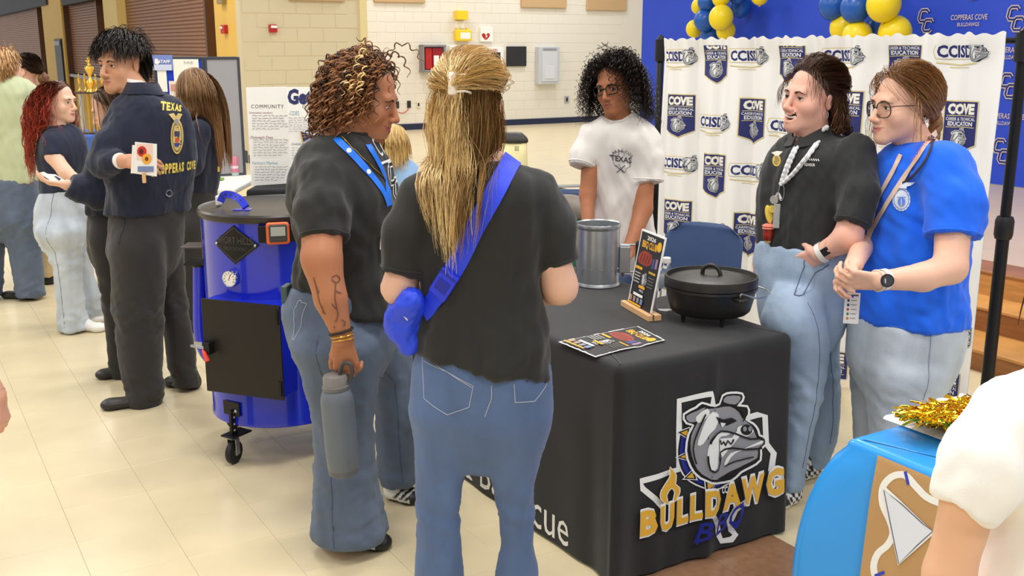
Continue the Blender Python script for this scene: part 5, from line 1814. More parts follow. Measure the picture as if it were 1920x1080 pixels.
# ================================================================== PEOPLE: BUILDERS
def frame(f, pitch=0.0, roll=0.0):
	"""columns right, forward, up ; pitch > 0 looks down (degrees)"""
	f0 = nrm([f[0], f[1], 0])
	r = np.cross(f0, Z3)
	a, b = math.radians(pitch), math.radians(roll)
	fw = f0 * math.cos(a) - Z3 * math.sin(a)
	up = f0 * math.sin(a) + Z3 * math.cos(a)
	r2 = r * math.cos(b) + up * math.sin(b)
	u2 = -r * math.sin(b) + up * math.cos(b)
	return np.stack([r2, fw, u2], 1)
def depth_of(p):
	return p[1] * _cs + (CAM_H - p[2]) * _sn
def sil(Y, rows, f, rho=.62, cb=1.0):
	"""stations from outline rows (py, x_left, x_right[, dY])"""
	f = nrm([f[0], f[1], 0])
	out = []
	for r in rows:
		py, xl, xr = r[:3]
		y = Y + (r[3] if len(r) > 3 else 0)
		rh = r[4] if len(r) > 4 else rho
		p = P((xl + xr) / 2, py, y)
		w = (xr - xl) / 2 / FPX * depth_of(p)
		a = w / math.sqrt(f[1] ** 2 + (rh * f[0]) ** 2)
		out.append((p[2], p[0], p[1], a, a * rh, a * rh * cb))
	return out
def head_sdf(F, C, R, s, o):
	L = lambda x, y, z: C + R @ (np.array([x, y, z]) * s)
	E = lambda x, y, z, r, k, op='u': F.ell(L(x, y, z), np.asarray(r) * s, R, k * s, op)
	K = lambda a, b, ra, rb, k, op='u': F.cone(L(*a), L(*b), ra * s, rb * s, k * s, op)
	jw, fat, sm = o.get('jaw', 1.0), o.get('fat', 1.0), o.get('smile', 0.0)
	E(0, -.015, .035, (.073, .095, .085), .02)
	E(0, .026, -.03, (.060 * jw, .060, .078), .03)
	ns = o.get('nose', 1.0)
	for q in (-1, 1):
		K((q * .047 * jw, .0, -.052), (q * .012, .070, -.096), .021 * fat, .017, .03)
		E(q * .039 * fat, .050, -.034 + .004 * sm, (.026 * fat,) * 3, .025)
	E(0, .074, -.099, (.020, .016, .015), .02)
	if o.get('chin2'):
		E(0, .035, -.104, (.040, .040, .022), .025)
	K((-.036, .077, .021), (.036, .077, .021), .011 * o.get('brow', 1), .011 * o.get('brow', 1), .02)
	for q in (-1, 1):
		E(q * .032, .097, .001, (.018, .017, .011), .012, 's')
	K((0, .085, .010), (0, .106 + .002 * ns, -.033), .0075, .0100 * ns, .012)
	E(0, .107 + .003 * (ns - 1) * 5, -.036, (.0105 * ns, .010 * ns, .0095 * ns), .008)
	for q in (-1, 1):
		E(q * .0115 * ns, .098, -.040, (.0082 * ns, .0095, .0075), .007)
		E(q * .006 * ns, .102, -.0475, (.0035, .005, .0028), .003, 's')
	E(0, .076, -.066, (.028, .021, .022), .02)
	op = o.get('eye', 1.0)
	for q in (-1, 1):
		E(q * .032, .0715, 0, (.0150, .0145, .0140), .004)
		E(q * .032, .0865, -.0005, (.0128, .012, .0046 * op), .002, 's')
	cz, cy = -.068 + .008 * sm, .083 - .007 * sm
	cx = .023 + .0065 * sm
	for q in (-1, 1):
		K((q * cx, cy, cz), (q * .004, .0950, -.0635), .003, .0052, .005)
		K((q * cx, cy, cz), (q * .003, .0945, -.0745 - (.004 if o.get('open') else .001) * sm), .003, .0063, .006)
	if o.get('open'):
		E(0, .094, -.0700, (.017 + .003 * sm, .014, .0085), .003, 's')
		for q in (-1, 1):
			E(q * (.014 + .004 * sm), .088, -.0695 + .0045 * sm, (.010, .013, .0062), .003, 's')
	else:
		for q in (-1, 1):
			K((q * (cx + .002), cy + .004, cz), (0, .1005, -.0685), .0016, .0018, .003, 's')
	if o.get('ears', True):
		for q in (-1, 1):
			Re = R @ np.array(frame((q * .28, 1)))
			F.ell(L(q * .0765, -.012, -.006), np.array([.0062, .0175, .030]) * s, Re, .006 * s)
			F.ell(L(q * .0825, -.009, -.004), np.array([.004, .0095, .019]) * s, Re, .004 * s, 's')
def cube_sphere(n=8):
	g = np.linspace(-1, 1, n + 1)
	Vs, Qs = [], []
	for ax in range(3):
		for sg in (-1, 1):
			a, b = np.meshgrid(np.tan(g * math.pi / 4), np.tan(g * math.pi / 4), indexing='ij')
			v = np.zeros((n + 1, n + 1, 3))
			v[..., ax] = sg
			v[..., (ax + 1) % 3] = a
			v[..., (ax + 2) % 3] = b
			v = v.reshape(-1, 3)
			v /= np.linalg.norm(v, axis=1, keepdims=True)
			I = (np.arange(n)[:, None] * (n + 1) + np.arange(n)).ravel() + len(Vs) * (n + 1) ** 2
			q = np.stack([I, I + n + 1, I + n + 2, I + 1], 1)
			Vs.append(v)
			Qs.append(q if sg > 0 else q[:, ::-1])
	return np.concatenate(Vs), np.concatenate(Qs)
_CSV, _CSQ = cube_sphere()
def tube_np(paths, rad, ns=3):
	"""paths (N,M,3), rad (N,M) -> verts, quads"""
	N, M, _ = paths.shape
	T = np.gradient(paths, axis=1)
	T /= np.linalg.norm(T, axis=2, keepdims=True) + 1e-12
	ref = np.where(np.abs(T[:, :1, 2:3]) > .8, np.array([1., .3, 0]), np.array([0, .2, 1.]))
	ref = np.broadcast_to(ref, T.shape)
	A = np.cross(T, ref)
	A /= np.linalg.norm(A, axis=2, keepdims=True) + 1e-12
	B = np.cross(T, A)
	if ns == 2:                                # open V-shaped ribbon
		r_ = rad[..., None]
		v = np.stack([paths + r_ * A, paths + r_ * .7 * B, paths - r_ * A], 2)
		idx = np.arange(N * M * 3).reshape(N, M, 3)
		q = [np.stack([idx[:, :-1, j], idx[:, :-1, j + 1], idx[:, 1:, j + 1], idx[:, 1:, j]], -1).reshape(-1, 4) for j in (0, 1)]
		return v.reshape(-1, 3), np.concatenate(q)
	v = []
	for j in range(ns):
		t = 2 * math.pi * j / ns
		v.append(paths + rad[..., None] * (math.cos(t) * A + math.sin(t) * B))
	v = np.stack(v, 2)                         # N,M,ns,3
	idx = np.arange(N * M * ns).reshape(N, M, ns)
	q = []
	for j in range(ns):
		j2 = (j + 1) % ns
		q.append(np.stack([idx[:, :-1, j], idx[:, :-1, j2], idx[:, 1:, j2], idx[:, 1:, j]], -1).reshape(-1, 4))
	return v.reshape(-1, 3), np.concatenate(q)
m_skin = mat('skin', None, .48, attr=True, bump=.05, bscale=500, sss=.12, spec=.4)
m_eye = mat('eye', None, .12, attr=True, spec=.5)
m_hair = mat('hair', None, .42, attr=True, spec=.45)
def fabric(nm, col, rough=.85, bump=.15, bscale=600, var=.04, vscale=9, **k):
	return mat(nm, col, rough, bump=bump, bscale=bscale, var=var, vscale=vscale, sheen=.15, **k)
def denim(nm, col):
	return mat(nm, col, .8, bump=.35, bscale=420, var=.16, vscale=10, stretch=(1, 1, .35), sheen=.1)
HL_Y = np.array([-1.0, -.45, -.1, .12, .35, .62, .74, .86])
HL_Z = np.array([-.62, -.55, -.10, -.16, .20, .52, .74, 1.2])
def hair_mask(d, lift=0.0):
	return d[:, 2] > np.interp(d[:, 1], HL_Y, HL_Z) + lift
def hand_sdf(F, w, d, n, side, size=1.0, curl=(25, 35, 25), spread=.12, thumb=(.5, .75, .35), fc=None):
	"""w wrist, d towards the fingers, n the way the palm faces, side +1/-1 picks the thumb side of cross(d, n)"""
	d = nrm(d)
	n = nrm(np.asarray(n) - d * np.dot(n, d))
	t = np.cross(d, n) * side
	z = size
	kn = [w + d * q[0] * z + t * q[1] * z for q in ((.088, .031), (.092, .010), (.088, -.011), (.078, -.030))]
	for i, q in enumerate(kn):
		F.cone(w + t * (.012 - .008 * i) * z, q, .0155 * z, .0115 * z, .012 * z, sq=(n, 1.25))
	tips = []
	for i, (q, L) in enumerate(zip(kn, (.074, .083, .077, .060))):
		a = 0.0
		sp = (1.5 - i) * spread * .35
		p = q
		r = .0098 * z * (1 - .05 * i)
		cl = curl if fc is None else fc[i]
		for j, fr in enumerate((.45, .31, .24)):
			a += math.radians(cl[j])
			dd = nrm((d * math.cos(a) + n * math.sin(a)) + t * sp)
			p2 = p + dd * L * fr * z
			F.cone(p, p2, r, r * .90, .004 * z)
			p, r = p2, r * .90
		tips.append((p, dd))
	b = w + d * .022 * z + t * .020 * z
	td = nrm(d * thumb[0] + t * thumb[1] + n * thumb[2])
	p1 = b + td * .040 * z
	F.cone(b, p1, .016 * z, .0115 * z, .012 * z)
	td2 = nrm(td + d * .5 + n * .25)
	p2 = p1 + td2 * .032 * z
	F.cone(p1, p2, .011 * z, .0098 * z, .004 * z)
	p3 = p2 + nrm(td2 + n * .2) * .026 * z
	F.cone(p2, p3, .0098 * z, .0078 * z, .004 * z)
	tips.append((p3, td2))
	return tips
class Person:
	def __init__(s, label, base, skin=(224, 178, 150), group=None):
		s.root = empty('person', (base[0], base[1], 0), label, 'person', group)
		s.B = Fld()
		s.skin = lin(skin)
		s.boxes = []
		s.head = None
		s.extra = []
	def set_head(s, C, f, pitch=0, roll=0, scale=1.0, lips=(176, 96, 92), brow=(70, 50, 38), iris=(84, 58, 40), hair=(60, 44, 34), gaze=(0, 1, 0), h=.0033, scalp=True, hl=0.0, blush=.12, makeup=None, fade=None, stub=None, browk=1.0, **o):
		R = frame(f, pitch, roll)
		s.head = dict(C=np.asarray(C, float), R=R, s=scale, o=o, lips=lin(lips), hair=lin(hair), hl=hl, scalp=scalp, blush=blush, fade=fade, stub=stub)
		head_sdf(s.B, C, R, scale, o)
		r = .155 * scale
		up = R[:, 2]
		s.boxes.append((C - r + np.array([0, 0, .03 * scale]), C + r, h))
		L = lambda x, y, z: C + R @ (np.array([x, y, z]) * scale)
		op = o.get('eye', 1.0)
		g = nrm(gaze)
		for q in (-1, 1):
			v = _CSV.copy()
			col = np.tile(lin((238, 234, 228)), (len(v), 1))
			gg = v @ g
			col[gg > .86] = lin(iris)
			col[gg > .965] = lin((14, 12, 12))
			P_ = np.array([L(*(np.array([q * .032, .0715, 0]) + p * .0132)) for p in v])
			s.extra.append((P_, _CSQ, col, 1))
			lx = np.array([[q * .0200, .0815, .0010], [q * .026, .0860, .0046 * op], [q * .034, .0865, .0052 * op], [q * .0450, .0790, .0016]])
			pa = np.array([[L(*p) for p in smooth_loop(lx, 4, False)]])
			vv, qq = tube_np(pa, np.full(pa.shape[:2], .0011 * scale), 4)
			s.extra.append((vv, qq, np.tile(lin((34, 24, 22)), (len(vv), 1)), 0))
		s.head['brow'] = (lin(brow), browk, o.get('browz', 0))
		if o.get('open'):
			sm = o.get('smile', 0)
			tx = np.linspace(-.017, .017, 9)
			for z0, m_ in ((-.0655, 1),):
				pts = np.array([[L(x * (1 + .30 * sm), .0862 - 20 * x * x, z0 - .002 + .0032 * sm * (x / .018) ** 2) for x in tx]])
				vv, qq = tube_np(pts, np.full(pts.shape[:2], .0037 * scale), 6)
				s.extra.append((vv, qq, np.tile(lin((244, 240, 232)), (len(vv), 1)), 1))
		return s
	def limb(s, pts, rs, k=.02):
		s.B.chain(pts, rs, k)
		return s
	def hand(s, w, d, n, side, h=.0036, pad=.10, **k):
		tips = hand_sdf(s.B, np.asarray(w, float), d, n, side, **k)
		c = np.asarray(w) + nrm(d) * .08
		s.boxes.append((c - pad, c + pad, h))
		return tips
	def build(s, coarse=.012, tint=None):
		Vs, Qs = s.B.mesh(coarse)
		cen = Vs[Qs].mean(1)
		keep = np.ones(len(Qs), bool)
		parts = []
		done = []
		for lo, hi, h in s.boxes:
			keep &= ~((cen > lo + coarse * 1.5) & (cen < hi - coarse * 1.5)).all(1)
			v, q = s.B.mesh(h, lo, hi)
			if len(q) == 0:
				continue
			cq = v[q].mean(1)
			k2 = ((cq > lo) & (cq < hi)).all(1)
			for l2, h2 in done:
				k2 &= ~((cq > l2 + .004) & (cq < h2 - .004)).all(1)
			done.append((lo, hi))
			v, q = submesh(v, q, k2)
			if len(q):
				parts.append((v, q))
		v, q = submesh(Vs, Qs, keep)
		parts.insert(0, (v, q))
		AV, AQ, AC, AM, n = [], [], [], [], 0
		for v, q in parts:
			v = relax(v, q, 1, .35)
			c = s.colour(v)
			AV.append(v)
			AQ.append(q + n)
			AC.append(c)
			AM += [0] * len(q)
			n += len(v)
		if s.head is not None:
			H = s.head
			bvt = BVHTree.FromPolygons([Vector(k) for k in np.concatenate(AV)], [tuple(k) for k in np.concatenate(AQ)])
			bc_, bk_, bz_ = H['brow']
			rg = np.random.RandomState(1)
			st_ = []
			for sd in (-1, 1):
				for k in range(54):
					t = k / 53.0
					x = .012 + .033 * t
					zc_ = np.interp(t, [0, .55, 1], [.0165, .0225, .0165]) + bz_ + rg.normal() * np.interp(t, [0, .3, 1], [.0017, .0015, .0006]) * bk_
					row = []
					for e in np.linspace(0, 1, 4):
						xx, zz_ = x + .0075 * e * (1 - .5 * t), zc_ + (.0022 - .004 * t) * e
						h_ = bvt.ray_cast(Vector(s.L(sd * xx, .2, zz_)), Vector(-H['R'][:, 1]), .3)
						row.append(np.array(h_[0]) + H['R'][:, 1] * .0006 if h_[0] is not None else s.L(sd * xx, .085, zz_))
					st_.append(row)
			vv, qq = tube_np(np.array(st_), np.full((len(st_), 4), .00075 * H['s']), 3)
			s.extra.append((vv, qq, np.tile(bc_, (len(vv), 1)), 0))
		for v, q, c, m in s.extra:
			AV.append(v)
			AQ.append(q + n)
			AC.append(c)
			AM += [m] * len(q)
			n += len(v)
		s.body = mk('body', np.concatenate(AV), np.concatenate(AQ), [m_skin, m_eye], s.root, True, np.clip(np.concatenate(AC), 0, 1), AM)
		return s
	def colour(s, v):
		c = np.tile(s.skin, (len(v), 1))
		H = s.head
		if H is None:
			return c
		l = (v - H['C']) @ H['R'] / H['s']
		x, y, z = np.abs(l[:, 0]), l[:, 1], l[:, 2]
		sm = H['o'].get('smile', 0)
		zz = z + .069 - .009 * sm * np.clip(x / .026, 0, 1.2) ** 2
		lip = np.clip(1.6 - 1.6 * np.sqrt((x / (.026 + .006 * sm)) ** 2 + (zz / np.where(zz > 0, .0088, .0108)) ** 2), 0, 1) * (y > .07)
		lip = np.clip(lip * 2.2, 0, 1)[:, None]
		near = (np.linalg.norm(l, axis=1) < .2)[:, None]
		bl = np.exp(-(((x - .042) / .02) ** 2 + ((z + .032) / .018) ** 2))[:, None] * (y > .02)[:, None] * H['blush']
		nose = np.exp(-((x / .014) ** 2 + ((z + .036) / .012) ** 2))[:, None] * (y > .09)[:, None] * H['blush']
		red = s.skin * np.array([1.0, .62, .58])
		c = np.where(near, c * (1 - bl - nose) + red * (bl + nose), c)
		c = np.where(near, c * (1 - lip) + H['lips'] * lip, c)
		eye = np.exp(-(((x - .032) / .017) ** 2 + ((z - .0) / .011) ** 2))[:, None] * (y > .05)[:, None]
		c = np.where(near, c * (1 - .22 * eye), c)
		if H['o'].get('open'):
			mo = ((x < .026) & (np.abs(zz) < .008) & (y < .0885) & (y > .055) & (z < -.045))
			c[mo] = lin((90, 36, 36))
		if H['stub'] is not None:
			st_ = np.exp(-((x / .024) ** 2 + ((z + .054) / .006) ** 2)) * (y > .07) * .7
			st_ = st_ + np.exp(-((x / .03) ** 2 + ((z + .102) / .012) ** 2)) * (y > .03) * .25
			st_ = np.clip(st_, 0, 1)[:, None] * (1 - lip)
			c = c * (1 - st_) + lin(H['stub']) * st_
		if H['scalp']:
			d = (l - np.array([0, -.015, .035])) / np.array([.073, .095, .085])
			nn = np.linalg.norm(d, axis=1)
			d /= nn[:, None] + 1e-9
			m = hair_mask(d, H['hl'] - .05) & (nn < 1.12) & (nn > .8)
			c[m] = H['hair']
			if H['fade'] is not None:
				m2 = m & (d[:, 1] > -.35) & (d[:, 2] < .42)
				k = np.clip((.42 - d[m2, 2]) / .5, 0, 1)[:, None]
				c[m2] = H['hair'] * (1 - k) + s.skin * k
		return c
	# ---------------- clothes
	def wear(s, name, F, h, m, amp=.004, wl=.12, aspect=(1, 1, .45), seed=0, rl=1, label=None, zone=None, th=None):
		v, q = F.mesh(h)
		v = relax(v, q, rl, .5)
		if amp:
			n = vnormals(v, q)
			w = folds(v, seed, wl, aspect) + .42 * folds(v, seed + 50, wl * .42, (aspect[0], aspect[1], aspect[2] * 1.2), 1.0, 4)
			if zone is not None:
				w = w * zone(v)
			v = v + n * (amp * w)[:, None]
		o = mk(name, v, q, m, s.root, True)
		if label:
			o['label'] = label
		return o
	def collar_ring(s, bv, c, r, m, up=None, rad=.007, name='collar', n=36, k=(1., 1.)):
		pts = []
		for i in range(n):
			t = 2 * math.pi * i / n
			p = np.asarray(c) + np.array([math.cos(t) * r * k[0], math.sin(t) * r * k[1], .12])
			hit = bv.ray_cast(Vector(p), Vector((0, 0, -1)), .35)
			if hit[0] is not None:
				pts.append(np.array(hit[0]) + Z3 * .001)
		if len(pts) > 8:
			pts = np.array(pts)
			pts = (pts + np.roll(pts, 1, 0) + np.roll(pts, -1, 0)) / 3
			return MB().tube(pts, rad, 8, closed=True).build(name, m, s.root, True)
	# ---------------- hair
	def hair(s, N, seg, M, _q, comb, grav=.25, stiff=1.0, layer=(.004, .02), curl=0.0, lam=.05, rad=.0011, ns=2, cols=None, seed=1, bv=None, thick=.006,
			 mask=None, lift=.45, name='hair', lenvar=.2, jit=.12, ramp=.2, clump=0.0, keepout=None, density=None, face_clear=True, gather=0.0):
		"""strands that leave the scalp along comb(d) and hang; returns (verts, quads, cols)"""
		H = s.head
		rg = np.random.RandomState(seed)
		d = rg.normal(size=(N * 6, 3))
		d /= np.linalg.norm(d, axis=1, keepdims=True)
		ok = hair_mask(d, H['hl'])
		if mask is not None:
			ok &= mask(d)
		d = d[ok][:N]
		n = len(d)
		e_r = np.array([.073, .095, .085])
		e_c = np.array([0, -.015, .035])
		S, R, C = H['s'], H['R'], H['C']
		lay = layer[0] + (layer[1] - layer[0]) * rg.rand(n, 1)
		nl = d / e_r
		nl /= np.linalg.norm(nl, axis=1, keepdims=True)
		p = e_c + d * e_r * .985
		cb = comb(d, rg)
		dr = nl * lift + cb + rg.normal(size=(n, 3)) * jit
		dr /= np.linalg.norm(dr, axis=1, keepdims=True)
		g = R.T @ np.array([0, 0, -1.0])
		L = seg * (1 - lenvar + 2 * lenvar * rg.rand(n, 1)) / S
		path = [p]
		for i in range(M - 1):
			dr = dr * stiff + g * grav * (1 + .10 * i) + rg.normal(size=(n, 3)) * jit * .25
			dr /= np.linalg.norm(dr, axis=1, keepdims=True)
			q = p + dr * L
			er = e_r + lay * min(1, (i + 1) / 3)
			w = (q - e_c) / er
			k = np.linalg.norm(w, axis=1, keepdims=True)
			q = np.where(k < 1, e_c + w / k * er, q)
			nk = q.copy()
			if face_clear:
				lowz = (q[:, 2] < -.02) & (q[:, 2] > -.2)
				rr_ = np.sqrt(q[:, 0] ** 2 + (q[:, 1] + .015) ** 2)
				need = .066 + lay[:, 0] * .6
				m_ = lowz & (rr_ < need)
				fct = np.where(m_, need / np.maximum(rr_, 1e-3), 1)
				q[:, 0] *= fct
				q[:, 1] = (q[:, 1] + .015) * fct - .015
				fm = (q[:, 1] > .035) & (q[:, 2] < .045) & (q[:, 2] > -.12) & (np.abs(q[:, 0]) < .058)
				q[fm, 0] = np.sign(q[fm, 0] + 1e-6) * .060
			if gather:
				q[:, 0] *= np.where(q[:, 2] < -.08, 1 - gather, 1)
			dr = q - p
			dr /= np.linalg.norm(dr, axis=1, keepdims=True) + 1e-9
			if bv is not None:
				W = C + (q * S) @ R.T
				zt = C[2] - .09 * S
				for j in np.nonzero(W[:, 2] < zt)[0]:
					hit = bv.find_nearest(Vector(W[j]), .25)
					if hit[0] is not None:
						hp, hn = np.array(hit[0]), np.array(hit[1])
						dd = (W[j] - hp) @ hn
						tk = thick * (.4 + 1.2 * lay[j, 0] / layer[1])
						if dd < tk:
							W[j] = W[j] + hn * (tk - dd)
				q = ((W - C) @ R) / S
			path.append(q)
			p = q
		pa = np.stack(path, 1)
		pw = C + (pa * S) @ R.T
		if curl > 0:
			k0 = 6
			M2 = max(M, int(M * seg / lam * 7.4))
			t = np.linspace(0, M - 1, M2)
			i0 = np.clip(np.floor(t).astype(int), 0, M - 2)
			f_ = (t - i0)[None, :, None]
			pw = pw[:, i0] * (1 - f_) + pw[:, i0 + 1] * f_
			T = np.gradient(pw, axis=1)
			T /= np.linalg.norm(T, axis=2, keepdims=True) + 1e-12
			A = np.cross(T, np.array([.3, .9, .2]))
			A /= np.linalg.norm(A, axis=2, keepdims=True) + 1e-12
			B_ = np.cross(T, A)
			al = t / (M - 1) * (M - 1) * seg
			ph = rg.rand(n, 1) * 6.28
			ll = lam * (.75 + .5 * rg.rand(n, 1))
			am = curl * (.6 + .8 * rg.rand(n, 1)) * np.clip(al / (ramp * al[-1]), 0, 1)[None]
			th_ = ph + 2 * math.pi * al[None] / ll
			pw = pw + (am * np.cos(th_))[..., None] * A + (am * np.sin(th_))[..., None] * B_
		MM = pw.shape[1]
		tp = np.linspace(0, 1, MM)
		rd = rad * (.7 + .6 * rg.rand(n, 1)) * np.interp(tp, [0, .1, .75, 1], [.8, 1, .95, .35])[None]
		v, q = tube_np(pw, rd, ns)
		c = cols(d, tp, rg, n)                      # n, MM, 3
		c = np.repeat(c[:, :, None, :], max(ns, 3), 2).reshape(-1, 3)
		return v, q, c
	def pull(s, N, T, cols, seed=2, layer=(.004, .016), M=14, rad=.0012, mask=None, sag=.0, wob=.004, tail=None, ns=2, bulge=0.0):
		"""strands combed over the scalp to a tie point T (head-local)"""
		H = s.head
		rg = np.random.RandomState(seed)
		d = rg.normal(size=(N * 6, 3))
		d /= np.linalg.norm(d, axis=1, keepdims=True)
		ok = hair_mask(d, H['hl'])
		if mask is not None:
			ok &= mask(d)
		d = d[ok][:N]
		n = len(d)
		e_r, e_c = np.array([.073, .095, .085]), np.array([0, -.015, .035])
		T = np.asarray(T, float) + rg.normal(size=(n, 3)) * .006
		t = np.linspace(0, 1, M)[None, :, None]
		lay = (layer[0] + (layer[1] - layer[0]) * rg.rand(n, 1))[:, :, None]
		r0 = (e_c + d * e_r)[:, None, :]
		p = r0 * (1 - t) + T[:, None, :] * t
		p[..., 2] -= sag * np.sin(t[..., 0] * math.pi)
		er = e_r + lay * np.minimum(1, t * 5) + bulge * np.sin(t * math.pi)
		w = (p - e_c) / er
		k = np.linalg.norm(w, axis=2, keepdims=True)
		p = np.where(k < 1, e_c + w / k * er, p)
		p = p + wob * np.sin(t * 7 + rg.rand(n, 1, 1) * 6.28) * rg.normal(size=(n, 1, 3)) * .5
		if tail is not None:
			p = np.concatenate([p, tail(T, rg, n)], 1)
		pw = H['C'] + (p * H['s']) @ H['R'].T
		MM = pw.shape[1]
		tp = np.linspace(0, 1, MM)
		rd = rad * (.7 + .6 * rg.rand(n, 1)) * np.interp(tp, [0, .1, .85, 1], [.8, 1, .95, .5])[None]
		v, q = tube_np(pw, rd, ns)
		c = cols(d, tp, rg, n)
		return v, q, np.repeat(c[:, :, None, :], max(ns, 3), 2).reshape(-1, 3)
	def add_hair(s, parts, name='hair'):
		AV, AQ, AC, n = [], [], [], 0
		for v, q, c in parts:
			AV.append(v)
			AQ.append(q + n)
			AC.append(c)
			n += len(v)
		return mk(name, np.concatenate(AV), np.concatenate(AQ), m_hair, s.root, True, np.clip(np.concatenate(AC), 0, 1))
	def L(s, x, y, z):
		H = s.head
		return H['C'] + H['R'] @ (np.array([x, y, z]) * H['s'])
def shades(*pal, rootc=None, tipc=None, mix=.5, rk=.25):
	"""strand colours: random between palette entries, darker root / lighter tip"""
	P_ = np.array([lin(c) for c in pal])
	def f(d, tp, rg, n):
		a = rg.randint(0, len(P_), n)
		b = rg.randint(0, len(P_), n)
		w = rg.rand(n, 1)
		base = P_[a] * w + P_[b] * (1 - w)
		base = base * (.8 + .4 * rg.rand(n, 1))
		c = np.repeat(base[:, None, :], len(tp), 1)
		if rootc is not None:
			k = np.clip(1 - tp / rk, 0, 1)[None, :, None]
			c = c * (1 - k) + lin(rootc) * k
		if tipc is not None:
			k = np.clip((tp - .4) / .6, 0, 1)[None, :, None] * mix * 2 * rg.rand(n, 1, 1)
			k = np.clip(k, 0, 1)
			c = c * (1 - k) + lin(tipc) * k
		return c
	return f
def comb_part(side=1.0, down=.4, back=.3):
	def f(d, rg):
		c = np.zeros_like(d)
		c[:, 0] = np.sign(d[:, 0]) * side
		c[:, 1] = -back
		c[:, 2] = -down
		return c
	return f
def comb_dir(v):
	return lambda d, rg: np.tile(np.asarray(v, float), (len(d), 1))
m_sole = mcol((236, 234, 228), .5)
def shoe(per, heel, toe, w=.042, h=.06, col=(30, 28, 28), sole=(26, 24, 24), ankle=None, flat=False, style=None):
	"""shoe from heel to toe points on the floor"""
	heel, toe = np.array([heel[0], heel[1], 0.]), np.array([toe[0], toe[1], 0.])
	d = nrm(toe - heel)
	r = np.cross(d, Z3)
	L = np.linalg.norm(toe - heel)
	F = Fld()
	up = Z3
	F.cone(heel + d * .035 + up * .030, heel + d * L * .45 + up * .034, .034, .034, .02)
	F.cone(heel + d * L * .40 + up * .030, heel + d * (L - .05) + up * .022, .036, w, .025, sq=(Z3, 1.5))
	F.ell(heel + d * (L - .045) + up * .022, (w * .95, .045, .022), np.stack([r, d, up], 1), .02)
	if not flat:
		F.cone(heel + d * .045 + up * .04, heel + d * L * .30 + up * (h + .012), .034, .030, .025)
		F.cone(heel + d * .040 + up * .05, heel + d * .045 + up * (h + .02), .032, .032, .02)
	F.cut([0, 0, .001], -Z3)
	v, q = F.mesh(.0065)
	v = relax(v, q, 1, .4)
	l = (v - heel)
	x, y, z = l @ r, l @ d, v[:, 2]
	c = np.tile(lin(col), (len(v), 1))
	c[z < .016] = lin(sole)
	if style == 'stripe':
		c[(y > L * .80) & (z < .05)] = lin((30, 28, 28))
		c[(y > L * .62) & (y < L * .80) & (z > .024)] = lin((206, 202, 192))
		for k in range(3):
			t = y - z * .9 - (L * .26 + k * .026)
			c[(np.abs(t) < .0065) & (z > .02) & (z < .062)] = lin((28, 26, 26))
		c[(z < .014)] = lin((30, 28, 28))
		c[(z < .022) & (z >= .014) & (y < L * .8)] = lin((232, 228, 218))
	if style == 'check':
		ck = (np.floor(y / .014) + np.floor((z + np.abs(x) * .7) / .014)) % 2 == 0
		m_ = (z > .018) & (y < L * .62)
		c[m_ & ck] = lin((24, 22, 24))
		c[m_ & ~ck] = lin((236, 234, 228))
		c[(z > .018) & (y >= L * .62)] = lin((40, 38, 40))
		c[z < .018] = lin((240, 238, 232))
	o = mk('shoe', v, q, mat('shoe_surface', None, .45, attr=True), per.root, True, c)
	return o
def seam(per, bv, zs, c_of_z, direction, m, name='side_seam', r=.0022, parent=None, lift=.0005):
	"""thin stitched line: for each z cast from outside towards the leg centre"""
	pts = []
	dr = nrm(direction)
	for z in zs:
		c = c_of_z(z)
		p = np.array([c[0], c[1], z]) + dr * .4
		hit = bv.ray_cast(Vector(p), Vector(-dr), .6)
		if hit[0] is not None:
			pts.append(np.array(hit[0]) + np.array(hit[1]) * lift)
	if len(pts) > 3:
		return MB().tube(pts, r, 5).build(name, m, per.root, True)
def leg_center(rows):
	a = np.array(sorted(rows))
	return lambda z: (np.interp(z, a[:, 0], a[:, 1]), np.interp(z, a[:, 0], a[:, 2]))
def strap_on(per, name, pts, bv, w, m, th=.0012, lift=.002, dirn=None, n=40, parent=None):
	"""ribbon through control points snapped to the nearest surface"""
	p = smooth_loop(np.asarray(pts, float), max(2, n // max(len(pts) - 1, 1)), False)
	q, nr = [], []
	for a in p:
		hit = bv.find_nearest(Vector(a), .4) if dirn is None else None
		if dirn is not None:
			dd = nrm(a - np.array([0, 0, CAM_H])) if dirn == 'cam' else nrm(dirn)
			h2 = bv.ray_cast(Vector(a - dd * .35), Vector(dd), .9)
			hit = h2
		if hit is None or hit[0] is None:
			q.append(a)
			nr.append(nr[-1] if nr else np.array([0, -1, 0]))
			continue
		q.append(np.array(hit[0]) + np.array(hit[1]) * lift)
		nr.append(np.array(hit[1]))
	q, nr = np.array(q), np.array(nr)
	for _ in range(3):
		q[1:-1] = (q[:-2] + 2 * q[1:-1] + q[2:]) / 4
		nr[1:-1] = (nr[:-2] + 2 * nr[1:-1] + nr[2:]) / 4
	return MB().ribbon(q, nr, w, th).build(name, m, parent or per.root, True), q, nr
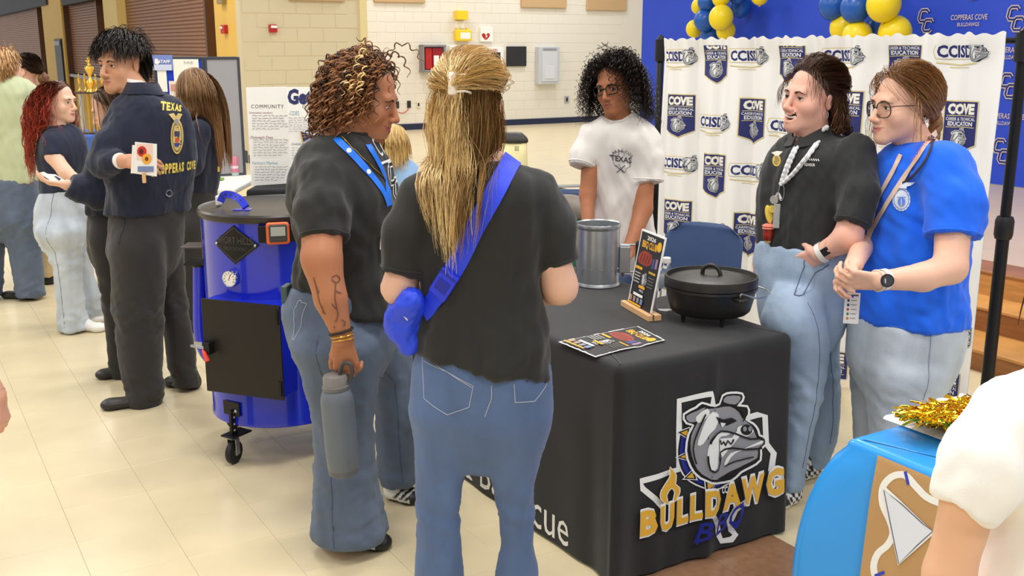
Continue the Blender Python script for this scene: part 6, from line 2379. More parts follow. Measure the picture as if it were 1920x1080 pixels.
def collar_band(per, bv, c, r, h, m, name, n=40, flare=.2, th=.004, lean=0.0):
	vi, vo = [], []
	rows = []
	for i in range(n):
		t = 2 * math.pi * i / n
		e = np.array([math.cos(t), math.sin(t), 0])
		hit = bv.ray_cast(Vector(np.asarray(c) + e * r + Z3 * .14), Vector((0, 0, -1)), .4)
		rows.append((e, hit[0][2] if hit[0] is not None else c[2]))
	z = np.array([q[1] for q in rows])
	for _ in range(4):
		z = (np.roll(z, 1) + z + np.roll(z, -1)) / 3
	v = []
	for (e, _), zz in zip(rows, z):
		b = np.array([c[0], c[1], zz - .01]) + e * r
		t_ = b + Z3 * (h + .01) - e * h * lean
		o_ = b + e * (th + h * flare) + Z3 * .004
		v += [b, t_, t_ + e * th + Z3 * .001, o_]
	f = []
	for i in range(n):
		j = (i + 1) % n
		for k in range(3):
			f.append((i * 4 + k, i * 4 + k + 1, j * 4 + k + 1, j * 4 + k))
	return mk(name, v, f, m, per.root, True)
def hem_ring(per, bv, pa, m, r=.004, back=.012):
	d = nrm(pa[-1] - pa[-2])
	c = pa[-1] - d * back
	e1 = nrm(np.cross(d, [.3, .9, .1]))
	e2 = np.cross(d, e1)
	R_ = []
	for k in range(32):
		e = math.cos(k * .19635) * e1 + math.sin(k * .19635) * e2
		h_ = bv.ray_cast(Vector(c), Vector(e), .3)
		R_.append((e, h_[3] if h_[0] is not None else .3))
	md = np.median([q[1] for q in R_])
	MB().tube([c + e * (min(x, md * 1.25) - r * .35) for e, x in R_], r, 6, closed=True).build('sleeve_hem', m, per.root, True)
def glasses(per, m, rx=.026, rz=.021, y=.098, r=.0016, sq=2.6, dx=.034, z0=-.002):
	mb = MB()
	for q in (-1, 1):
		pts = []
		for k in range(28):
			t = 2 * math.pi * k / 28
			c_, s_ = math.cos(t), math.sin(t)
			x = np.sign(c_) * abs(c_) ** (2 / sq) * rx
			z = np.sign(s_) * abs(s_) ** (2 / sq) * rz
			pts.append(per.L(q * dx + x, y - .35 * abs(q * dx + x) ** 2 * 8, z0 + z))
		mb.tube(pts, r, 6, closed=True)
		ex = dx + rx
		mb.tube([per.L(q * ex, y - 2.8 * ex ** 2, z0 + rz * .45), per.L(q * (ex + .010), y - .03, z0 + rz * .5), per.L(q * .077, .02, z0 + .010), per.L(q * .080, -.01, z0 + .006)], r * .9, 6)
	mb.tube([per.L(-dx + rx, y - .001, z0 + .006), per.L(0, y + .004, z0 + .009), per.L(dx - rx, y - .001, z0 + .006)], r, 6)
	g = mb.build('glasses', m, per.root, True)
	for q in (-1, 1):
		mb = MB()
		n = 24
		pts = [per.L(q * dx, y - 2.8 * dx * dx, z0)]
		for k in range(n):
			t = 2 * math.pi * k / n
			c_, s_ = math.cos(t), math.sin(t)
			x = np.sign(c_) * abs(c_) ** (2 / sq) * rx
			z = np.sign(s_) * abs(s_) ** (2 / sq) * rz
			pts.append(per.L(q * dx + x, y - 2.8 * (q * dx + x) ** 2, z0 + z))
		mb.add(pts, [(0, 1 + k, 1 + (k + 1) % n) for k in range(n)])
		mb.build('lens', mat('lens_glass', (245, 248, 250), .02, trans=1.0, ior=1.01, spec=.35), g)
	return g
def tee(per, torso, f, arms, m, neck, nr=.075, hem=None, h=.008, amp=.005, seed=0, k=.03, grow=0.0, name='shirt', wl=.13, nlow=.0, zone=None, label=None, n=2.4):
	"""shirt: torso stations, arms = [(shoulder, sleeve end, r0, r1)] or longer chains, neck point"""
	F = Fld()
	F.loft(torso, f, n=n, grow=grow)
	for a in arms:
		pts, rs = a
		for i in range(len(pts) - 1):
			F.cone(pts[i], pts[i + 1], rs[i], rs[i + 1], k, flat=(i == len(pts) - 2))
	if neck is not None:
		F.cone(np.asarray(neck) - Z3 * .01 * 1, np.asarray(neck) + Z3 * .14, nr, nr * 1.25, .012, 's')
	if hem is not None:
		p0, p1 = hem
		dn_ = np.asarray(p1) - p0
		nn = np.cross(dn_, np.cross(Z3, dn_))
		nn = nrm(nn)
		if nn[2] > 0:
			nn = -nn
		F.cut(p0, nn)
	return per.wear(name, F, h, m, amp, wl, (1, 1, .5), seed, 1, label, zone)
def pants(per, hips, f, legs, m, top=None, h=.009, amp=.004, seed=3, name='trousers', n=2.2, k=.03, wl=.10, zone=None):
	F = Fld()
	hs = sorted([tuple(h_) for h_ in hips])
	z0, cx, cy, a_, bf_, bb_ = hs[0]
	hs = [(z0 - .16, cx, cy, a_ * .45, bf_ * .4, bb_ * .4), (z0 - .07, cx, cy, a_ * .86, bf_ * .80, bb_ * .80)] + hs
	F.loft(hs, f, n=2.3)
	for L_ in legs:
		ls = sorted([tuple(q) for q in L_])
		z1, x1, y1, a1, b1, c1 = ls[-1]
		hx, hy = crom(np.array([z1 + .1]), [q[0] for q in hs], [q[1] for q in hs])[0], crom(np.array([z1 + .1]), [q[0] for q in hs], [q[2] for q in hs])[0]
		ls.append((z1 + .10, x1 * .6 + hx * .4, y1 * .6 + hy * .4, a1 * .72, b1 * .72, c1 * .72))
		F.loft(ls, f, n=n, k=.014)
	if zone is None:
		zone = lambda v: .3 + .8 * np.exp(-((v[:, 2] - .46) / .10) ** 2) + .8 * np.exp(-((v[:, 2] - .08) / .09) ** 2)
	if top is not None:
		F.cut(top, Z3)
	return per.wear(name, F, h, m, amp, wl, (1, 1, 1.15), seed, 2, None, zone)
# ================================================================== PEOPLE ROUND THE TABLE
m_btee = fabric('black_tee', (38, 38, 37), .9)
m_jean_a = denim('mid_blue_denim', (84, 106, 146))
m_jean_b = denim('grey_blue_denim', (92, 106, 128))
m_jean_c = denim('washed_denim', (158, 178, 202))
m_jean_d = denim('pale_denim', (194, 204, 214))
m_stitch = mat('pale_stitch', (170, 176, 190), .8)
m_stitch2 = mat('dark_stitch', (74, 88, 114), .8)
m_stitch3 = mat('grey_stitch', (132, 144, 162), .8)
def torso_body(per, st, f, inset=.03):
	per.B.loft(st, f, grow=-inset, k=.04)
def legs_body(per, hip, knee, ankle, r=(.075, .05, .034)):
	per.B.chain([hip, knee, ankle], r, .03)
def skin_arm(per, pts, rs):
	per.B.chain(pts, rs, .018)
# ------------------------------------------------ woman seen from behind with the blue belt bag
def back_woman():
	Y = 2.6
	f = np.array([.12, 1.0])
	p = Person('woman seen from behind in black tee and jeans, long blonde hair and blue belt bag', P(900, 1320, Y), (226, 180, 156))
	tor = sil(Y, [(296, 848, 950), (308, 822, 980), (330, 788, 1012), (356, 776, 1026), (400, 778, 1026), (480, 784, 1020), (560, 788, 1016), (630, 782, 1028), (690, 772, 1036), (760, 772, 1036)], f, .70)
	a1 = [P(792, 374, Y), P(762, 436, Y - .02), P(751, 512, Y - .03)]
	a2 = [P(1006, 366, Y), P(1036, 424, Y), P(1050, 494, Y)]
	torso_body(p, tor, f)
	C = P(886, 204, Y + .03)
	p.B.cone(C - Z3 * .03, P(900, 300, Y), .052, .060, .03)
	p.set_head(C, (.22, 1), pitch=8, scale=.97, hair=(120, 88, 54))
	skin_arm(p, [a1[0], P(748, 540, Y - .02), P(800, 560, Y + .26)], (.046, .044, .034))
	skin_arm(p, [a2[0], P(1050, 538, Y), P(1004, 552, Y + .25)], (.046, .046, .036))
	p.hand(P(800, 560, Y + .26), (.5, .8, .1), (0, .2, -1), -1, curl=(30, 40, 30), h=.004)
	p.hand(P(1004, 552, Y + .25), (-.5, .8, .1), (0, .2, -1), 1, curl=(30, 40, 30), h=.004)
	lg1 = sil(Y, [(760, 768, 906), (800, 775, 897), (880, 779, 874), (960, 781, 862), (1010, 780, 863), (1080, 777, 870), (1200, 772, 880), (1316, 766, 892)], f, 1.05)
	lg2 = sil(Y, [(760, 906, 1034), (800, 905, 1031), (880, 916, 1008), (960, 933, 1001), (1010, 938, 1002), (1080, 928, 1010), (1200, 922, 1018), (1316, 916, 1026)], f, 1.05)
	hips = sil(Y, [(640, 786, 1020), (690, 772, 1034), (745, 768, 1036), (775, 770, 1034)], f, .62)
	for s_ in (lg1, lg2):
		p.B.loft(s_, f, grow=-.03, k=.03)
	p.build(.016)
	jn = pants(p, hips, f, [lg1, lg2], m_jean_a, h=.011, amp=.0035, seed=11)
	jb = bvh_of(jn)
	hem = (P(772, 652, Y), P(1034, 702, Y))
	sh = tee(p, tor, f, [(a1, (.062, .054, .050)), (a2, (.062, .056, .052))], m_btee, P(900, 300, Y + .02), .060, hem, .009, .0055, 4,
			 zone=lambda v: np.clip(1.5 - (v[:, 2] - .8) * 1.6, .35, 1.3))
	sb = bvh_of(sh)
	p.collar_ring(sb, P(900, 300, Y + .015), .066, m_btee, rad=.006)
	hem_ring(p, sb, a1, m_btee)
	hem_ring(p, sb, a2, m_btee)
	def onj(pts, w, m, nm):
		a = Art().stroke(pts, w, m, 0)
		return a.put(nm, drape_map(lambda v, h: np.array([P(q[0], q[1], Y - .3) for q in v]), jb, 'cam', .7), p.root, base=.0012, lim2=8)
	def pocket(pts, nm):
		w0 = [P(a, b, Y - .16) for a, b in pts]
		dd = np.array([0, -1, 0.])
		rib = []
		for k in range(len(w0) - 1):
			for t in np.linspace(0, 1, 8):
				q = w0[k] * (1 - t) + w0[k + 1] * t
				hit = jb.ray_cast(Vector(q + dd * .3), Vector(-dd), .8)
				if hit[0] is not None:
					rib.append(np.array(hit[0]) + dd * .0008)
		if len(rib) > 3:
			MB().tube(rib, .0011, 5).build(nm, m_stitch, p.root, True)
	pocket([(784, 688), (790, 768), (836, 792), (878, 775), (886, 735), (784, 690)], 'back_pocket_seam')
	pocket([(964, 732), (966, 766), (1004, 768), (1026, 745), (1030, 728)], 'back_pocket_seam')
	pocket([(788, 700), (834, 712), (884, 738)], 'back_pocket_seam')
	pocket([(921, 733), (921, 758), (908, 792)], 'centre_seam')
	st = [P(962, 296, Y - .02), P(935, 352, Y - .18), P(905, 405, Y - .18), P(872, 470, Y - .18), P(838, 535, Y - .17), P(805, 585, Y - .16), P(790, 602, Y - .14)]
	o, q, nr = strap_on(p, 'belt_bag_strap', st, sb, .048, mat('royal_blue_webbing', (38, 66, 226), .45, bump=.3, bscale=700), .002, .003, dirn=(0, 1, 0))
	o['label'] = 'royal blue webbing strap'
	q2, n2 = q[-12], nr[-12]
	d_ = nrm(q[-8] - q[-16])
	s_ = nrm(np.cross(d_, n2))
	mbk = mat('blue_buckle', (34, 54, 214), .35)
	bk = MB().box(q2 + n2 * .007, d_ * .040, s_ * .026, n2 * .006, bev=.004).build('buckle', mbk, o)
	MB().box(q2 + n2 * .0135 + d_ * .004, d_ * .016, s_ * .017, n2 * .0012, bev=.001).box(q2 + n2 * .0135 - d_ * .028, d_ * .003, s_ * .024, n2 * .0012, bev=.001).build('buckle_prong', mat('blue_buckle_dark', (22, 36, 160), .4), bk)
	F = Fld()
	F.cone(P(772, 560, Y - .08), P(758, 600, Y - .02), .030, .046, .04).cone(P(758, 600, Y - .02), P(767, 645, Y - .04), .046, .028, .03, sq=(np.array([.6, -.8, 0]), 1.3))
	F.cone(P(765, 600, Y + .0), P(800, 560, Y + .22), .05, .06, .04)
	bg = p.wear('belt_bag', F, .006, mat('royal_blue_nylon', (40, 72, 226), .5, bump=.2, bscale=30), .004, .05, seed=8)
	MB().tube([P(748, 585, Y - .075), P(757, 592, Y - .09), P(764, 600, Y - .085)], .0022, 5).build('zip_pull', m_white, bg, True)
	bl = shades((236, 206, 146), (248, 228, 174), (222, 184, 120), (190, 148, 96), (240, 214, 156), rootc=(160, 122, 76), rk=.1)
	dk = shades((140, 104, 66), (176, 136, 88), (110, 80, 52), (210, 172, 112), tipc=(196, 158, 104), mix=.5)
	clip = (-.012, -.108, .045)
	H1 = p.pull(1600, clip, bl, 3, (.008, .034), 16, .0009, lambda d: d[:, 2] > .02, bulge=.008, wob=.003)
	sb2 = sb
	def tail(T, rg, n):
		k = np.linspace(.1, 1, 14)[None, :, None]
		sp = rg.normal(size=(n, 1, 3)) * np.array([.028, .012, .0])
		q = T[:, None, :] + k * sp + np.array([0, -.012, 0]) * np.sin(k * 3) + np.array([0, .01, -.30]) * k * (.7 + .5 * rg.rand(n, 1, 1))
		q = q + .008 * np.sin(k * 9 + rg.rand(n, 1, 1) * 6) * np.array([1, .3, 0])
		return q
	H2 = p.pull(520, clip, bl, 5, (.012, .03), 12, .0009, lambda d: (d[:, 2] > .25) & (d[:, 1] < .3), tail=tail)
	H3 = p.hair(1100, .023, 13, 2, comb_dir((0, -.25, -.8)), .5, 1.0, (.004, .014), cols=dk, seed=6, bv=sb2, thick=.014, mask=lambda d: (d[:, 2] < .2), lift=.2, rad=.0009, jit=.05, gather=.03, lenvar=.45, curl=.004, lam=.16)
	H4 = p.hair(620, .023, 14, 2, comb_dir((-.15, -.4, -.7)), .45, 1.0, (.014, .028), cols=bl, seed=9, bv=sb2, thick=.016, mask=lambda d: (d[:, 0] < .1) & (d[:, 2] < .6) & (d[:, 1] < .35), lift=.4, rad=.0009, jit=.06, gather=.045, lenvar=.45, curl=.005, lam=.17)
	p.add_hair([H1, H2, H3, H4])
	cc = p.L(-.016, -.134, .05)
	mb = MB()
	R = p.head['R']
	mb.box(cc, R[:, 0] * .012, R[:, 1] * .010, R[:, 2] * .028, bev=.007)
	for k in range(4):
		z = -.02 + k * .013
		mb.tube(smooth_loop([cc + R @ np.array([.004, -.004, z]), cc + R @ np.array([.03, -.006, z + .002]), cc + R @ np.array([.04, .015, z]), cc + R @ np.array([.03, .03, z])], 3, False), .003, 6)
	o = mb.build('hair_clip', mcol((236, 226, 214), .3), p.root, True)
	mb = MB().tube(smooth_loop([p.L(.085, -.01, .06), p.L(.083, .03, .085), p.L(.06, .075, .10), p.L(0, .095, .108)], 4, False), .003, 6)
	mb.box(p.L(.066, .06, .094), R[:, 0] * .014, R[:, 1] * .016, R[:, 2] * .004, bev=.003)
	mb.build('sunglasses', mcol((26, 24, 24), .2), p.root, True)
	shoe(p, P(828, 1316, Y - .05), P(815, 1290, Y + .2), col=(60, 58, 58))
	shoe(p, P(972, 1316, Y - .05), P(990, 1290, Y + .2), col=(60, 58, 58))
# ------------------------------------------------ woman with curly hair and the grey bottle
def bottle_woman():
	Y = 3.43
	f = np.array([1.0, -.12])
	p = Person('woman with curly highlighted hair in black tee and wide jeans, holding a grey bottle', P(655, 1010, 3.4), (178, 118, 84))
	tor = sil(Y, [(240, 612, 688), (256, 588, 702), (280, 564, 716), (320, 548, 730), (370, 546, 742), (420, 552, 746), (480, 558, 742), (540, 556, 748), (600, 552, 762), (640, 552, 758)], f, .95)
	S = P(606, 338, Y - .15)
	a1 = [S, P(603, 396, Y - .22), P(606, 450, Y - .26)]
	torso_body(p, tor, f)
	C = P(686, 184, Y + .02)
	p.B.cone(C - Z3 * .03, P(644, 262, Y), .060, .072, .04)
	p.set_head(C, (1, -.16), pitch=17, scale=1.06, lips=(156, 84, 78), brow=(44, 28, 20), iris=(50, 32, 22), hair=(70, 44, 28), smile=.9, eye=.8, fat=1.12, chin2=True, jaw=1.03, nose=1.08, gaze=(0, .85, -.5), ears=False, hl=.06)
	el, wr = P(603, 486, Y - .30), P(643, 634, Y - .35)
	skin_arm(p, [S, el, P(620, 560, Y - .33), wr], (.07, .062, .050, .031))
	p.hand(wr, (.08, .02, -1), (.15, 1, .1), -1, curl=(32, 62, 40), size=1.06, thumb=(.75, .5, .3), spread=.08)
	skin_arm(p, [P(690, 318, Y + .2), P(712, 470, Y + .26), P(752, 540, Y + .2)], (.06, .052, .032))
	p.hand(P(752, 540, Y + .2), (.9, .0, -.3), (0, -1, 0), 1, curl=(30, 40, 30), h=.004)
	hips = sil(Y, [(530, 550, 738), (560, 534, 742), (600, 534, 744), (640, 546, 742), (665, 558, 735)], f, .95)
	l1 = sil(Y - .1, [(630, 546, 718), (690, 566, 715), (750, 580, 705), (820, 588, 700), (890, 590, 706), (950, 589, 716), (1004, 587, 730)], f, .9)
	l2 = sil(Y + .3, [(640, 600, 762), (700, 690, 776), (760, 702, 777), (830, 706, 780), (904, 714, 788)], f, .8)
	for s_ in (l1, l2):
		p.B.loft(s_, f, grow=-.03, k=.03)
	p.build(.016)
	jn = pants(p, hips, f, [l1, l2], m_jean_b, h=.011, amp=.004, seed=5, wl=.13, zone=lambda v: np.clip(1.2 - v[:, 2] * .8, .3, 1.2))
	jb = bvh_of(jn)
	lc = leg_center([(q[0], q[1], q[2]) for q in l1])
	seam(p, jb, np.linspace(.06, .80, 40), lc, (-.25, -1, 0), m_stitch2, r=.0016)
	lc2 = leg_center([(q[0], q[1], q[2]) for q in l2])
	seam(p, jb, np.linspace(.10, .70, 40), lc2, (.25, -1, 0), m_stitch2, r=.0014)
	for l_, z in ((l1, .035), (l2, .045)):
		pass
	def pk(pts, nm='back_pocket_seam', m=m_stitch):
		rib = []
		w0 = [P(a, b, Y - .2) for a, b in pts]
		dd = nrm(np.array([-.75, -.6, 0]))
		for k in range(len(w0) - 1):
			for t in np.linspace(0, 1, 8):
				q = w0[k] * (1 - t) + w0[k + 1] * t
				hit = jb.find_nearest(Vector(q), .5)
				if hit[0] is not None:
					rib.append(np.array(hit[0]) + np.array(hit[1]) * .0008)
		MB().tube(rib, .0013, 5).build(nm, m, p.root, True)
	pk([(532, 556), (540, 632), (557, 640), (564, 566), (534, 556)])
	MB().box(P(538, 550, Y - .07), np.array([.012, -.004, 0]), np.array([.004, .03, 0]), Z3 * .03, bev=.006).build('wallet', mcol((62, 84, 84), .5), p.root)
	hem = (P(550, 548, Y), P(755, 588, Y))
	sh = tee(p, tor, f, [(a1, (.080, .080, .080)), ([P(680, 338, Y + .16), P(705, 420, Y + .24)], (.08, .08))], m_btee, P(646, 252, Y), .078, hem, .010, .007, 9,
			 zone=lambda v: np.clip(1.6 - (v[:, 2] - .8) * 1.5, .4, 1.3))
	sb = bvh_of(sh)
	p.collar_ring(sb, P(648, 258, Y), .084, m_btee, rad=.007)
	hem_ring(p, sb, a1, m_btee)
	ar = Art()
	ar.text('COPPERAS', 0, .30, .075, m_pw, w=.30, bold=.02).text('COVE', .05, .21, .06, m_pw, w=.16)
	cc_logo(ar, .13, .12, .13, m_pw, mcol((38, 38, 37), .9))
	ar.stroke([(.03, .19), (.27, .19)], .008, m_pw, 0).stroke([(.03, .03), (.27, .03)], .008, m_pw, 0)
	ar.text('BULLDAWGS', .0, -.08, .075, m_pw, w=.34, bold=.05)
	o_ = P(722, 420, Y - .12)
	xa = nrm(np.array([.35, .94, 0]))
	ar.put('shirt_print', drape_map(lambda v, h: o_ + v[:, :1] * xa + v[:, 1:2] * Z3, sb, nrm(np.array([.94, -.35, 0])), .4), p.root, base=.0008, lift=.0002, lim2=.02)
	mly = mat('blue_lanyard', (24, 116, 236), .45)
	o, q, nr = strap_on(p, 'lanyard', [P(612, 240, Y - .06), P(632, 262, Y - .16), P(662, 290, Y - .2), P(690, 322, Y - .16), P(716, 356, Y - .1), P(728, 385, Y - .06)], sb, .022, mly, .0012, .003, dirn='cam')
	o['label'] = 'bright blue lanyard'
	strap_on(p, 'lanyard', [P(690, 272, Y + .05), P(706, 300, Y - .02), P(722, 335, Y - .05), P(730, 385, Y - .05)], sb, .022, mly, .0012, .003, dirn='cam')
	for k in (14, 24):
		MB().lathe(q[k] + nr[k] * .0014, [(.008, 0), (.008, .0006)], 14, axis=nr[k]).build('lanyard_logo', m_pw, o)
	pts = [P(640, 255, Y - .1), P(668, 278, Y - .15), P(700, 325, Y - .08), P(712, 345, Y - .06)]
	pp_ = []
	for a in smooth_loop(pts, 8, False):
		h_ = sb.find_nearest(Vector(a), .3)
		pp_.append(np.array(h_[0]) + np.array(h_[1]) * .003)
	MB().tube(pp_, .0014, 5).build('necklace', m_gold, p.root, True)
	ax = nrm(wr - el)
	for k, (m, r) in enumerate(((mcol((40, 30, 24), .6), .004), (m_gold, .0026), (m_gold, .0022))):
		c = wr - ax * (.022 - .014 * k)
		e1 = nrm(np.cross(ax, [0, 1, .2]))
		e2 = np.cross(ax, e1)
		MB().tube([c + (.037 - .001 * k) * (math.cos(t) * e1 + math.sin(t) * e2) + ax * .004 * math.sin(t + k) for t in np.linspace(0, 6.283, 28)[:-1]], r, 6, closed=True).build('bracelet', m, p.root, True)
	tb_ = bvh_of(p.body)
	tt = Art()
	mt = mcol((110, 74, 60), .6)
	for pts in ([(588, 520), (594, 545), (600, 570), (610, 590)], [(592, 535), (598, 550)], [(604, 575), (606, 588)], [(622, 520), (632, 516), (638, 524), (630, 530), (622, 524)], [(630, 530), (628, 560), (634, 590), (628, 604)],
				[(630, 545), (640, 550)], [(622, 570), (630, 580)], [(640, 600), (648, 604), (644, 612)], [(626, 612), (627, 616)]):
		tt.stroke(pts, 2.2, mt, 2)
	tt.put('tattoo', drape_map(lambda v, h: np.array([P(q[0], q[1], Y - .3) for q in v]), tb_, 'cam', .3), p.root, base=.0003, lim2=8)
	cols = shades((58, 36, 24), (92, 58, 36), (130, 84, 50), (44, 28, 20), (150, 100, 60), rootc=(40, 26, 18), tipc=(168, 112, 66), mix=.6, rk=.2)
	gold = shades((226, 186, 116), (240, 210, 150), (206, 160, 92))
	H1 = p.hair(620, .021, 9, 3, lambda d, rg: np.stack([d[:, 0] * .5, d[:, 1] * .2 - .55, -.1 + 0 * d[:, 0]], 1), .36, .9, (.006, .030), curl=.0075, lam=.034, rad=.0030, ns=3, cols=cols, seed=21, bv=sb, mask=lambda d: d[:, 1] < .60, thick=.015, lift=.28, jit=.18, ramp=.15, lenvar=.3)
	H1b = p.hair(340, .017, 6, 3, lambda d, rg: np.stack([d[:, 0] * .6, -.5 + 0 * d[:, 1], .1 + 0 * d[:, 0]], 1), .36, .9, (.012, .036), curl=.0075, lam=.032, rad=.0028, ns=3, cols=cols, seed=25, bv=sb, thick=.015, lift=.30, jit=.16, ramp=.15, lenvar=.35, mask=lambda d: (d[:, 2] > .3) & (d[:, 1] < .72))
	H2 = p.hair(44, .019, 7, 3, lambda d, rg: np.stack([d[:, 0] * .8, -.3 + 0 * d[:, 0], -.1 + 0 * d[:, 0]], 1), .34, .9, (.034, .042), curl=.008, lam=.034, rad=.0034, ns=3, cols=gold, seed=23, bv=sb, lift=.9, jit=.12, ramp=.15, mask=lambda d: (d[:, 0] > .2) & (d[:, 2] > .45) & (np.abs(d[:, 1]) < .3))
	p.add_hair([H1, H1b, H2])
	shoe(p, P(612, 1014, Y - .1), P(734, 1012, Y - .12), w=.044, style='stripe', col=(240, 238, 232), sole=(36, 34, 34))
	shoe(p, P(722, 922, Y + .3), P(790, 934, Y + .24), w=.044, style='stripe', col=(240, 238, 232), sole=(36, 34, 34))
	top, bot = P(629, 716, Y - .37), P(645, 888, Y - .37)
	ax = nrm(top - bot)
	dep = depth_of((top + bot) / 2)
	r = 31 / FPX * dep
	L_ = np.linalg.norm(top - bot)
	b = empty('insulated_bottle', bot, 'grey insulated water bottle with clear lid hanging from the curly haired woman\'s hand', 'bottle')
	m_bt2 = mat('grey_powder_coat', (104, 112, 122), .5, bump=.05, bscale=900)
	MB().lathe(bot, [(0, 0), (r * .82, 0), (r * .9, .005), (r * .93, .02), (r * .95, .022), (r * 1.0, .08), (r, L_ * .80), (r * .97, L_ * .84), (r * .86, L_ * .90), (r * .74, L_ * .93), (r * .72, L_ * .94)], 48, axis=ax, cap=False).build('bottle_body', m_bt2, b, True)
	MB().lathe(bot, [(r * .905, .004), (r * .945, .02), (r * .945, .0215)], 48, axis=ax, cap=False).build('base_ring', mcol((96, 98, 104), .5), b, True)
	MB().lathe(bot, [(r * .80, L_ * .925), (r * .82, L_ * .93), (r * .82, L_ * .965), (r * .78, L_ * .97), (0, L_ * .97)], 40, axis=ax, cap=False).build('lid_base', mcol((112, 112, 114), .45), b, True)
	MB().lathe(bot, [(r * .76, L_ * .97), (r * .74, L_ * 1.06), (r * .68, L_ * 1.075), (0, L_ * 1.075)], 40, axis=ax, cap=False).build('clear_lid', mat('smoked_clear_lid', (190, 186, 180), .12, trans=.6, ior=1.2), b, True)
	e1 = np.array([1., -.1, 0])
	q = [bot + ax * L_ * 1.0 + e1 * r * .2, bot + ax * L_ * 1.12 + e1 * r * .35, bot + ax * L_ * 1.20 + e1 * r * .6, bot + ax * L_ * 1.19 + e1 * r * 1.0, bot + ax * L_ * 1.10 + e1 * r * 1.05, bot + ax * L_ * 1.0 + e1 * r * .78]
	MB().tube(smooth_loop(q, 5, False), .0062, 8).build('carry_loop', mcol((70, 70, 74), .45), b, True)
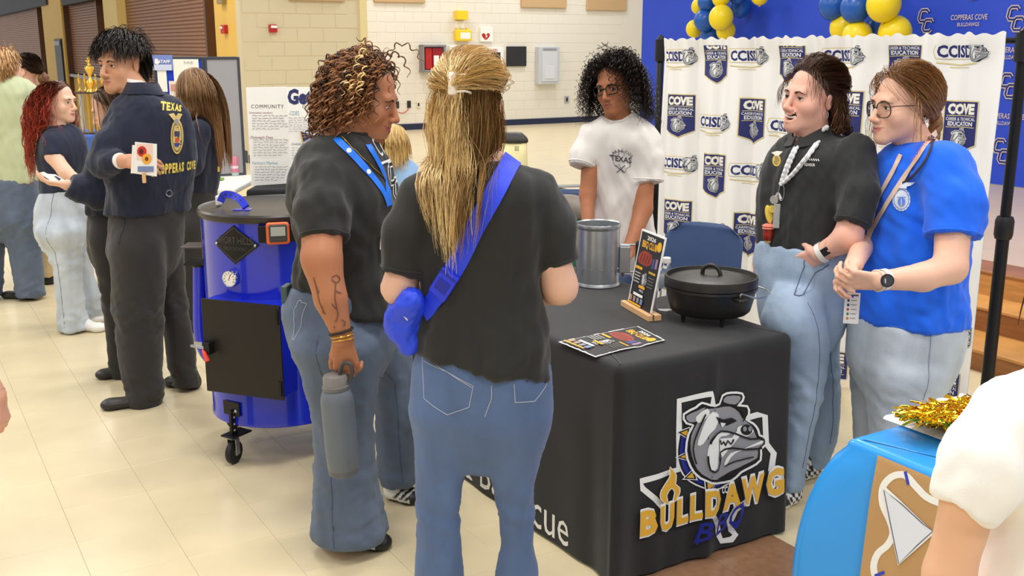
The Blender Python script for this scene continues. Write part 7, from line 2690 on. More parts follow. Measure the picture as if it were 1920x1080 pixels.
# ------------------------------------------------ girl with dark curls behind the table
def curly_girl():
	Y = 4.6
	f = np.array([-.35, -.93])
	p = Person('girl with dark curly hair and glasses in a white barbecue tee behind the table', P(1165, 600, Y), (172, 112, 78))
	tor = sil(Y, [(214, 1132, 1190), (226, 1118, 1206), (240, 1104, 1220), (262, 1098, 1230), (300, 1103, 1226), (360, 1106, 1218), (420, 1108, 1224), (470, 1104, 1236), (540, 1100, 1238)], f, .62)
	a1 = [P(1112, 258, Y), P(1096, 288, Y - .02), P(1090, 312, Y - .04)]
	a2 = [P(1212, 260, Y - .02), P(1218, 300, Y - .05), P(1216, 342, Y - .07)]
	torso_body(p, tor, f)
	C = P(1153, 162, Y - .02)
	p.B.cone(C - Z3 * .03, P(1160, 228, Y), .046, .056, .03)
	p.set_head(C, (-.55, -.83), pitch=8, roll=-8, scale=.97, lips=(150, 84, 76), brow=(30, 20, 16), iris=(40, 26, 20), hair=(30, 24, 22), hl=-.06, eye=.95, fat=.96, jaw=.95, nose=1.02, gaze=(-.3, .9, -.2), ears=False, smile=.2)
	skin_arm(p, [a1[0], P(1101, 365, Y - .05), P(1104, 448, Y - .16)], (.043, .036, .026))
	p.hand(P(1104, 448, Y - .16), (.15, -.6, -.6), (0, .3, -1), 1, h=.004)
	skin_arm(p, [a2[0], P(1206, 392, Y - .10), P(1178, 474, Y - .22)], (.048, .042, .028))
	p.hand(P(1178, 474, Y - .22), (-.5, -.7, -.3), (0, .2, -1), -1, h=.004)
	lg = [sil(Y, [(540, 1100, 1172), (700, 1108, 1160), (800, 1110, 1155)], f, 1.0), sil(Y, [(540, 1168, 1238), (700, 1180, 1232), (800, 1182, 1230)], f, 1.0)]
	for s_ in lg:
		p.B.loft(s_, f, grow=-.03, k=.03)
	p.build(.016)
	hips = sil(Y, [(500, 1102, 1236), (560, 1098, 1240)], f, .66)
	pants(p, hips, f, lg, m_jean_a, h=.014, amp=0)
	sh = tee(p, tor, f, [(a1, (.060, .054, .054)), (a2, (.064, .062, .064))], fabric('white_tee', (226, 221, 216), .9), P(1158, 224, Y), .058, (P(1100, 520, Y), P(1238, 520, Y)), .0095, .005, 14)
	sb = bvh_of(sh)
	p.collar_ring(sb, P(1160, 228, Y), .064, MATS['white_tee'], rad=.006)
	hem_ring(p, sb, a1, MATS['white_tee'])
	hem_ring(p, sb, a2, MATS['white_tee'])
	m_nv = mcol((54, 58, 76), .7)
	ar = Art()
	for i, ch in enumerate('BARBECUE'):
		t = math.radians(62 - i * 15)
		ar.text(ch, 1166 - 30 * math.sin(t) * .75, 306 - 24 * math.cos(t) + i * .9, 5.4, m_nv, xa=(math.cos(t * .8), -math.sin(t * .8)), ya=(-math.sin(t * .8), -math.cos(t * .8)), bold=.01)
	ar.text('TEXAS', 1145, 300, 10, m_nv, w=39, bold=.02, ya=(0, -1), xa=(1, .16))
	ar.stroke([(1160, 292), (1160, 283), (1170, 285), (1170, 292)], 1.1, m_nv, 0)
	ar.stroke([(1150, 304), (1154, 312), (1160, 308), (1166, 318), (1172, 324), (1174, 316), (1182, 312), (1180, 303)], 1.1, m_nv, 0)
	ar.stroke([(1154, 310), (1170, 324)], 1.6, m_nv, 0).stroke([(1172, 310), (1156, 324)], 1.6, m_nv, 0)
	ar.put('shirt_print', drape_map(lambda v, h: np.array([P(q[0], q[1], Y - .2) for q in v]), sb, 'cam', .4), p.root, base=.0008, lim2=5)
	bk = shades((26, 22, 22), (40, 32, 30), (18, 16, 16), (58, 44, 38), tipc=(70, 48, 36), mix=.2)
	H1 = p.hair(760, .0215, 11, 4, lambda d, rg: np.stack([d[:, 0] * .8, d[:, 1] * .3 - .4, -.05 + 0 * d[:, 0]], 1), .36, .9, (.010, .048), curl=.0075, lam=.026, rad=.0017, ns=2, cols=bk, seed=31, bv=sb, thick=.03, lift=.6, jit=.22, ramp=.12, lenvar=.3)
	H2 = p.hair(330, .016, 6, 4, lambda d, rg: np.stack([d[:, 0] * .9, -.2 + 0 * d[:, 0], .1 + 0 * d[:, 0]], 1), .36, .9, (.02, .05), curl=.0075, lam=.026, rad=.0017, ns=2, cols=bk, seed=32, bv=sb, lift=.6, jit=.25, ramp=.12, lenvar=.35, mask=lambda d: d[:, 2] > .25)
	H3 = p.hair(170, .0105, 4, 4, comb_dir((0, .7, .1)), .75, .9, (.008, .022), curl=.006, lam=.022, rad=.0014, ns=2, cols=bk, seed=33, lift=.5, jit=.2, mask=lambda d: (d[:, 1] > .40) & (np.abs(d[:, 0]) < .75), face_clear=False)
	p.add_hair([H1, H2, H3])
	glasses(p, mcol((22, 20, 20), .25), rx=.027, rz=.020, r=.0022)
# ------------------------------------------------ laughing woman in the black polo
def polo_woman():
	Y = 3.87
	f = np.array([-.8, -.6])
	p = Person('laughing woman in black polo and light jeans, white braided lanyard, hand in pocket', P(1510, 905, Y), (232, 178, 158))
	tor = sil(Y, [(250, 1488, 1560), (262, 1474, 1586), (282, 1456, 1610), (312, 1443, 1618), (350, 1436, 1618), (400, 1432, 1612), (440, 1430, 1606), (480, 1428, 1598), (520, 1428, 1590)], f, .78)
	a1 = [P(1600, 290, Y - .16), P(1612, 360, Y - .24), P(1594, 422, Y - .28)]
	torso_body(p, tor, f)
	C = P(1521, 183, Y - .02)
	p.B.cone(C - Z3 * .03, P(1522, 252, Y - .01), .055, .064, .03)
	p.set_head(C, (-.88, -.47), pitch=-2, roll=4, scale=1.05, lips=(190, 106, 100), brow=(70, 46, 34), iris=(70, 60, 50), hair=(66, 44, 32), eye=.8, fat=1.12, smile=1.7, open=True, nose=1.04, blush=.2, brow_=1, jaw=.97, hl=-.10, gaze=(-.1, 1, 0))
	el, wr = P(1590, 446, Y - .28), P(1538, 476, Y - .215)
	skin_arm(p, [a1[0], a1[1], el, wr], (.05, .052, .050, .032))
	p.hand(wr, (-.55, .66, -.55), (.3, .9, -.1), -1, curl=(12, 16, 12), size=.98)
	skin_arm(p, [P(1470, 300, Y + .12), P(1440, 420, Y + .26), P(1424, 496, Y + .22)], (.045, .042, .03))
	p.hand(P(1424, 496, Y + .22), (-.5, -.3, -.6), (.6, -.3, -.4), 1, h=.004)
	hips = sil(Y - .02, [(450, 1432, 1602), (490, 1424, 1596), (550, 1428, 1584), (600, 1432, 1574)], f, .72)
	l1 = sil(Y - .19, [(590, 1430, 1545), (640, 1436, 1552), (690, 1448, 1548), (740, 1460, 1540), (800, 1466, 1526), (860, 1464, 1514), (918, 1456, 1504)], f, 1.0)
	l2 = sil(Y + .06, [(590, 1490, 1580), (650, 1500, 1572), (710, 1510, 1574), (780, 1516, 1574), (830, 1512, 1566), (876, 1506, 1552)], f, 1.0)
	for s_ in (l1, l2):
		p.B.loft(s_, f, grow=-.032, k=.03)
	for l_, Yk in ((l1, Y - .19), (l2, Y + .06)):
		q = l_[-1] if l_[-1][0] < l_[0][0] else l_[0]
		p.B.cone((q[1], q[2], q[0] + .05), (q[1], q[2], .06), .036, .034, .02)
	p.build(.016)
	jn = pants(p, hips, f, [l1, l2], m_jean_c, h=.011, amp=.003, seed=15, top=P(1500, 452, Y))
	jb = bvh_of(jn)
	seam(p, jb, np.linspace(.16, .80, 40), leg_center([(q[0], q[1], q[2]) for q in l1]), (.5, -.9, 0), m_stitch2, r=.0012)
	seam(p, jb, np.linspace(.16, .62, 40), leg_center([(q[0], q[1], q[2]) for q in l2]), (.3, -.95, 0), m_stitch2, r=.0012)
	pts = []
	for a in smooth_loop([P(1478, 492, Y - .3), P(1492, 515, Y - .3), P(1520, 520, Y - .3), P(1560, 505, Y - .3)], 6, False):
		h_ = jb.find_nearest(Vector(a), .4)
		pts.append(np.array(h_[0]) + np.array(h_[1]) * .001)
	MB().tube(pts, .0018, 5).build('front_pocket_seam', m_stitch2, p.root, True)
	m_polo = fabric('black_polo', (36, 38, 38), .8)
	sh = tee(p, tor, f, [(a1, (.074, .066, .062)), ([P(1478, 300, Y + .12), P(1452, 400, Y + .24)], (.06, .058))], m_polo, P(1516, 258, Y - .02), .070, (P(1428, 462, Y), P(1605, 452, Y)), .0095, .005, 17)
	sb = bvh_of(sh)
	hem_ring(p, sb, a1, m_polo)
	nk = P(1518, 262, Y - .02)
	for sd in (1, -1):
		pts, nr = [], []
		for k in range(12):
			t = k / 11
			a = math.radians(90 + sd * (170 - 165 * t))       # from back to front
			fd, rt = nrm([*f, 0]), np.array([f[1], -f[0], 0])
			q = nk + (rt * math.cos(a) * .074 + fd * math.sin(a) * .080) + Z3 * .10
			h_ = sb.ray_cast(Vector(q + Z3 * .1), Vector((0, 0, -1)), .4)
			z = h_[0][2] if h_[0] is not None else nk[2]
			pts.append(np.array([q[0], q[1], z + .012]))
			nr.append(nrm(rt * math.cos(a) + fd * math.sin(a) + Z3 * .9))
		MB().ribbon(pts, nr, .045, .003).build('collar_leaf', m_polo, p.root, True)
	ar = Art()
	em = mcol((214, 180, 84), .5)
	ar.add(ell2d(1456, 301, 8, 11), em).add(ell2d(1456, 301, 5.5, 8.5), mcol((150, 132, 70), .5)).poly([(1446, 286), (1456, 283), (1468, 284), (1460, 292), (1454, 292)], mcol((226, 220, 206), .5))
	ar.put('embroidered_badge', drape_map(lambda v, h: np.array([P(q[0], q[1], Y - .35) for q in v]), sb, 'cam', .5), p.root, base=.001, lim2=4)
	ar = Art()
	ar.text('ADVISOR', 1508, 311, 5.2, m_pw, w=20, bold=.01, ya=(0, -1), xa=(1, .05))
	rr_ = random.Random(8)
	for k in range(7):
		ar.stroke([(1508 + k * 4.2, 296.5 + k * .25), (1508 + k * 4.2 + 2.6, 300.5 + k * .25)], 1.6, m_pw, 0)
	ar.put('embroidered_name', drape_map(lambda v, h: np.array([P(q[0], q[1], Y - .35) for q in v]), sb, 'cam', .5), p.root, base=.001, lim2=4)
	mw = fabric('white_braid', (226, 226, 228), .8)
	def sp(px, py, lift=.012):
		d_ = nrm(ray(px, py))
		h_ = sb.ray_cast(Vector((0, 0, CAM_H)), Vector(d_), 9)
		return np.array(h_[0]) - d_ * lift if h_[0] is not None else P(px, py, Y - .09)
	for c in ([(1548, 238), (1541, 254), (1516, 290), (1490, 322), (1466, 345)], [(1502, 258), (1488, 285), (1474, 318), (1466, 345)]):
		pp_ = np.array([sp(*a, .010) for a in smooth_loop(c, 10, False)])
		for _ in range(3):
			pp_[1:-1] = (pp_[:-2] + 2 * pp_[1:-1] + pp_[2:]) / 4
		mb = MB()
		for k in range(3):
			t = np.arange(len(pp_)) * .75 + k * 2.094
			off = np.stack([np.sin(t) * .007, np.cos(t * 2) * .003, np.sin(t) * .004], 1)
			mb.tube(smooth_loop(pp_ + off, 3, False), .0062, 6)
		mb.build('braided_lanyard', mw, p.root, True)
	kp = pp_[-1]
	ff = np.array([-.3, -.9, 0])
	ff = nrm(ff)
	kr = np.cross(Z3, ff)
	MB().tube([kp + kr * (.010 * math.sin(t)) - Z3 * (.03 - .03 * math.cos(t)) + ff * .004 for t in np.linspace(0, 6.283, 20)[:-1]], .0016, 6, closed=True).build('lanyard_clip', m_steel, p.root, True)
	k0 = sp(1448, 392)
	MB().ribbon(smooth_loop([kp - Z3 * .055, sp(1459, 362, .008), sp(1452, 374, .010)], 4, False), np.tile(ff, (9, 1)), .008, .002).build('lanyard_tab', mw, p.root)
	MB().lathe(sp(1452, 374), [(.016, 0), (.016, .003)], 18, axis=ff).build('badge_reel', m_steel, p.root, True)
	MB().lathe(k0 - Z3 * 0, [(0, -.002), (.0135, -.002), (.0145, 0), (.0135, .002), (0, .002)], 20, axis=ff).build('key_tag', mcol((232, 204, 84), .4), p.root, True)
	o = MB().sphere(sp(1442, 402, .016), (.014, .004, .036), 10, R=np.stack([nrm(kr + Z3 * .25), ff, nrm(Z3 - kr * .25)], 1)).build('yellow_key_tag', mcol((236, 208, 90), .35), p.root, True)
	MB().box(sp(1456, 405, .010), kr * .012, ff * .002, Z3 * .045, bev=.002).build('clear_badge', mat('clear_sleeve', (200, 200, 196), .1, alpha=.5), p.root)
	jar = sp(1440, 446, .022)
	MB().lathe(jar, [(0, -.016), (.010, -.016), (.014, -.006), (.017, 0), (.018, .010), (.018, .034), (.015, .04)], 20).build('red_charm', mcol((150, 40, 24), .25), p.root, True)
	MB().lathe(jar, [(0, -.020), (.010, -.019), (.0135, -.006), (0, -.005)], 18).build('charm_base', mcol((206, 164, 110), .5), p.root, True)
	rg = np.random.RandomState(3)
	MB().lathe(jar, [(.014, .034), (.024, .036), (.020, .042), (.025, .046), (.016, .052), (0, .053)], 18).build('charm_ruffle', mcol((232, 130, 110), .7), p.root, True)
	ax = nrm(wr - el)
	MB().lathe(wr - ax * .022, [(.0375, 0), (.0385, .001), (.0385, .02), (.0375, .021)], 28, axis=ax, cap=False).build('watch_band', mcol((226, 224, 220), .4), p.root, True)
	wn = nrm(np.array([-.1, -1, .25]))
	w2 = np.cross(ax, wn)
	MB().box(wr - ax * .011 + wn * .0415, ax * .017, w2 * .020, wn * .004, bev=.004).build('watch_case', m_steel, p.root, True)
	MB().box(wr - ax * .011 + wn * .0462, ax * .0145, w2 * .017, wn * .0008, bev=.0005).build('watch_face', m_black, p.root)
	c = P(1520, 250, Y - .01)
	MB().tube([c + np.array([math.cos(t) * .062, math.sin(t) * .064, -.012 * math.sin(t + .9) * -1]) for t in np.linspace(0, 6.283, 36)[:-1]], .0022, 6, closed=True).build('beaded_choker', mcol((150, 140, 130), .4), p.root, True)
	MB().tube([p.L(-.080, -.004, -.040) + np.array([.004 * math.cos(t), -.004, -.010 + .011 * math.sin(t)]) for t in np.linspace(0, 6.283, 16)[:-1]], .0014, 5, closed=True).build('earring', m_steel, p.root, True)
	br = shades((70, 46, 32), (96, 64, 42), (56, 38, 28), (116, 80, 54), rootc=(60, 42, 32))
	clip = (.01, -.115, .05)
	H1 = p.pull(1450, clip, br, 41, (.006, .026), 14, .0009, lambda d: (d[:, 2] > -.05), bulge=.010, sag=.012)
	def tail(T, rg, n):
		k = np.linspace(.1, 1, 10)[None, :, None]
		a = rg.rand(n, 1, 1) * 6.28
		return T[:, None, :] + np.concatenate([.03 * np.sin(k * 6 + a), -.02 - .03 * np.cos(k * 5 + a), .035 * np.sin(k * 4.5) - .09 * k + 0 * a], 2)
	H2 = p.pull(150, clip, br, 42, (.01, .026), 10, .0013, lambda d: d[:, 2] > .3, tail=tail)
	H3 = p.hair(900, .022, 10, 2, comb_dir((0, -.4, -.7)), .4, 1, (.006, .03), curl=.007, lam=.085, cols=br, seed=43, bv=sb, thick=.025, mask=lambda d: (d[:, 2] < .15) & (d[:, 1] < .05), lift=.35, rad=.0010, jit=.14)
	H4 = p.hair(170, .016, 9, 2, lambda d, rg: np.stack([np.sign(d[:, 0]) * .9, .45 + 0 * d[:, 0], -.1 + 0 * d[:, 0]], 1), .4, 1, (.01, .02), curl=.003, lam=.09, cols=br, seed=44, mask=lambda d: (d[:, 1] > .35) & (np.abs(d[:, 0]) > .15), lift=.4, rad=.0009)
	p.add_hair([H1, H2, H3, H4])
	MB().box(p.L(.02, -.135, .06), p.head['R'][:, 0] * .022, p.head['R'][:, 1] * .012, p.head['R'][:, 2] * .024, bev=.008).build('hair_claw', m_black, p.root, True)
	shoe(p, P(1534, 902, Y + .08), P(1476, 908, Y - .0), w=.040, style='check')
	shoe(p, P(1496, 940, Y - .16), P(1444, 948, Y - .26), w=.040, style='check')
# ------------------------------------------------ woman in the blue tee
def blue_woman():
	Y = 3.65
	f = np.array([-.93, -.37])
	p = Person('woman with glasses in a royal blue tee, hands clasped, patterned lanyard, light jeans', P(1690, 960, Y), (232, 184, 158))
	tor = sil(Y, [(262, 1690, 1768), (276, 1672, 1786), (300, 1656, 1800), (345, 1646, 1808), (400, 1636, 1806), (460, 1624, 1798), (520, 1614, 1794), (580, 1606, 1796), (640, 1606, 1796)], f, .80)
	a1 = [P(1768, 318, Y - .17), P(1790, 380, Y - .24), P(1786, 446, Y - .28)]
	torso_body(p, tor, f)
	C = P(1692, 197, Y)
	p.B.cone(C - Z3 * .03, P(1716, 276, Y + .01), .054, .064, .03)
	p.set_head(C, (-.96, -.27), pitch=4, scale=1.08, lips=(186, 112, 104), brow=(104, 74, 50), iris=(80, 84, 84), hair=(128, 90, 56), eye=.85, smile=.6, nose=1.02, jaw=1.0, fat=1.04, blush=.18, gaze=(0, 1, -.05), ears=False, hl=-.10)
	el, wr = P(1782, 502, Y - .33), P(1648, 526, Y - .46)
	skin_arm(p, [a1[0], a1[1], el, P(1730, 520, Y - .4), wr], (.06, .06, .054, .046, .031))
	p.hand(wr, (-1, .10, .02), (.1, .8, .5), 1, curl=(38, 45, 28), size=1.0, thumb=(.8, .35, .2))
	el2, wr2 = P(1622, 452, Y + .1), P(1600, 498, Y - .34)
	skin_arm(p, [P(1664, 318, Y + .12), el2, wr2], (.045, .044, .030))
	tips2 = p.hand(wr2, (-.55, -.45, -.35), (.2, -.5, -.8), 1, curl=(40, 50, 30), size=.95, thumb=(.7, .4, .4))
	hips = sil(Y, [(590, 1606, 1794), (640, 1602, 1790), (690, 1602, 1774)], f, .8)
	l1 = sil(Y - .08, [(680, 1630, 1774), (740, 1630, 1754), (800, 1634, 1744), (880, 1638, 1742), (964, 1640, 1748)], f, .9)
	l2 = sil(Y + .15, [(690, 1600, 1700), (750, 1600, 1668), (850, 1602, 1662), (922, 1602, 1668)], f, .9)
	for s_ in (l1, l2):
		p.B.loft(s_, f, grow=-.03, k=.03)
	p.build(.016)
	jn = pants(p, hips, f, [l1, l2], m_jean_d, h=.011, amp=.003, seed=25)
	jb = bvh_of(jn)
	seam(p, jb, np.linspace(.06, .80, 44), leg_center([(q[0], q[1], q[2]) for q in l1]), (.12, -1, 0), m_stitch3, r=.0014)
	pts = []
	for a in [P(1752, 600, Y - .1), P(1764, 625, Y - .05), P(1776, 640, Y + .0), P(1784, 620, Y + .03)]:
		h_ = jb.find_nearest(Vector(a), .4)
		pts.append(np.array(h_[0]) + np.array(h_[1]) * .001)
	MB().tube(pts, .0014, 5).build('back_pocket_seam', m_stitch3, p.root, True)
	m_rb = fabric('royal_blue_tee', (20, 104, 240), .85)
	sh = tee(p, tor, f, [(a1, (.098, .092, .090)), ([P(1668, 318, Y + .12), P(1636, 430, Y + .16)], (.07, .07))], m_rb, P(1716, 268, Y + .01), .066, (P(1604, 596, Y), P(1800, 596, Y)), .010, .006, 27, zone=lambda v: np.clip(1.6 - (v[:, 2] - .8) * 1.5, .4, 1.3))
	sb = bvh_of(sh)
	p.collar_ring(sb, P(1716, 272, Y + .01), .072, m_rb, rad=.006)
	hem_ring(p, sb, a1, m_rb)
	mwh = mcol((214, 224, 240), .7)
	mbl = mcol((90, 130, 210), .7)
	ar = Art()
	ar.add(ell2d(1690, 374, 17, 22, 22), mwh).add(ell2d(1690, 374, 14.5, 19, 22), mbl).add(ell2d(1690, 374, 13.3, 17.6, 22), mwh)
	for k in range(16):
		t = k * .3927
		ar.stroke([(1690 + 15 * math.cos(t), 374 + 20 * math.sin(t)), (1690 + 17.5 * math.cos(t), 374 + 22.5 * math.sin(t))], 1.2, mbl, 0)
	ar.add(ell2d(1690, 378, 7, 8), mbl).stroke([(1682, 370), (1698, 370)], 1.6, mbl, 0).stroke([(1690, 372), (1690, 386)], 1.2, mwh, 0)
	ar.poly([(1684, 352), (1690, 346), (1688, 340), (1700, 342), (1716, 342), (1708, 348), (1700, 350), (1700, 354)], mwh)
	ar.put('shirt_emblem', drape_map(lambda v, h: np.array([P(q[0], q[1], Y - .3) for q in v]), sb, 'cam', .5), p.root, base=.001, lift=.0003, lim2=5)
	mla = mat('patterned_lanyard', (222, 196, 176), .6)
	nka = [P(1756, 248, Y - .06), P(1744, 262, Y - .12), P(1722, 296, Y - .2), P(1690, 342, Y - .26), P(1656, 396, Y - .24), P(1632, 440, Y - .2), P(1622, 490, Y - .26)]
	o, q, nr = strap_on(p, 'lanyard', nka, sb, .020, mla, .0012, .004, n=48, dirn='cam')
	strap_on(p, 'lanyard', [P(1690, 290, Y - .08), P(1676, 320, Y - .15), P(1650, 370, Y - .18), P(1632, 430, Y - .18), P(1620, 490, Y - .26)], sb, .018, mla, .0012, .004, dirn='cam')
	m_or = mcol((206, 92, 58), .6)
	k = 5
	seq = ' SAM HOUSTON  SAM HOUSTON '
	arL = np.concatenate([[0], np.cumsum(np.linalg.norm(np.diff(q, axis=0), axis=1))])
	mbt = []
	a = Art()
	s0 = .03
	for ch in seq:
		if ch != ' ':
			a.text(ch, s0, -.0055, .011, m_or, w=.0085, bold=.03)
		s0 += .0105
	def onl(v, h):
		out = []
		for x, y in v:
			t = np.array([np.interp(x, arL, q[:, j]) for j in range(3)])
			nn_ = np.array([np.interp(x, arL, nr[:, j]) for j in range(3)])
			e = .004
			t2 = np.array([np.interp(x + e, arL, q[:, j]) for j in range(3)])
			tt = nrm(t2 - t)
			sd = nrm(np.cross(nn_, tt))
			out.append(t + sd * y + nrm(nn_) * (h + .0016))
		return np.array(out)
	a.put('lanyard_print', onl, o, base=.0006)
	nb = [P(1752, 262, Y - .12), P(1738, 300, Y - .22), P(1714, 330, Y - .26), P(1694, 344, Y - .26)]
	strap_on(p, 'beaded_strap', nb, sb, .007, mcol((60, 50, 48), .6), .003, .005, dirn='cam')
	bd_ = P(1597, 578, Y - .36)
	bf = nrm(np.array([-.25, -1, 0]))
	bs = np.cross(Z3, bf)
	idc = MB().box(bd_, bs * .024, bf * .0012, Z3 * .052, bev=.001).build('id_card', mcol((238, 236, 232), .35), p.root)
	ac = Art()
	for k in range(5):
		ac.add(ell2d(-.012, .026 - k * .015, .004, .005, 10), mcol(((70, 70, 120), (40, 60, 120), (190, 60, 60), (70, 140, 80), (220, 130, 50))[k], .5))
		ac.rect(-.004, .026 - k * .015, .014, .028 - k * .015, m_ink2)
	ac.rect(-.018, .042, .018, .046, m_ink)
	sg_ = 1 if np.dot(np.cross(-bs, Z3), bf) > 0 else -1
	ac.put('card_print', flat_map(bd_ + bf * .0013, -bs * sg_, Z3), idc, base=.0003, lift=.0001)
	MB().tube(smooth_loop([q[-1], P(1612, 520, Y - .34), bd_ + Z3 * .053], 5, False), .003, 6).build('lanyard_strap', mcol((40, 36, 40), .5), p.root, True)
	ax = nrm(wr - el)
	MB().lathe(wr - ax * .030, [(.0335, 0), (.0345, .001), (.0345, .02), (.0335, .021)], 28, axis=ax, cap=False).build('watch_band', mcol((236, 236, 236), .4), p.root, True)
	wn = nrm(np.array([-.05, -1, .15]))
	cw = wr - ax * .019 + wn * .034
	MB().lathe(cw, [(0, 0), (.020, 0), (.0215, .003), (.0205, .008), (.017, .0085), (0, .0082)], 28, axis=wn).build('watch_case', mcol((30, 30, 32), .3), p.root, True)
	MB().lathe(cw + wn * .0086, [(.0165, 0), (.0165, .0004)], 24, axis=wn).build('watch_face', mcol((60, 62, 66), .2), p.root)
	e1 = nrm(np.cross(ax, [0, 0, 1]))
	e2 = np.cross(ax, e1)
	MB().tube([wr + ax * .006 + .033 * (math.cos(t) * e1 + math.sin(t) * e2) for t in np.linspace(0, 6.283, 28)[:-1]], .0035, 6, closed=True).build('beaded_bracelet', mcol((214, 200, 190), .5), p.root, True)
	for tp_, td_ in tips2[:4]:
		MB().sphere(tp_ + td_ * .003 + nrm(np.array([0, -.5, .8])) * .004, (.0052, .0052, .0042), 6).build('painted_nail', mcol((40, 60, 200), .3), p.root, True)
	br = shades((150, 106, 64), (176, 130, 82), (122, 84, 50), (196, 152, 100), rootc=(126, 90, 56))
	tie = (.0, -.118, -.045)
	H1 = p.pull(1700, tie, br, 51, (.006, .024), 16, .0009, lambda d: d[:, 2] > -.5, bulge=.010, sag=.012)
	H2 = p.hair(70, .020, 12, 2, lambda d, rg: np.stack([np.sign(d[:, 0]) * 1.0, .1 + 0 * d[:, 0], -.5 + 0 * d[:, 0]], 1), .4, 1, (.008, .016), curl=.003, lam=.1, cols=br, seed=52, bv=sb, mask=lambda d: (d[:, 1] > .1) & (d[:, 2] < .55) & (np.abs(d[:, 0]) > .3), lift=.3, rad=.0011, jit=.08)
	parts = [H1, H2]
	bp = smooth_loop([p.L(0, -.118, -.03), p.L(.0, -.128, -.065), p.L(.0, -.120, -.105), p.L(.0, -.115, -.15)], 8, False)
	for kk in range(3):
		t = np.linspace(0, 9, len(bp)) + kk * 2.094
		off = np.stack([np.sin(t) * .012, np.cos(t) * .010, np.sin(2 * t) * .005], 1)
		v, qd = tube_np((bp + off)[None], np.full((1, len(bp)), .013), 8)
		parts.append((v, qd, np.tile(lin((150, 108, 66)), (len(v), 1)) * (.85 + .15 * np.sin(np.arange(len(v)) * 1.7))[:, None]))
	p.add_hair(parts)
	glasses(p, mcol((52, 40, 34), .25), rx=.029, rz=.024, r=.0020, z0=-.006)
	shoe(p, P(1716, 966, Y - .02), P(1630, 972, Y - .1), col=(236, 234, 230), sole=(230, 228, 224))
	shoe(p, P(1650, 922, Y + .18), P(1590, 926, Y + .12), col=(236, 234, 230), sole=(230, 228, 224))
back_woman()
bottle_woman()
curly_girl()
polo_woman()
blue_woman()
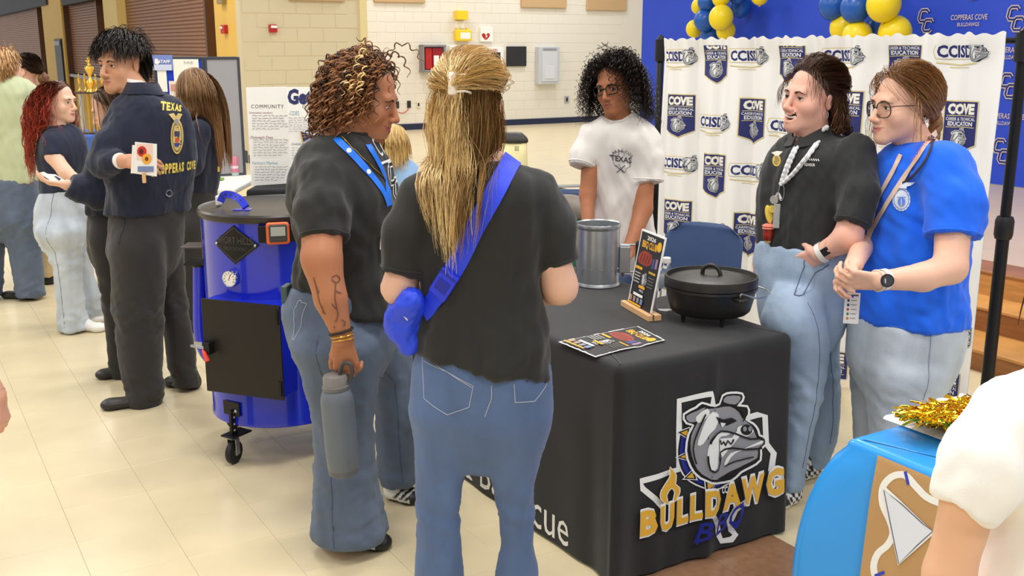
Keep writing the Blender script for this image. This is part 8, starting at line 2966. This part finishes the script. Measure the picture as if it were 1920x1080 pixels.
# ================================================================== PEOPLE IN THE BACKGROUND
m_navyj = fabric('navy_corduroy', (27, 33, 54), .85, bump=.4, bscale=260)
m_slack = fabric('black_slacks', (44, 42, 40), .8)
m_ny = mcol((232, 208, 96), .6)
def jacket_man():
	Y = 4.9
	f = np.array([-.75, .65])
	p = Person('young man in navy corduroy jacket and black slacks, flyers held behind his back', P(270, 765, Y), (206, 152, 120))
	tor = sil(Y, [(172, 240, 296), (184, 228, 318), (205, 216, 338), (240, 208, 350), (300, 206, 356), (340, 210, 354), (375, 214, 348), (408, 211, 345), (430, 211, 345)], f, .70)
	S = P(240, 232, Y - .12)
	el, wr = P(192, 308, Y - .20), P(232, 302, Y - .30)
	torso_body(p, tor, f)
	C = P(227, 121, Y + .02)
	p.B.cone(C - Z3 * .03, P(266, 184, Y), .055, .062, .03)
	p.set_head(C, (-.44, -.90), pitch=3, scale=1.06, lips=(168, 104, 92), brow=(34, 26, 22), iris=(40, 28, 22), hair=(34, 28, 26), eye=.75, fat=.94, jaw=1.04, nose=1.1, gaze=(.05, .95, -.1), hl=.04, fade=True, stub=(90, 66, 56), blush=.06, h=.003)
	skin_arm(p, [S, el, wr], (.05, .042, .030))
	p.hand(wr, (.98, .05, -.12), (-.1, .55, -.5), 1, curl=(18, 30, 20), thumb=(.8, .35, .3), size=1.05)
	skin_arm(p, [P(300, 226, Y + .16), P(335, 310, Y + .2), P(290, 345, Y + .2)], (.05, .042, .03))
	hips = sil(Y, [(385, 218, 338), (430, 212, 337), (470, 210, 334)], f, .8)
	l1 = sil(Y - .1, [(440, 211, 304), (520, 212, 308), (590, 215, 306), (650, 222, 304), (700, 230, 303), (742, 240, 306), (764, 242, 302)], f, 1.0)
	l2 = sil(Y + .12, [(440, 262, 337), (500, 272, 344), (560, 290, 350), (620, 306, 358), (680, 316, 369), (722, 322, 374)], f, 1.0)
	for s_ in (l1, l2):
		p.B.loft(s_, f, grow=-.028, k=.03)
	p.build(.018)
	pn = pants(p, hips, f, [l1, l2], m_slack, h=.010, amp=.006, seed=35, wl=.16)
	pb = bvh_of(pn)
	pts = []
	for a in smooth_loop([P(222, 395, Y - .2), P(226, 415, Y - .2), P(226, 440, Y - .2), P(230, 460, Y - .2)], 5, False):
		h_ = pb.find_nearest(Vector(a), .4)
		pts.append(np.array(h_[0]) + np.array(h_[1]) * .001)
	MB().tube(pts, .003, 5).build('pocket_welt', m_black, p.root, True)
	sh = tee(p, tor, f, [([S, P(206, 268, Y - .19), el, P(206, 304, Y - .26), P(224, 302, Y - .29)], (.066, .064, .060, .050, .044)), ([P(298, 226, Y + .14), P(335, 310, Y + .2), P(296, 345, Y + .2)], (.075, .065, .05))], m_navyj, P(268, 172, Y), .062,
			 (P(212, 396, Y), P(342, 398, Y)), .009, .006, 36, name='jacket')
	sb = bvh_of(sh)
	collar_band(p, sb, P(268, 178, Y), .068, .045, m_navyj, 'jacket_collar', flare=.5)
	collar_band(p, sb, P(264, 172, Y), .060, .062, m_white, 'shirt_collar', flare=.1)
	MB().lathe(P(224, 302, Y - .29), [(.034, -.004), (.036, .0), (.036, .010), (.031, .011)], 24, axis=nrm(wr - el)).build('shirt_cuff', m_white, p.root, True)
	ar = Art()
	for i, (ch, x, y, h, w) in enumerate((('T', 301, 205, 15, 10), ('E', 312, 206, 14, 7), ('X', 320, 206, 13, 7), ('A', 328, 207, 12, 7), ('S', 335, 208, 11, 5))):
		ar.text(ch, x, y, h, m_ny, w=w, bold=.05, ya=(0.05, -1), xa=(1, .12))
	for i, ch in enumerate('COPPERAS COVE'):
		if ch != ' ':
			ar.text(ch, 295 + (i * 7.6 - i * i * .16), 327 - i * .9, 18 - i * .3, m_ny, w=max(6.4 - i * .28, 2.5), bold=.05, ya=(.02, -1), xa=(1, -.1))
	ar.add(ell2d(332, 256, 12, 33, 24), mcol((206, 178, 100), .6)).add(ell2d(332, 257, 9.5, 28, 24), mcol((60, 58, 70), .6)).add(ell2d(332, 257, 8.4, 26, 24), mcol((204, 178, 104), .6))
	ar.poly([(316, 214), (326, 212), (330, 218), (334, 212), (342, 214), (336, 226), (332, 232), (326, 226)], mcol((206, 182, 110), .6))
	ar.add(ell2d(331, 228, 4, 5), mcol((150, 148, 160), .6)).rect(327, 246, 337, 256, mcol((60, 60, 92), .6)).poly([(329, 258), (337, 260), (334, 268), (328, 266)], mcol((190, 80, 50), .6)).poly([(326, 268), (338, 268), (334, 276), (328, 275)], mcol((60, 66, 130), .6))
	ar.put('jacket_print', drape_map(lambda v, h: np.array([P(q[0], q[1], Y - .3) for q in v]), sb, 'cam', .6), p.root, base=.0015, lift=.0003, lim2=5)
	c = P(260, 386, Y - .24)
	hit = sb.ray_cast(Vector(P(260, 386, Y - .5)), Vector((0, 1, 0)), 1)
	c = np.array(hit[0]) if hit[0] is not None else c
	nn_ = np.array(hit[1]) if hit[0] is not None else np.array([0, -1, 0])
	e1 = nrm(np.cross(nn_, Z3))
	MB().tube([c + nn_ * .004 + .014 * (math.cos(t) * e1 + math.sin(t) * Z3) for t in np.linspace(0, 6.283, 22)[:-1]], .0035, 6, closed=True).build('side_ring', m_steel, p.root, True)
	bk = shades((30, 26, 24), (44, 38, 34), (22, 19, 18), (62, 54, 48))
	H1 = p.hair(1700, .013, 8, 0, lambda d, rg: np.stack([d[:, 0] * .4 + .25, .8 + 0 * d[:, 0], .05 + 0 * d[:, 0]], 1), .34, 1, (.012, .040), curl=.003, lam=.06, cols=bk, seed=61, lift=.15, jit=.06, rad=.0014, mask=lambda d: d[:, 2] > .40, face_clear=False)
	H2 = p.hair(800, .012, 9, 0, comb_dir((0, -.3, -.8)), .3, 1, (.010, .028), cols=bk, seed=62, lift=.25, jit=.07, rad=.0014, mask=lambda d: (d[:, 1] < -.25) & (d[:, 2] < .6))
	H3 = p.hair(500, .0105, 6, 0, lambda d, rg: np.stack([d[:, 0] * .3, 1 + 0 * d[:, 0], -.1 + 0 * d[:, 0]], 1), .24, 1, (.014, .034), curl=.003, lam=.05, cols=bk, seed=63, lift=.2, jit=.07, rad=.0014, mask=lambda d: (d[:, 1] > .15) & (d[:, 2] > .45), face_clear=False)
	p.add_hair([H1, H2, H3])
	MB().tube([wr + np.array([.082, -.012, -.012]) + .011 * (math.cos(t) * np.array([.1, 1, 0]) + math.sin(t) * Z3) for t in np.linspace(0, 6.283, 16)[:-1]], .0022, 6, closed=True).build('ring', m_steel, p.root, True)
	yf = Y - .36
	for k, (x0, y0, x1, y1, tl, lab) in enumerate(((253, 266, 294, 331, -2, 'front flyer of two, printed with red and yellow flowers, held by the young man'), (248, 272, 288, 326, 3, 'rear white flyer of two, held by the young man behind his back'))):
		c4 = [P(x0, y0, yf + k * .006), P(x1, y0 + 4, yf + k * .006), P(x1, y1, yf + k * .006), P(x0 - 3, y1 - 4 + tl, yf + k * .006)]
		fo = empty('flyer', np.mean(c4, 0), lab, 'flyer')
		v = np.array(c4 + [q + np.array([0, .002, 0]) for q in c4])
		mk('paper', v, [(3, 2, 1, 0), (4, 5, 6, 7), (0, 1, 5, 4), (1, 2, 6, 5), (2, 3, 7, 6), (3, 0, 4, 7)], m_white, fo)
		if k == 0:
			a = Art()
			a.rect(256, 270, 286, 300, mcol((238, 206, 190), .6)).add(ell2d(266, 284, 9, 10), mcol((196, 50, 40), .5)).add(ell2d(265, 284, 4, 5), mcol((90, 30, 30), .5)).add(ell2d(275, 298, 9, 10), mcol((236, 170, 60), .5)).add(ell2d(275, 298, 3.6, 4), mcol((120, 60, 30), .5))
			a.rect(258, 312, 288, 322, mcol((120, 134, 180), .5))
			a.put('flyer_print', lambda v, h: np.array([P(q[0], q[1], yf - h) for q in v]), fo, base=.001)
	MB().box(P(270, 333, yf - .01), np.array([.008, 0, 0]), np.array([0, .005, 0]), Z3 * .024, bev=.003).build('clothespin', m_pale, fo)
	shoe(p, P(306, 774, Y - .1), P(190, 776, Y - .18), w=.044, col=(44, 40, 38), sole=(30, 28, 28))
	shoe(p, P(376, 738, Y + .12), P(312, 732, Y + .2), w=.044, col=(44, 40, 38), sole=(30, 28, 28))
def paper_girl():
	Y = 5.35
	f = np.array([-1, -.1])
	p = Person('girl with brown hair in navy jacket reading papers, half hidden by the young man', P(210, 715, Y), (232, 184, 156))
	tor = sil(Y, [(246, 192, 232), (262, 182, 246), (290, 172, 252), (340, 166, 250), (396, 166, 246), (420, 168, 244)], f, .75)
	S = P(198, 282, Y - .12)
	el, wr = P(186, 364, Y - .16), P(126, 347, Y - .2)
	torso_body(p, tor, f)
	C = P(208, 204, Y)
	p.B.cone(C - Z3 * .03, P(214, 256, Y), .048, .055, .03)
	p.set_head(C, (-1, -.12), pitch=22, scale=.96, hair=(84, 60, 42), brow=(70, 48, 36), eye=.6, gaze=(0, .8, -.6), h=.0045)
	skin_arm(p, [S, el, wr], (.045, .04, .028))
	p.hand(wr, (-1, -.1, .15), (0, .3, 1), 1, curl=(20, 25, 15), h=.0045, size=1.0)
	hips = sil(Y, [(385, 168, 242), (430, 167, 242), (470, 168, 240)], f, .8)
	l1 = sil(Y - .12, [(440, 168, 226), (500, 180, 232), (560, 191, 235), (620, 199, 240), (690, 207, 246), (716, 212, 250)], f, .9)
	l2 = sil(Y + .15, [(440, 190, 242), (550, 216, 262), (620, 240, 286), (668, 252, 302)], f, .9)
	for s_ in (l1, l2):
		p.B.loft(s_, f, grow=-.028, k=.03)
	p.build(.018)
	pants(p, hips, f, [l1, l2], m_slack, h=.012, amp=.004, seed=45)
	sh = tee(p, tor, f, [([S, P(186, 326, Y - .14), el, P(155, 357, Y - .18), P(130, 348, Y - .2)], (.07, .068, .066, .064, .058))], m_navyj, P(214, 248, Y), .055, (P(166, 398, Y), P(246, 398, Y)), .010, .006, 46, name='jacket')
	sb = bvh_of(sh)
	br = shades((90, 64, 44), (120, 88, 60), (72, 52, 38), tipc=(176, 134, 84), mix=.5)
	H1 = p.hair(620, .032, 11, 0, comb_part(.3, .4, 1.2), .42, 1, (.004, .016), cols=br, seed=71, bv=sb, thick=.015, lift=.3, rad=.0016, jit=.06)
	p.add_hair([H1])
	c = P(112, 338, Y - .2)
	for k, (pts, lab) in enumerate((([(73, 324), (82, 322), (126, 345), (112, 348)], 'left folded white leaflet in the hand of the girl in navy jacket'), ([(88, 326), (104, 327), (128, 342), (116, 352)], 'right white leaflet with a dark picture in the hand of the girl in navy jacket'))):
		c4 = [P(a, b, Y - .2 - .01 * k + (.06 if i in (0, 1) else 0)) for i, (a, b) in enumerate(pts)]
		fo = empty('leaflet', np.mean(c4, 0), lab, 'leaflet')
		v = np.array(c4 + [q + Z3 * -.003 for q in c4])
		mk('paper', v, [(0, 1, 2, 3), (7, 6, 5, 4), (0, 4, 5, 1), (1, 5, 6, 2), (2, 6, 7, 3), (3, 7, 4, 0)], m_white, fo)
		if k:
			q = [c4[0] * .5 + c4[2] * .5 + (c4[i] - np.mean(c4, 0)) * .35 + Z3 * .0015 for i in range(4)]
			mk('picture', np.array(q), [(0, 1, 2, 3)], mcol((60, 60, 90), .5), fo)
	shoe(p, P(252, 722, Y - .1), P(181, 730, Y - .16), flat=True, col=(48, 42, 40))
	shoe(p, P(306, 676, Y + .15), P(224, 680, Y + .15), flat=True, col=(48, 42, 40))
def red_girl():
	Y = 6.2
	f = np.array([.95, -.3])
	p = Person('girl with long wavy red hair in navy tee and pale wide jeans', P(140, 618, Y), (238, 194, 168))
	tor = sil(Y, [(230, 100, 128), (240, 90, 142), (256, 80, 152), (285, 74, 158), (312, 78, 156), (340, 82, 146), (362, 80, 144), (380, 78, 146)], f, .85)
	S = P(98, 264, Y - .12)
	el, wr = P(122, 322, Y - .18), P(148, 340, Y - .2)
	torso_body(p, tor, f)
	C = P(111, 190, Y)
	p.B.cone(C - Z3 * .03, P(110, 238, Y), .048, .054, .03)
	p.set_head(C, (.97, -.24), pitch=4, scale=.98, lips=(190, 110, 106), brow=(96, 66, 48), iris=(90, 80, 60), hair=(96, 56, 44), h=.0045, blush=.2, hl=-.08)
	skin_arm(p, [S, P(100, 292, Y - .14), el, wr], (.045, .048, .040, .027))
	p.hand(wr, (.9, -.1, -.2), (0, 1, .2), -1, h=.006)
	hips = sil(Y, [(352, 82, 144), (385, 72, 160), (420, 70, 163), (440, 72, 162)], f, .95)
	l1 = sil(Y - .08, [(430, 72, 156), (470, 94, 152), (520, 104, 152), (570, 109, 156), (619, 113, 166)], f, .9)
	l2 = sil(Y + .14, [(430, 100, 163), (470, 128, 168), (520, 146, 176), (560, 154, 190), (598, 152, 190)], f, .9)
	for s_ in (l1, l2):
		p.B.loft(s_, f, grow=-.025, k=.03)
	p.build(.018)
	jn = pants(p, hips, f, [l1, l2], m_jean_d, h=.012, amp=.006, seed=55)
	seam(p, bvh_of(jn), np.linspace(.05, .85, 30), leg_center([(q[0], q[1], q[2]) for q in l1]), (-.2, -1, 0), m_stitch3, r=.002)
	sh = tee(p, tor, f, [([S, P(99, 292, Y - .14)], (.062, .060))], fabric('navy_tee', (38, 44, 66)), P(110, 234, Y), .056, (P(80, 362, Y), P(146, 356, Y)), .010, .003, 56)
	sb = bvh_of(sh)
	rd = shades((150, 50, 40), (176, 64, 44), (120, 44, 38), (196, 86, 60), (140, 40, 44), rootc=(96, 66, 46), tipc=(190, 92, 60), mix=.4, rk=.34)
	H1 = p.hair(1000, .038, 13, 0, lambda d, rg: np.stack([np.sign(d[:, 0]) * .5, -.75 + 0 * d[:, 0], -.3 + 0 * d[:, 0]], 1), .42, 1, (.006, .03), curl=.010, lam=.11, cols=rd, seed=81, bv=sb, thick=.03, lift=.3, rad=.0018, jit=.09, gather=.02, mask=lambda d: d[:, 2] > -.5)
	p.add_hair([H1])
	ax = nrm(wr - el)
	MB().lathe(wr - ax * .03, [(.030, 0), (.032, .002), (.032, .02), (.030, .022)], 20, axis=ax).build('wristwatch', m_black, p.root, True)
	shoe(p, P(140, 622, Y - .05), P(198, 616, Y - .08), w=.046, col=(244, 242, 238), sole=(240, 238, 232))
	shoe(p, P(160, 600, Y + .14), P(192, 598, Y + .12), w=.046, col=(244, 242, 238), sole=(240, 238, 232))
def long_hair_girl():
	Y = 6.2
	f = np.array([-.88, .42])
	p = Person('girl with very long straight brown hair in navy jacket, behind the blue smoker', P(368, 606, Y), (236, 192, 168))
	tor = sil(Y, [(212, 356, 396), (224, 346, 406), (245, 340, 410), (290, 340, 414), (330, 342, 410), (360, 344, 406), (375, 344, 404)], f, .8)
	S = P(372, 246, Y - .14)
	el, wr = P(362, 306, Y - .2), P(340, 326, Y - .22)
	torso_body(p, tor, f)
	C = P(362, 166, Y)
	p.B.cone(C - Z3 * .03, P(374, 220, Y), .048, .054, .03)
	p.set_head(C, (-.93, .12), pitch=10, scale=1.0, hair=(120, 88, 56), h=.006)
	skin_arm(p, [S, el, wr], (.045, .04, .027))
	p.hand(wr, (-.5, -.1, -.8), (0, 1, 0), 1, h=.006)
	hips = sil(Y, [(350, 340, 404), (400, 336, 403), (430, 336, 402)], f, .85)
	l1 = sil(Y - .08, [(420, 336, 390), (480, 338, 386), (540, 342, 380), (600, 346, 374)], f, .9)
	l2 = sil(Y + .12, [(420, 350, 402), (480, 354, 398), (540, 356, 394), (592, 358, 392)], f, .9)
	for s_ in (l1, l2):
		p.B.loft(s_, f, grow=-.028, k=.03)
	p.build(.018)
	pants(p, hips, f, [l1, l2], m_slack, h=.013, amp=.003, seed=65)
	sh = tee(p, tor, f, [([S, el, wr], (.066, .060, .048))], m_navyj, P(374, 214, Y), .055, (P(344, 360, Y), P(408, 360, Y)), .011, .005, 66, name='jacket')
	sb = bvh_of(sh)
	hit = sb.ray_cast(Vector(P(373, 347, Y - .5)), Vector((0, 1, 0)), 1)
	if hit[0] is not None:
		c = np.array(hit[0])
		MB().tube([c + np.array([.018 * math.cos(t), -.005, .018 * math.sin(t)]) for t in np.linspace(0, 6.283, 20)[:-1]], .004, 6, closed=True).build('side_ring', m_steel, p.root, True)
	ar = Art().rect(402, 216, 410, 222, m_ny).rect(404, 226, 411, 240, m_ny).rect(408, 312, 412, 322, m_ny)
	ar.put('jacket_print', drape_map(lambda v, h: np.array([P(q[0], q[1], Y - .3) for q in v]), sb, 'cam', .6), p.root, base=.002, lim2=5)
	br = shades((122, 88, 56), (150, 112, 74), (100, 72, 46), (176, 136, 92), tipc=(184, 130, 88), mix=.4)
	H1 = p.hair(1500, .042, 12, 0, comb_part(.6, .5, .5), .45, 1, (.004, .018), cols=br, seed=91, bv=sb, thick=.03, lift=.3, rad=.0014, jit=.05, lenvar=.15, gather=.02)
	p.add_hair([H1])
	shoe(p, P(384, 606, Y - .08), P(350, 610, Y - .1), col=(40, 36, 36))
	shoe(p, P(388, 594, Y + .12), P(352, 594, Y + .12), col=(40, 36, 36))
def green_shirt():
	Y = 6.95
	f = np.array([.25, 1.0])
	p = Person('person seen from behind in pale green tee and blue jeans at the left edge', P(20, 560, Y), (226, 180, 150))
	tor = sil(Y, [(140, -10, 36), (150, -34, 52), (165, -48, 62), (190, -56, 66), (250, -56, 66), (320, -58, 70), (352, -58, 72), (370, -56, 72)], f, .6)
	C = P(12, 130, Y)
	torso_body(p, tor, f)
	p.B.cone(C - Z3 * .03, P(12, 160, Y), .054, .06, .03)
	p.set_head(C, (.3, .95), scale=1.04, hair=(176, 130, 84), h=.006)
	a1, a2 = [P(-46, 178, Y), P(-60, 230, Y - .02)], [P(54, 176, Y + .02), P(66, 225, Y + .06)]
	skin_arm(p, [a1[0], P(-66, 260, Y), P(-40, 300, Y + .2)], (.05, .042, .03))
	skin_arm(p, [a2[0], P(66, 262, Y + .1), P(40, 300, Y + .3)], (.05, .042, .03))
	hips = sil(Y, [(330, -54, 70), (380, -54, 74), (410, -54, 76)], f, .65)
	l1 = sil(Y, [(400, 4, 77), (450, 14, 76), (500, 24, 78), (556, 32, 84)], f, 1.0)
	l2 = sil(Y, [(400, -54, 12), (450, -54, 8), (500, -52, 4), (556, -54, 2)], f, 1.0)
	for s_ in (l1, l2):
		p.B.loft(s_, f, grow=-.025, k=.03)
	p.build(.016)
	pants(p, hips, f, [l1, l2], m_jean_b, h=.013, amp=.006, seed=75)
	sh = tee(p, tor, f, [(a1, (.07, .07)), (a2, (.07, .07))], fabric('pale_green_tee', (190, 198, 160)), P(12, 144, Y), .058, (P(-56, 346, Y), P(72, 340, Y)), .011, .006, 76)
	gd = shades((196, 150, 98), (216, 176, 122), (170, 122, 76), (226, 188, 138))
	H1 = p.hair(900, .011, 8, 0, lambda d, rg: np.stack([d[:, 0] * .4, -.5 + 0 * d[:, 0], -.45 + 0 * d[:, 0]], 1), .3, 1, (.006, .022), cols=gd, seed=95, lift=.2, jit=.06, rad=.0028)
	p.add_hair([H1])
	shoe(p, P(68, 556, Y - .02), P(6, 560, Y + .04), col=(40, 38, 38))
	shoe(p, P(-20, 556, Y), P(-40, 552, Y + .2), col=(40, 38, 38))
def bun_woman():
	Y = 7.5
	f = np.array([-.95, .1])
	p = Person('woman with dark hair in a bun and glasses, face turned left, beyond the green tee', P(88, 526, Y), (232, 180, 156))
	tor = sil(Y, [(172, 34, 80), (186, 26, 96), (220, 22, 104), (300, 24, 104), (400, 26, 104)], f, .8)
	C = P(50, 133, Y)
	torso_body(p, tor, f)
	p.B.cone(C - Z3 * .03, P(60, 178, Y), .05, .056, .03)
	p.set_head(C, (-1, .06), scale=.98, hair=(56, 42, 34), h=.005, blush=.3)
	hips = sil(Y, [(380, 34, 106), (430, 40, 106)], f, .85)
	l1 = sil(Y - .08, [(420, 56, 106), (470, 66, 105), (519, 74, 106)], f, .9)
	l2 = sil(Y + .1, [(420, 44, 90), (470, 46, 86), (516, 48, 86)], f, .9)
	for s_ in (l1, l2):
		p.B.loft(s_, f, grow=-.025, k=.03)
	p.B.chain([P(62, 205, Y - .16), P(60, 280, Y - .2), P(40, 320, Y - .2)], (.045, .04, .028), .02)
	p.build(.018)
	pants(p, hips, f, [l1, l2], fabric('khaki_trousers', (206, 184, 142)), h=.015, amp=.004, seed=85)
	tee(p, tor, f, [([P(62, 205, Y - .16), P(60, 262, Y - .2)], (.07, .065))], fabric('dark_top', (44, 42, 46)), P(60, 172, Y), .056, (P(26, 392, Y), P(104, 392, Y)), .014, .004, 86)
	dk = shades((60, 44, 36), (80, 60, 46), (48, 36, 30))
	br = shades((120, 84, 60), (140, 100, 72), (96, 66, 48))
	H1 = p.pull(600, (0, -.112, -.02), dk, 96, (.004, .014), 12, .0018)
	bc = p.L(0, -.125, -.05)
	F = Fld().ell(bc, .040)
	v, q = F.mesh(.006)
	v = v + .006 * folds(v, 5, .05)[:, None] * vnormals(v, q)
	p.add_hair([H1, (v, q, np.tile(lin((124, 86, 62)), (len(v), 1)) * (.8 + .2 * np.sin(np.arange(len(v)))[:, None]))])
	glasses(p, mcol((60, 50, 46), .3), r=.002)
	shoe(p, P(104, 522, Y - .06), P(78, 530, Y - .1), col=(36, 34, 34))
	shoe(p, P(86, 518, Y + .1), P(50, 518, Y + .1), col=(36, 34, 34))
def blonde_child():
	Y = 6.9
	f = np.array([.5, .85])
	p = Person('blonde child in a light blue top, between the two women in black tees', P(742, 560, Y), (236, 190, 162))
	tor = sil(Y, [(292, 726, 760), (304, 716, 772), (322, 706, 780), (360, 704, 780), (420, 708, 776), (440, 708, 776)], f, .7)
	C = P(741, 264, Y)
	torso_body(p, tor, f)
	p.B.cone(C - Z3 * .03, P(743, 298, Y), .040, .045, .03)
	p.set_head(C, (.6, .8), pitch=10, scale=.88, hair=(206, 170, 104), h=.005)
	a1, a2 = [P(716, 322, Y), P(704, 380, Y)], [P(770, 322, Y), P(782, 380, Y)]
	for a in (a1, a2):
		skin_arm(p, [a[0], a[1], a[1] + np.array([.05, -.1, -.12])], (.04, .034, .026))
	lg = [sil(Y, [(430, 710, 740), (500, 712, 736), (556, 714, 734)], f, 1.0), sil(Y, [(430, 744, 776), (500, 748, 772), (556, 748, 770)], f, 1.0)]
	for s_ in lg:
		p.B.loft(s_, f, grow=-.015, k=.03)
	p.build(.018)
	pants(p, sil(Y, [(410, 708, 776), (450, 708, 778)], f, .7), f, lg, m_jean_b, h=.018, amp=0)
	sh = tee(p, tor, f, [(a1, (.055, .05)), (a2, (.055, .05))], fabric('light_blue_top', (150, 186, 226)), P(743, 294, Y), .046, (P(706, 430, Y), P(778, 430, Y)), .013, .004, 98)
	bl = shades((214, 180, 112), (234, 204, 140), (190, 152, 90))
	H1 = p.hair(600, .026, 9, 0, comb_part(.5, .5, .4), .45, 1, (.004, .016), cols=bl, seed=99, bv=bvh_of(sh), thick=.015, lift=.3, rad=.0022, jit=.08)
	p.add_hair([H1])
	for a in (726, 762):
		shoe(p, P(a, 560, Y), P(a + 6, 548, Y + .14), w=.034, col=(230, 228, 224))
def white_tee_foreground():
	Y = 1.45
	f = np.array([.15, 1.0])
	p = Person('person in a white tee in the right foreground, mostly out of frame', np.array([1.0, Y, 0]), (228, 180, 146))
	tor = sil(Y, [(690, 1960, 2110), (712, 1915, 2150), (748, 1886, 2180), (800, 1876, 2190), (900, 1870, 2186), (1000, 1866, 2186), (1150, 1850, 2190), (1300, 1846, 2190)], f, .6)
	S, s2 = P(1898, 800, Y), P(1800, 955, Y - .03)
	a1 = [S, P(1846, 872, Y - .02), s2]
	torso_body(p, tor, f)
	C = P(2095, 520, Y)
	p.B.cone(C - Z3 * .03, P(2060, 690, Y), .050, .058, .03)
	p.set_head(C, (.15, 1), scale=.98, hair=(92, 66, 52), h=.006)
	el = P(1778, 1080, Y - .02)
	skin_arm(p, [S, P(1822, 920, Y - .02), el, P(1800, 1180, Y + .22)], (.040, .040, .036, .028))
	p.hand(P(1800, 1180, Y + .22), (.3, 1, -.1), (0, 0, -1), -1, h=.006)
	b1 = [P(2150, 790, Y), P(2200, 960, Y)]
	skin_arm(p, [b1[0], b1[1], P(2180, 1100, Y + .2)], (.045, .04, .03))
	zb = P(1900, 1300, Y)[2]
	hp = P(2005, 1300, Y)
	c0 = np.array([hp[0], hp[1] - .02, 0])
	lg = [[(zb + .05, c0[0] + q * .09, c0[1], .085, .10, .10), (.30, c0[0] + q * .10, c0[1], .06, .06, .06), (.04, c0[0] + q * .10, c0[1], .06, .06, .06)] for q in (-1, 1)]
	for s_ in lg:
		p.B.loft(s_, f, grow=-.028, k=.03)
	p.build(.012)
	hips = [(zb + .03, c0[0], c0[1], .14, .09, .09), (zb - .10, c0[0], c0[1], .18, .12, .13)]
	pants(p, hips, f, lg, m_jean_a, h=.016, amp=0)
	sh = tee(p, tor, f, [(a1, (.070, .058, .048)), (b1, (.07, .062))], fabric('bright_white_tee', (244, 243, 240), .9), P(2050, 690, Y), .058, (P(1836, 1290, Y), P(2170, 1290, Y)), .008, .0045, 66, wl=.10)
	br = shades((84, 58, 48), (110, 80, 64), (66, 48, 40))
	H1 = p.hair(900, .018, 8, 0, comb_part(.6, .5, .3), .4, 1, (.006, .02), cols=br, seed=103, bv=bvh_of(sh), thick=.012, lift=.35, rad=.0018, jit=.1)
	p.add_hair([H1])
	for q in (-1, 1):
		shoe(p, c0 + np.array([q * .10, -.04, 0]), c0 + np.array([q * .11, .2, 0]), col=(230, 228, 224))
def edge_person():
	"""only the hand reaches into the picture at the left edge"""
	Y = 3.0
	f = np.array([.2, 1.0])
	w = P(-6, 740, Y)
	x0 = w[0] - .42
	p = Person('person standing just outside the left edge, only a hand in view', np.array([x0, Y, 0]), (226, 170, 150))
	tor = [(.85, x0, Y, .17, .11, .12), (1.0, x0, Y, .165, .11, .12), (1.25, x0, Y, .19, .12, .12), (1.38, x0, Y, .17, .09, .09), (1.43, x0, Y, .08, .06, .06)]
	C = np.array([x0, Y, 1.56])
	torso_body(p, tor, f)
	p.B.cone(C - Z3 * .03, (x0, Y, 1.40), .05, .056, .03)
	p.set_head(C, f, scale=.98, hair=(80, 60, 46), h=.006)
	S = np.array([x0 + .17, Y, 1.33])
	e = np.array([w[0] - .10, Y - .03, (S[2] + w[2]) / 2])
	skin_arm(p, [S, e, w], (.048, .04, .028))
	p.hand(w, (.05, .1, -1), (-1, 0, 0), 1, h=.005, curl=(30, 35, 25))
	skin_arm(p, [(x0 - .17, Y, 1.33), (x0 - .22, Y, 1.08), (x0 - .22, Y + .05, .84)], (.048, .04, .028))
	lg = [[(.88, x0 + q * .085, Y, .085, .10, .10), (.48, x0 + q * .09, Y, .07, .07, .07), (.04, x0 + q * .10, Y, .065, .07, .07)] for q in (-1, 1)]
	for s_ in lg:
		p.B.loft(s_, f, grow=-.028, k=.03)
	p.build(.016)
	pants(p, [(.95, x0, Y, .165, .11, .12), (.82, x0, Y, .18, .12, .13)], f, lg, m_jean_b, h=.016, amp=0)
	tee(p, tor, f, [([S, S * .5 + e * .5], (.07, .062)), ([np.array([x0 - .17, Y, 1.33]), np.array([x0 - .2, Y, 1.2])], (.07, .062))], fabric('grey_tee', (120, 120, 124)), (x0, Y, 1.40), .058, None, .014, .003, 3)
	br = shades((84, 62, 48), (100, 76, 58))
	p.add_hair([p.hair(900, .02, 7, 0, comb_part(.6, .5, .3), .4, 1, (.004, .018), cols=br, seed=105, lift=.35, rad=.0024)])
	for q in (-1, 1):
		shoe(p, np.array([x0 + q * .10, Y - .05, 0]), np.array([x0 + q * .12, Y + .2, 0]), col=(60, 58, 58))
jacket_man()
paper_girl()
red_girl()
long_hair_girl()
green_shirt()
bun_woman()
blonde_child()
white_tee_foreground()
edge_person()
